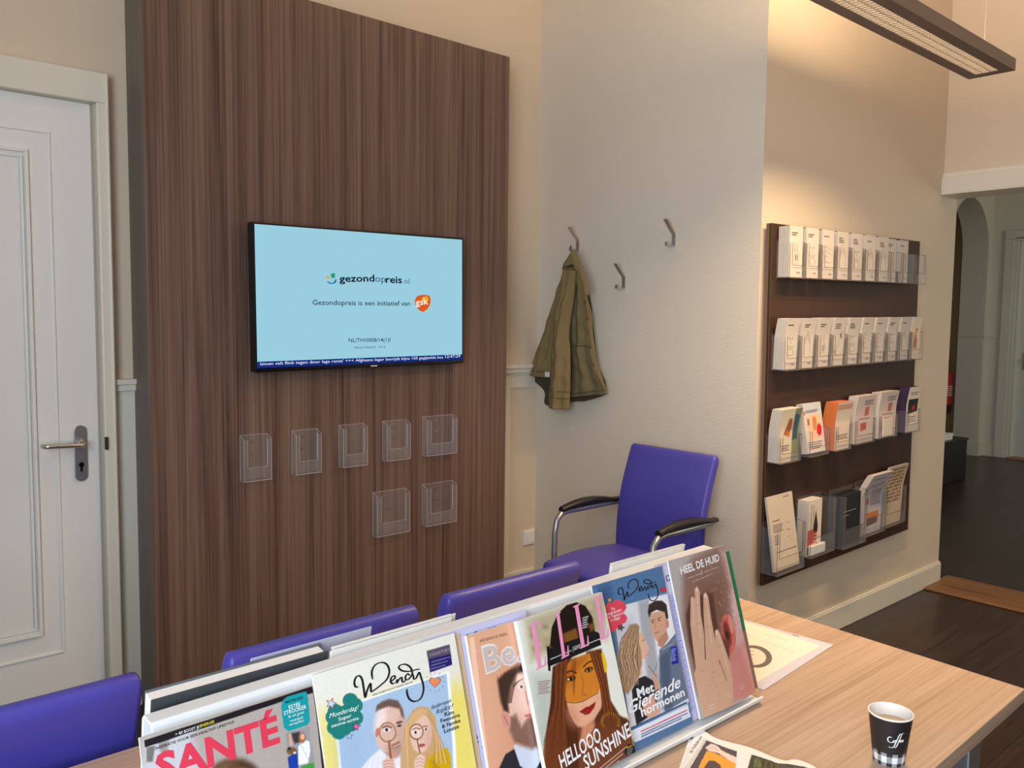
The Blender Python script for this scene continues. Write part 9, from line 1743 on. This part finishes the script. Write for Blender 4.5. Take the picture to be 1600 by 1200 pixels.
# ================================================ BROCHURE BOARD
TL = -.0145
t = thing('display_board', (3.092, YC-.04, .372), 'dark brown board full of leaflets hanging on the cream wall', 'display board', rot=(0, TL, 0))
b = MB(); b.box(.0, 1.388, 0, .012, 0, 1.504); b.build('board_face', M['board'], t, bevel=.001)
b = MB(); b.box(.0, .002, .0, .025, 0, 1.504); b.box(.004, 1.384, .012, .022, .004, 1.5); b.build('edge_band', M['board_edge'], t)
b = MB(); b.box(.03, .06, .022, .0395, .05, 1.45); b.box(1.30, 1.33, .022, .0395, .05, 1.45); b.build('batten', M['black'], t)
def bz(x, z): return z+.0142*(x-3.1)
YF = YC-.0405
LEAF = [dict(bars=2), dict(bars=2, face=1), dict(bars=1, eye=1), dict(bars=3, hand=1), dict(bars=3, face=1), dict(bars=1, hand=1), dict(bars=3, hand=1), dict(bars=2), dict(bars=1)]
def drawing(kind, rs):
    """thin line drawings printed on the leaflets, mm in a 64 x 110 box"""
    out = []
    el = lambda cx, cy, rx, ry, a0=0, a1=360: out.append([(cx+rx*math.cos(math.radians(a)), cy+ry*math.sin(math.radians(a))) for a in np.linspace(a0, a1, 14)])
    if kind == 'face': el(32, 70, 24, 34, 200, 340); el(22, 84, 6, 3); el(42, 84, 6, 3); out.append([(32, 80), (29, 64), (35, 62)]); el(32, 48, 8, 4); out.append([(14, 36), (14, 14), (52, 14), (52, 36)])
    elif kind == 'hand':
        for i in range(4): out.append([(14+i*10, 40), (13+i*10, 84+6*math.sin(i*1.2+1)), (18+i*10, 90+6*math.sin(i*1.2+1)), (22+i*10, 84), (22+i*10, 50)])
        out.append([(14, 40), (16, 14), (48, 14), (52, 44), (60, 62)])
    elif kind == 'two': out.append([(22, 100), (20, 60), (30, 40), (24, 12)]); out.append([(40, 100), (36, 70), (46, 50), (44, 12)]); el(34, 36, 10, 12); el(34, 36, 5, 7); out.append([(12, 12), (54, 12)])
    elif kind == 'mouth': out.append([(8, 96), (30, 90), (56, 82)]); out.append([(10, 76), (34, 70), (54, 58)]); el(18, 40, 14, 12, 20, 300); out.append([(10, 20), (30, 26), (56, 22)]); out.append([(12, 6), (54, 2)])
    elif kind == 'arch': el(32, 60, 22, 34, 0, 180); el(32, 60, 12, 24, 0, 180); out.append([(10, 60), (8, 14)]); out.append([(54, 60), (56, 14)]); out.append([(24, 96), (32, 104), (30, 112)])
    return out
INK = (84, 62, 52)
def leaflet(x, z0, w_, h_, d_, label, group, rs, kind, nbars, lean=0, cover=None, sidecol=None, artfn=None, name='leaflet_stack', face=None, gap=.004, cat='leaflets', bend=0):
    bf = lambda z: bend*max(0, (z/h_-.58)/.42)**1.4
    def bbox(b, x0, x1, y0, y1, z0, z1):
        if not bend: b.box(x0, x1, y0, y1, z0, z1); return
        n = 14; vs = []
        for i in range(n+1): z = z0+(z1-z0)*i/n; o_ = bf(z); vs += [(x0, y0-o_, z), (x1, y0-o_, z), (x1, y1-o_, z), (x0, y1-o_, z)]
        b.add(vs, [(i*4+k, i*4+(k+1) % 4, (i+1)*4+(k+1) % 4, (i+1)*4+k) for i in range(n) for k in range(4)]+[(3, 2, 1, 0), (n*4, n*4+1, n*4+2, n*4+3)])
    t = thing(name, (x, YF, bz(x, z0)), label, cat, group, rot=(lean, TL, 0))
    b = MB(); npg = max(2, int(d_/.008))
    for i in range(npg):
        a0, a1 = i/npg, (i+1)/npg; jx = rs.uniform(-.0015, .0015); bbox(b, jx, w_+jx, -gap-d_*a1, -gap-d_*a0-.0006, 0, h_-rs.uniform(0, .003))
    b.build('pages', sidecol or M['leaflet'], t)
    yf = -gap-d_-.0006
    b = MB(); bbox(b, 0, w_, yf-.0006, yf, 0, h_); b.build('cover', face or M['leaflet'], t)
    s = lambda xx, zz, h: (xx, yf-.0009-h-bf(zz), zz)
    if artfn: artfn(t, s, w_, h_)
    else:
        b = MB()
        for i in range(nbars):
            l_ = (.034, .042, .046)[(i+nbars) % 3]; z = h_-.030-i*.0085; b.add([s(.014, z, 0), s(.014+l_, z, 0), s(.014+l_, z+.0042, 0), s(.014, z+.0042, 0)], [(0, 1, 2, 3)])
        b.add([s(w_-.042, .017, 0), s(w_-.016, .017, 0), s(w_-.016, .021, 0), s(w_-.042, .021, 0)], [(0, 1, 2, 3)]); b.build('lettering', cmat(INK), t)
        b = MB()
        for st in drawing(kind, rs): put_stroke(b, [(q[0]*1.05+w_*1000*.5-33, q[1]*.95+h_*1000*.22) for q in st], 1.7, s, 0)
        if b.f: b.build('line_drawing', cmat((96, 74, 62)), t)
    return t
def pocket(x, z0, w_, h_, d_, label, group):
    e = .002; t = thing('leaflet_holder', (x, YF, bz(x, z0)), label, 'leaflet holder', group, rot=(0, TL, 0))
    b = MB(); b.box(0, w_, -e, 0, 0, h_*1.0); b.box(0, e, -d_, -e, 0, h_*.93); b.box(w_-e, w_, -d_, -e, 0, h_*.93); b.box(e, w_-e, -d_, -e, 0, e); b.build('pocket', M['acrylic'], t)
    b = MB(); x0, x1, zc = .018, w_-.018, h_*.34; b.frame((0, -d_, 0), (1, 0, 0), (0, 0, 1), (0, 1, 0), [(0, 0), (w_, 0), (w_, h_*.93), (x1, h_*.93), (x1, zc), (x0, zc), (x0, h_*.93), (0, h_*.93)], e); b.build('front_plate', M['acrylic_full'], t)
    b = MB()
    for p, q in (((0, -d_, 0), (w_, -d_, 0)), ((0, -d_, 0), (0, -d_, h_*.93)), ((w_, -d_, 0), (w_, -d_, h_*.93)), ((x1, -d_, zc), (x1, -d_, h_*.93)), ((0, 0, h_), (w_, 0, h_)), ((x0, -d_, zc), (x1, -d_, zc)), ((x0, -d_, zc), (x0, -d_, h_*.93)), ((x1, -d_, h_*.93), (w_, -d_, h_*.93)), ((w_, 0, h_), (w_, -d_, h_*.93))): b.tube([p, q], .0011, 5)
    b.build('rim', M['acrylic_dark'], t); return t
rs = np.random.RandomState(3)
ORD = ['leftmost', 'second from left', 'third from left', 'fourth from left', 'middle fifth', 'sixth from left', 'seventh from left', 'eighth from left', 'ninth from left', 'rightmost']
K1 = [('two', 2), ('face', 2), ('mouth', 1), ('arch', 3), ('face', 3), ('arch', 1), ('arch', 3), ('none', 2), ('none', 1)]
for i in range(10):
    x = 3.118+.1285*i
    pocket(x-.006, 1.655, .122, .155, .062, ORD[i]+' clear pocket in the top row of the brown board' + (', empty' if i == 9 else ''), 'clear pockets in the top row')
    if i < 9: leaflet(x, 1.660, .100, .206, .05-(.02 if i in (7, 8) else 0), 'white leaflet pack with line drawing, '+ORD[i]+' in the top row of the board' if i < 7 else 'white leaflet pack, '+ORD[i]+' in the top row of the board', 'white leaflets in the top row', rs, K1[i][0], K1[i][1])
def pen_art(t, s, w_, h_):
    b = MB(); put_stroke(b, [(30, 60), (68, 135)], 2, s, 0); put_stroke(b, [(40, 56), (76, 128)], 2, s, 0); b.build('line_drawing', cmat((120, 96, 84)), t)
    b = MB(); put_stroke(b, [(66, 140), (80, 120)], 12, s, 0); put_stroke(b, [(76, 150), (80, 140)], 4, s, 0); put_stroke(b, [(24, 66), (38, 42)], 7, s, 0); b.build('dark_mark', cmat((40, 32, 40)), t)
    b = MB()
    for i in range(3): z = h_-.03-i*.0085; b.add([s(.014, z, 0), s(.058, z, 0), s(.058, z+.004, 0), s(.014, z+.004, 0)], [(0, 1, 2, 3)])
    b.build('lettering', cmat(INK), t)
def photo_art(t, s, w_, h_):
    ops = [['p', [226, 210, 190], [[0, 0], [w_*1000, 0], [w_*1000, h_*1000], [0, h_*1000]], .5, 1], ['p', [150, 120, 100], [[30, 60], [70, 50], [76, 96], [40, 100]], 9, .9], ['p', [190, 90, 50], [[42, 96], [62, 90], [68, 150], [48, 156]], 8, .9], ['p', [236, 214, 190], [[52, 120], [66, 118], [66, 140], [54, 142]], 5, .8]]
    printed_sheet('cover_picture', ops, 0, 0, w_*1000, h_*1000, 2.2, lambda a, c, h: s(a, c, .0001), M['newsprint'], t)
K2 = [('face', 1), ('arch', 2), ('two', 2), ('pen', 3), ('face', 3), ('mouth', 1), ('mouth', 1), ('face', 2), ('arch', 1), ('photo', 1)]
for i in range(10):
    x = 3.105+.1305*i
    pocket(x-.006, 1.278, .124, .150, .062, ORD[i]+' clear pocket in the second row of the brown board', 'clear pockets in the second row')
    kind = K2[i][0]; lb = 'white leaflet pack with line drawing, '+ORD[i]+' in the second row of the board'
    fn = None
    if kind == 'pen': fn = pen_art; lb = 'white leaflet pack with dark tipped pen drawing in the second row'
    if kind == 'photo': fn = photo_art; lb = 'leaflet pack with small orange photo, rightmost in the second row'
    leaflet(x, 1.284, .102, .210, .045, lb, 'white leaflets in the second row', rs, kind, K2[i][1], artfn=fn, bend=.012, lean=.03)
# third row
def ops_art(ops, step=2.0, bars=None, col=(120, 100, 96)):
    def f(t, s, w_, h_):
        W, H = w_*1000, h_*1000
        sc = [[o[0], o[1], [[p[0]*W, p[1]*H] for p in o[2]]]+list(o[3:]) for o in ops]
        printed_sheet('cover_picture', sc, 0, 0, W, H, step, lambda a, c, h: s(a, c, .0001), M['newsprint'], t)
        if bars:
            b = MB()
            for (x0, x1, z) in bars: b.add([s(x0*w_, z*h_, .0006), s(x1*w_, z*h_, .0006), s(x1*w_, z*h_+.0035, .0006), s(x0*w_, z*h_+.0035, .0006)], [(0, 1, 2, 3)])
            b.build('lettering', cmat(col), t)
    return f
FULL = [[0, 0], [1, 0], [1, 1], [0, 1]]
R3 = [
 (3.092, .150, .222, .050, .899, 'cream booklet pack with brown and teal photo in the third row', None, ops_art([['p', [212, 200, 176], FULL, .5, 1], ['p', [120, 128, 100], [[.62, 0], [1, 0], [1, 1], [.66, 1]], 4, .9], ['p', [50, 84, 110], [[.64, .4], [.9, .42], [.92, .86], [.7, .9]], 5, .9], ['p', [150, 84, 44], [[.2, .52], [.45, .5], [.6, .62], [.58, .8], [.42, .82], [.3, .64]], 6, .95], ['p', [196, 110, 54], [[.3, .5], [.5, .46], [.52, .56], [.36, .6]], 4, .9]], bars=[(.1, .5, .3), (.1, .46, .26), (.1, .5, .22)])),
 (3.305, .150, .215, .030, .905, 'leaflet pack with smiling faces and red round badge, bent over forward', None, ops_art([['p', [210, 200, 194], FULL, .5, 1], ['p', [190, 196, 206], [[0, .78], [1, .8], [1, 1], [0, 1]], 3, .9], ['p', [224, 186, 150], [[.14, .26], [.9, .28], [.9, .76], [.14, .74]], 6, .9], ['p', [196, 120, 70], [[.44, .46], [.64, .44], [.66, .7], [.46, .72]], 7, .8], ['p', [130, 76, 46], [[.16, .56], [.26, .56], [.26, .68], [.16, .68]], 5, .8], ['p', [206, 36, 50], [[.62, .38], [.74, .31], [.88, .36], [.92, .48], [.82, .57], [.68, .54]], 1.5, 1], ['p', [196, 60, 60], [[.0, .78], [.07, .76], [.08, .84], [.0, .84]], 1, .9]], bars=[(.12, .8, .84), (.12, .74, .81), (.1, .86, .2), (.1, .8, .16), (.1, .84, .12), (.1, .7, .08)])),
 (3.530, .130, .215, .060, .905, 'pack of leaflets with orange spine and tree drawing in the third row', M['orange'], ops_art([['p', [222, 204, 184], FULL, .5, 1], ['p', [196, 150, 120], [[0, .84], [1, .84], [1, .95], [0, .95]], 1, .8]], bars=[(.1, .9, .3), (.1, .8, .26), (.1, .9, .22)])),
 (3.740, .180, .222, .045, .910, 'pinkish white leaflet pack with two small red pictures, left of its twin', None, 'red'),
 (3.965, .180, .222, .050, .915, 'pinkish white leaflet pack partly covered by a small card', None, 'red'),
 (4.262, .135, .228, .050, .916, 'purple edged leaflet pack with dark food photo at the right end', M['purple'], ops_art([['p', [226, 214, 196], FULL, .5, 1], ['p', [34, 28, 26], [[.1, .4], [.92, .44], [.95, .72], [.12, .72]], 1, 1], ['p', [170, 50, 34], [[.4, .46], [.75, .48], [.7, .58], [.45, .56]], 3, .9]], bars=[(.2, .9, .86), (.2, .8, .82), (.1, .8, .32), (.1, .7, .27), (.1, .84, .22)])),
]
redart = ops_art([['p', [206, 188, 180], FULL, .5, 1], ['p', [186, 96, 86], [[.5, .55], [.72, .57], [.72, .76], [.5, .74]], 4, .85], ['p', [180, 80, 72], [[.3, .25], [.62, .27], [.62, .42], [.3, .42]], 4, .85]], bars=[(.4, .9, .88), (.42, .84, .84), (.4, .9, .8), (.2, .8, .5)])
for i, (x, w_, h_, d_, z0, lb, side, fn) in enumerate(R3):
    t = leaflet(x, z0, w_, h_, d_, lb, 'leaflet packs in the third row', rs, 'none', 0, sidecol=side, artfn=redart if fn == 'red' else fn, lean=(-.15 if i == 1 else .01), gap=(.034 if i == 1 else .004), bend=(.0 if i == 1 else .014))
    pocket(x-.004, z0-.004, w_+.012, .12, d_+(.046 if i == 1 else .014), ['clear pocket around the cream booklets', 'clear pocket around the bent leaflets', 'clear pocket around the orange spined leaflets', 'clear pocket around the left pinkish leaflets', 'clear pocket around the right pinkish leaflets', 'clear pocket around the purple edged leaflets'][i], 'clear pockets in the third row')
x = 3.985; t = thing('card', (x, YF-.066, bz(x, .923)), 'small pale card standing in front of the right pinkish leaflets', 'card', rot=(0, TL, 0))
b = MB(); b.box(0, .1, -.004, 0, 0, .085); b.build('card_face', M['cream'], t)
# bottom row
letter = ops_art([['p', [198, 184, 168], FULL, .5, 1]], bars=[(.62, .84, .95), (.12, .4, .66)]+[(.12, .5-.02*(k % 3), .6-.028*k) for k in range(4)]+[(.12, .3, .46-.028*k) for k in range(5)]+[(.66, .72, .6), (.66, .74, .5), (.66, .7, .4), (.16, .95, .24)])
redhouse = ops_art([['p', [222, 208, 194], FULL, .5, 1], ['p', [186, 60, 30], [[0, .18], [.66, .22], [.7, .48], [.0, .46]], 3, .95], ['p', [40, 20, 16], [[.4, .44], [.56, .8], [.74, .5], [.7, .4]], 4, .95], ['p', [66, 54, 50], [[0, .02], [1, .06], [.8, .2], [0, .16]], 2, .9]], bars=[(.42, .9, .36), (.42, .9, .3), (.42, .9, .24)], col=(230, 216, 206))
dark = ops_art([['p', [26, 28, 36], FULL, .5, 1]], bars=[(.12, .78, .66), (.12, .42, .58)], col=(150, 150, 160))
news = ops_art([['p', [196, 186, 188], FULL, .5, 1], ['p', [196, 120, 60], [[.22, .12], [.86, .16], [.84, .34], [.22, .34]], 2, .9], ['p', [66, 54, 50], [[.26, .12], [.8, .14], [.76, .24], [.3, .24]], 2, .9], ['p', [186, 50, 60], [[.16, .48], [.32, .48], [.32, .6], [.16, .6]], 2, .9]], bars=[(.2, .8, .9), (.2, .9, .8), (.2, .82, .76)]+[(.4, .9, .7-.03*k) for k in range(9)])
grid_ = ops_art([['p', [206, 184, 154], FULL, .5, 1]]+[['p', [110, 70, 44] if (k*7+j*3) % 4 else [170, 130, 90], [[.1+.1*j, .92-.06*k], [.17+.1*j, .92-.06*k], [.17+.1*j, .96-.06*k], [.1+.1*j, .96-.06*k]], .8, .9] for k in range(10) for j in range(8)])
R4 = [(3.080, .196, .310, .010, .437, 'white printed letter sheet in the bottom row, leftmost', letter, -.15, None, (.210, .21)),
      (3.345, .115, .245, .050, .460, 'narrow red and white brochure pack in the second bottom pocket', redhouse, .01, None, (.205, .255)),
      (3.632, .190, .240, .050, .445, 'black covered folder pack in the middle of the bottom row', dark, .0, M['navy'], (.215, .262)),
      (3.875, .205, .300, .030, .452, 'bent newsletter with orange picture in the bottom row', news, .01, None, (.212, .262)),
      (4.130, .205, .305, .012, .450, 'tan sheet covered with rows of small brown pictures, rightmost bottom', grid_, .05, None, (.22, .2))]
for i, (x, w_, h_, d_, z0, lb, fn, lean, side, (pw, ph)) in enumerate(R4):
    leaflet(x, z0, w_, h_, d_, lb, 'papers in the bottom row', rs, 'none', 0, sidecol=side, artfn=fn, lean=lean, face=side, bend=(0, 0, 0, .055, .02)[i], gap=(.052, .004, .004, .004, .004)[i], name='paper_stack', cat='papers')
    pocket(x-.006, z0-.005, pw+.006, ph, d_+(.066 if i == 0 else .026), ['clear pocket holding the printed letter', 'clear pocket holding the red and white brochures', 'clear pocket holding the black folders', 'clear pocket holding the bent newsletter', 'clear pocket holding the tan picture sheet'][i], 'clear pockets in the bottom row')
x = 3.352; t = thing('white_card_stack', (x, YF-.0565, bz(x, .462)), 'small stack of white cards lying at the foot of the red brochures', 'cards', rot=(0, TL, 0))
b = MB(); b.box(0, .125, -.016, 0, 0, .045); b.build('cards', M['paper'], t, bevel=.006)

# ================================================ PENDANT LAMP
LX0, LX1, LY0, LY1, LZ = 2.02, 3.567, 1.198, 1.363, 2.43
t = thing('pendant_lamp', (LX1, 1.28, LZ), 'long brown grey hanging lamp with lit white louvre', 'lamp')
Lx = LX0-LX1
b = MB()
b.frame((Lx, -1.28, 0), (0, 1, 0), (0, 0, 1), (1, 0, 0), [(1.198, 0), (1.240, 0), (1.240, .044), (1.198, .044)], LX1-LX0)
b.frame((Lx, -1.28, 0), (0, 1, 0), (0, 0, 1), (1, 0, 0), [(1.325, 0), (1.363, 0), (1.363, .044), (1.325, .044)], LX1-LX0)
b.box(-.042, 0, -.042, .047, 0, .044); b.box(Lx, Lx+.042, -.042, .047, 0, .044); b.build('housing', M['lampbody'], t, bevel=.001)
b = MB(); b.box(Lx+.04, -.04, -.040, .045, .030, .033); b.build('diffuser', M['tube'], t)
b = MB(); n_ = 74
for i in range(n_):
    x = Lx+.045+(LX1-LX0-.09)*i/(n_-1); q = .0022; b.add([(x-q, -.04, .002), (x+q, -.04, .002), (x+.0008, -.04, .022), (x-.0008, -.04, .022), (x-q, .045, .002), (x+q, .045, .002), (x+.0008, .045, .022), (x-.0008, .045, .022)], [(0, 1, 2, 3), (4, 7, 6, 5), (0, 4, 5, 1), (1, 5, 6, 2), (0, 3, 7, 4)])
for y in (-.0385, -.012, .017, .0435): b.box(Lx+.042, -.042, y-.001, y+.001, .002, .024)
b.build('louvre', M['louvre'], t)
for x in (-.09, -1.42):
    b = MB(); b.tube([(x+.02, -.03, .044), (x, 0, .10), (x, 0, .16), (x, 0, ZC-LZ-.001)], .0009, 5); b.tube([(x, 0, .10), (x+.02, .03, .044)], .0009, 5); b.build('hanging_wire', M['steel'], t)
dn = area('lamp_down_light', ((LX0+LX1)/2, 1.28, LZ-.004), (0, 0, 0), LX1-LX0-.1, .08, 28, WARM, 132)
up = area('lamp_up_light', ((LX0+LX1)/2, 1.28, LZ+.06), (PI, 0, 0), LX1-LX0-.1, .10, 30, WARM, 175)

# ================================================ SMALL THINGS
t = thing('light_switch', (3.008, YA-.0125, .318), 'square white switch plate low on the wall near the corner', 'switch')
b = MB(); b.box(-.04, .04, 0, .0125, -.04, .04); b.build('plate', M['white'], t, bevel=.004)
b = MB(); b.box(-.028, .028, -.004, 0, -.028, .028); b.build('rocker', M['white'], t, bevel=.002)
t = thing('storage_box', (8.577, 3.117, 0), 'low black cabinet on the hall floor beyond the opening', 'cabinet')
b = MB(); b.box(-.9, 0, 0, .40, 0, .375); b.build('body', M['darkbox'], t, bevel=.005)
b = MB(); b.box(-.91, .01, -.01, .41, .375, .392); b.build('top_board', M['darkbox'], t, bevel=.003)
for i, (lb, dx) in enumerate((('lower white paper stack on the black hall cabinet', 0), ('upper white paper stack on the black hall cabinet', .02))):
    t = thing('paper_stack', (8.33+dx, 3.16, .392+.03*i), lb, 'papers'); b = MB(); b.box(-.32, 0, 0, .22, 0, .029); b.build('sheets', M['paper'], t, bevel=.002)
t = thing('fire_extinguisher', (10.93, 4.46, .42), 'red fire extinguisher hanging in the passage beyond the arch', 'fire extinguisher')
t.location = (10.10, 3.955, .46)
b = MB(); b.lathe([(.001, 0), (.085, 0), (.088, .02), (.088, .1)], 24); b.build('foot_ring', M['black'], t, smooth=True)
b = MB(); b.lathe([(.088, .1), (.088, .42), (.07, .47), (.03, .51), (.022, .54)], 24); b.build('cylinder_body', M['red'], t, smooth=True)
b = MB(); b.lathe([(.03, .54), (.03, .585), (.001, .59)], 12); b.box(-.02, .11, -.012, .012, .585, .60); b.box(-.02, .10, -.012, .012, .62, .632); b.build('valve_lever', M['black'], t)
b = MB(); b.tube([(.02, -.03, .57), (-.09, -.05, .55), (-.12, -.05, .4), (-.11, -.04, .15)], .012, 8); b.build('hose', M['black'], t, smooth=True)
b = MB()
for k, z in enumerate((.20, .225, .25, .275, .30)):
    for q in range(6): a = math.radians(-150+q*14+(k % 2)*4); b.add([(.0889*math.cos(a+d), .0889*math.sin(a+d), z+e) for d, e in ((0, 0), (.14, 0), (.14, .012), (0, .012))], [(0, 1, 2, 3)])
b.build('printed_label', M['paper'], t)
b = MB(); b.box(.08, .143, -.03, .03, .3, .42); b.build('wall_bracket', M['black'], t)
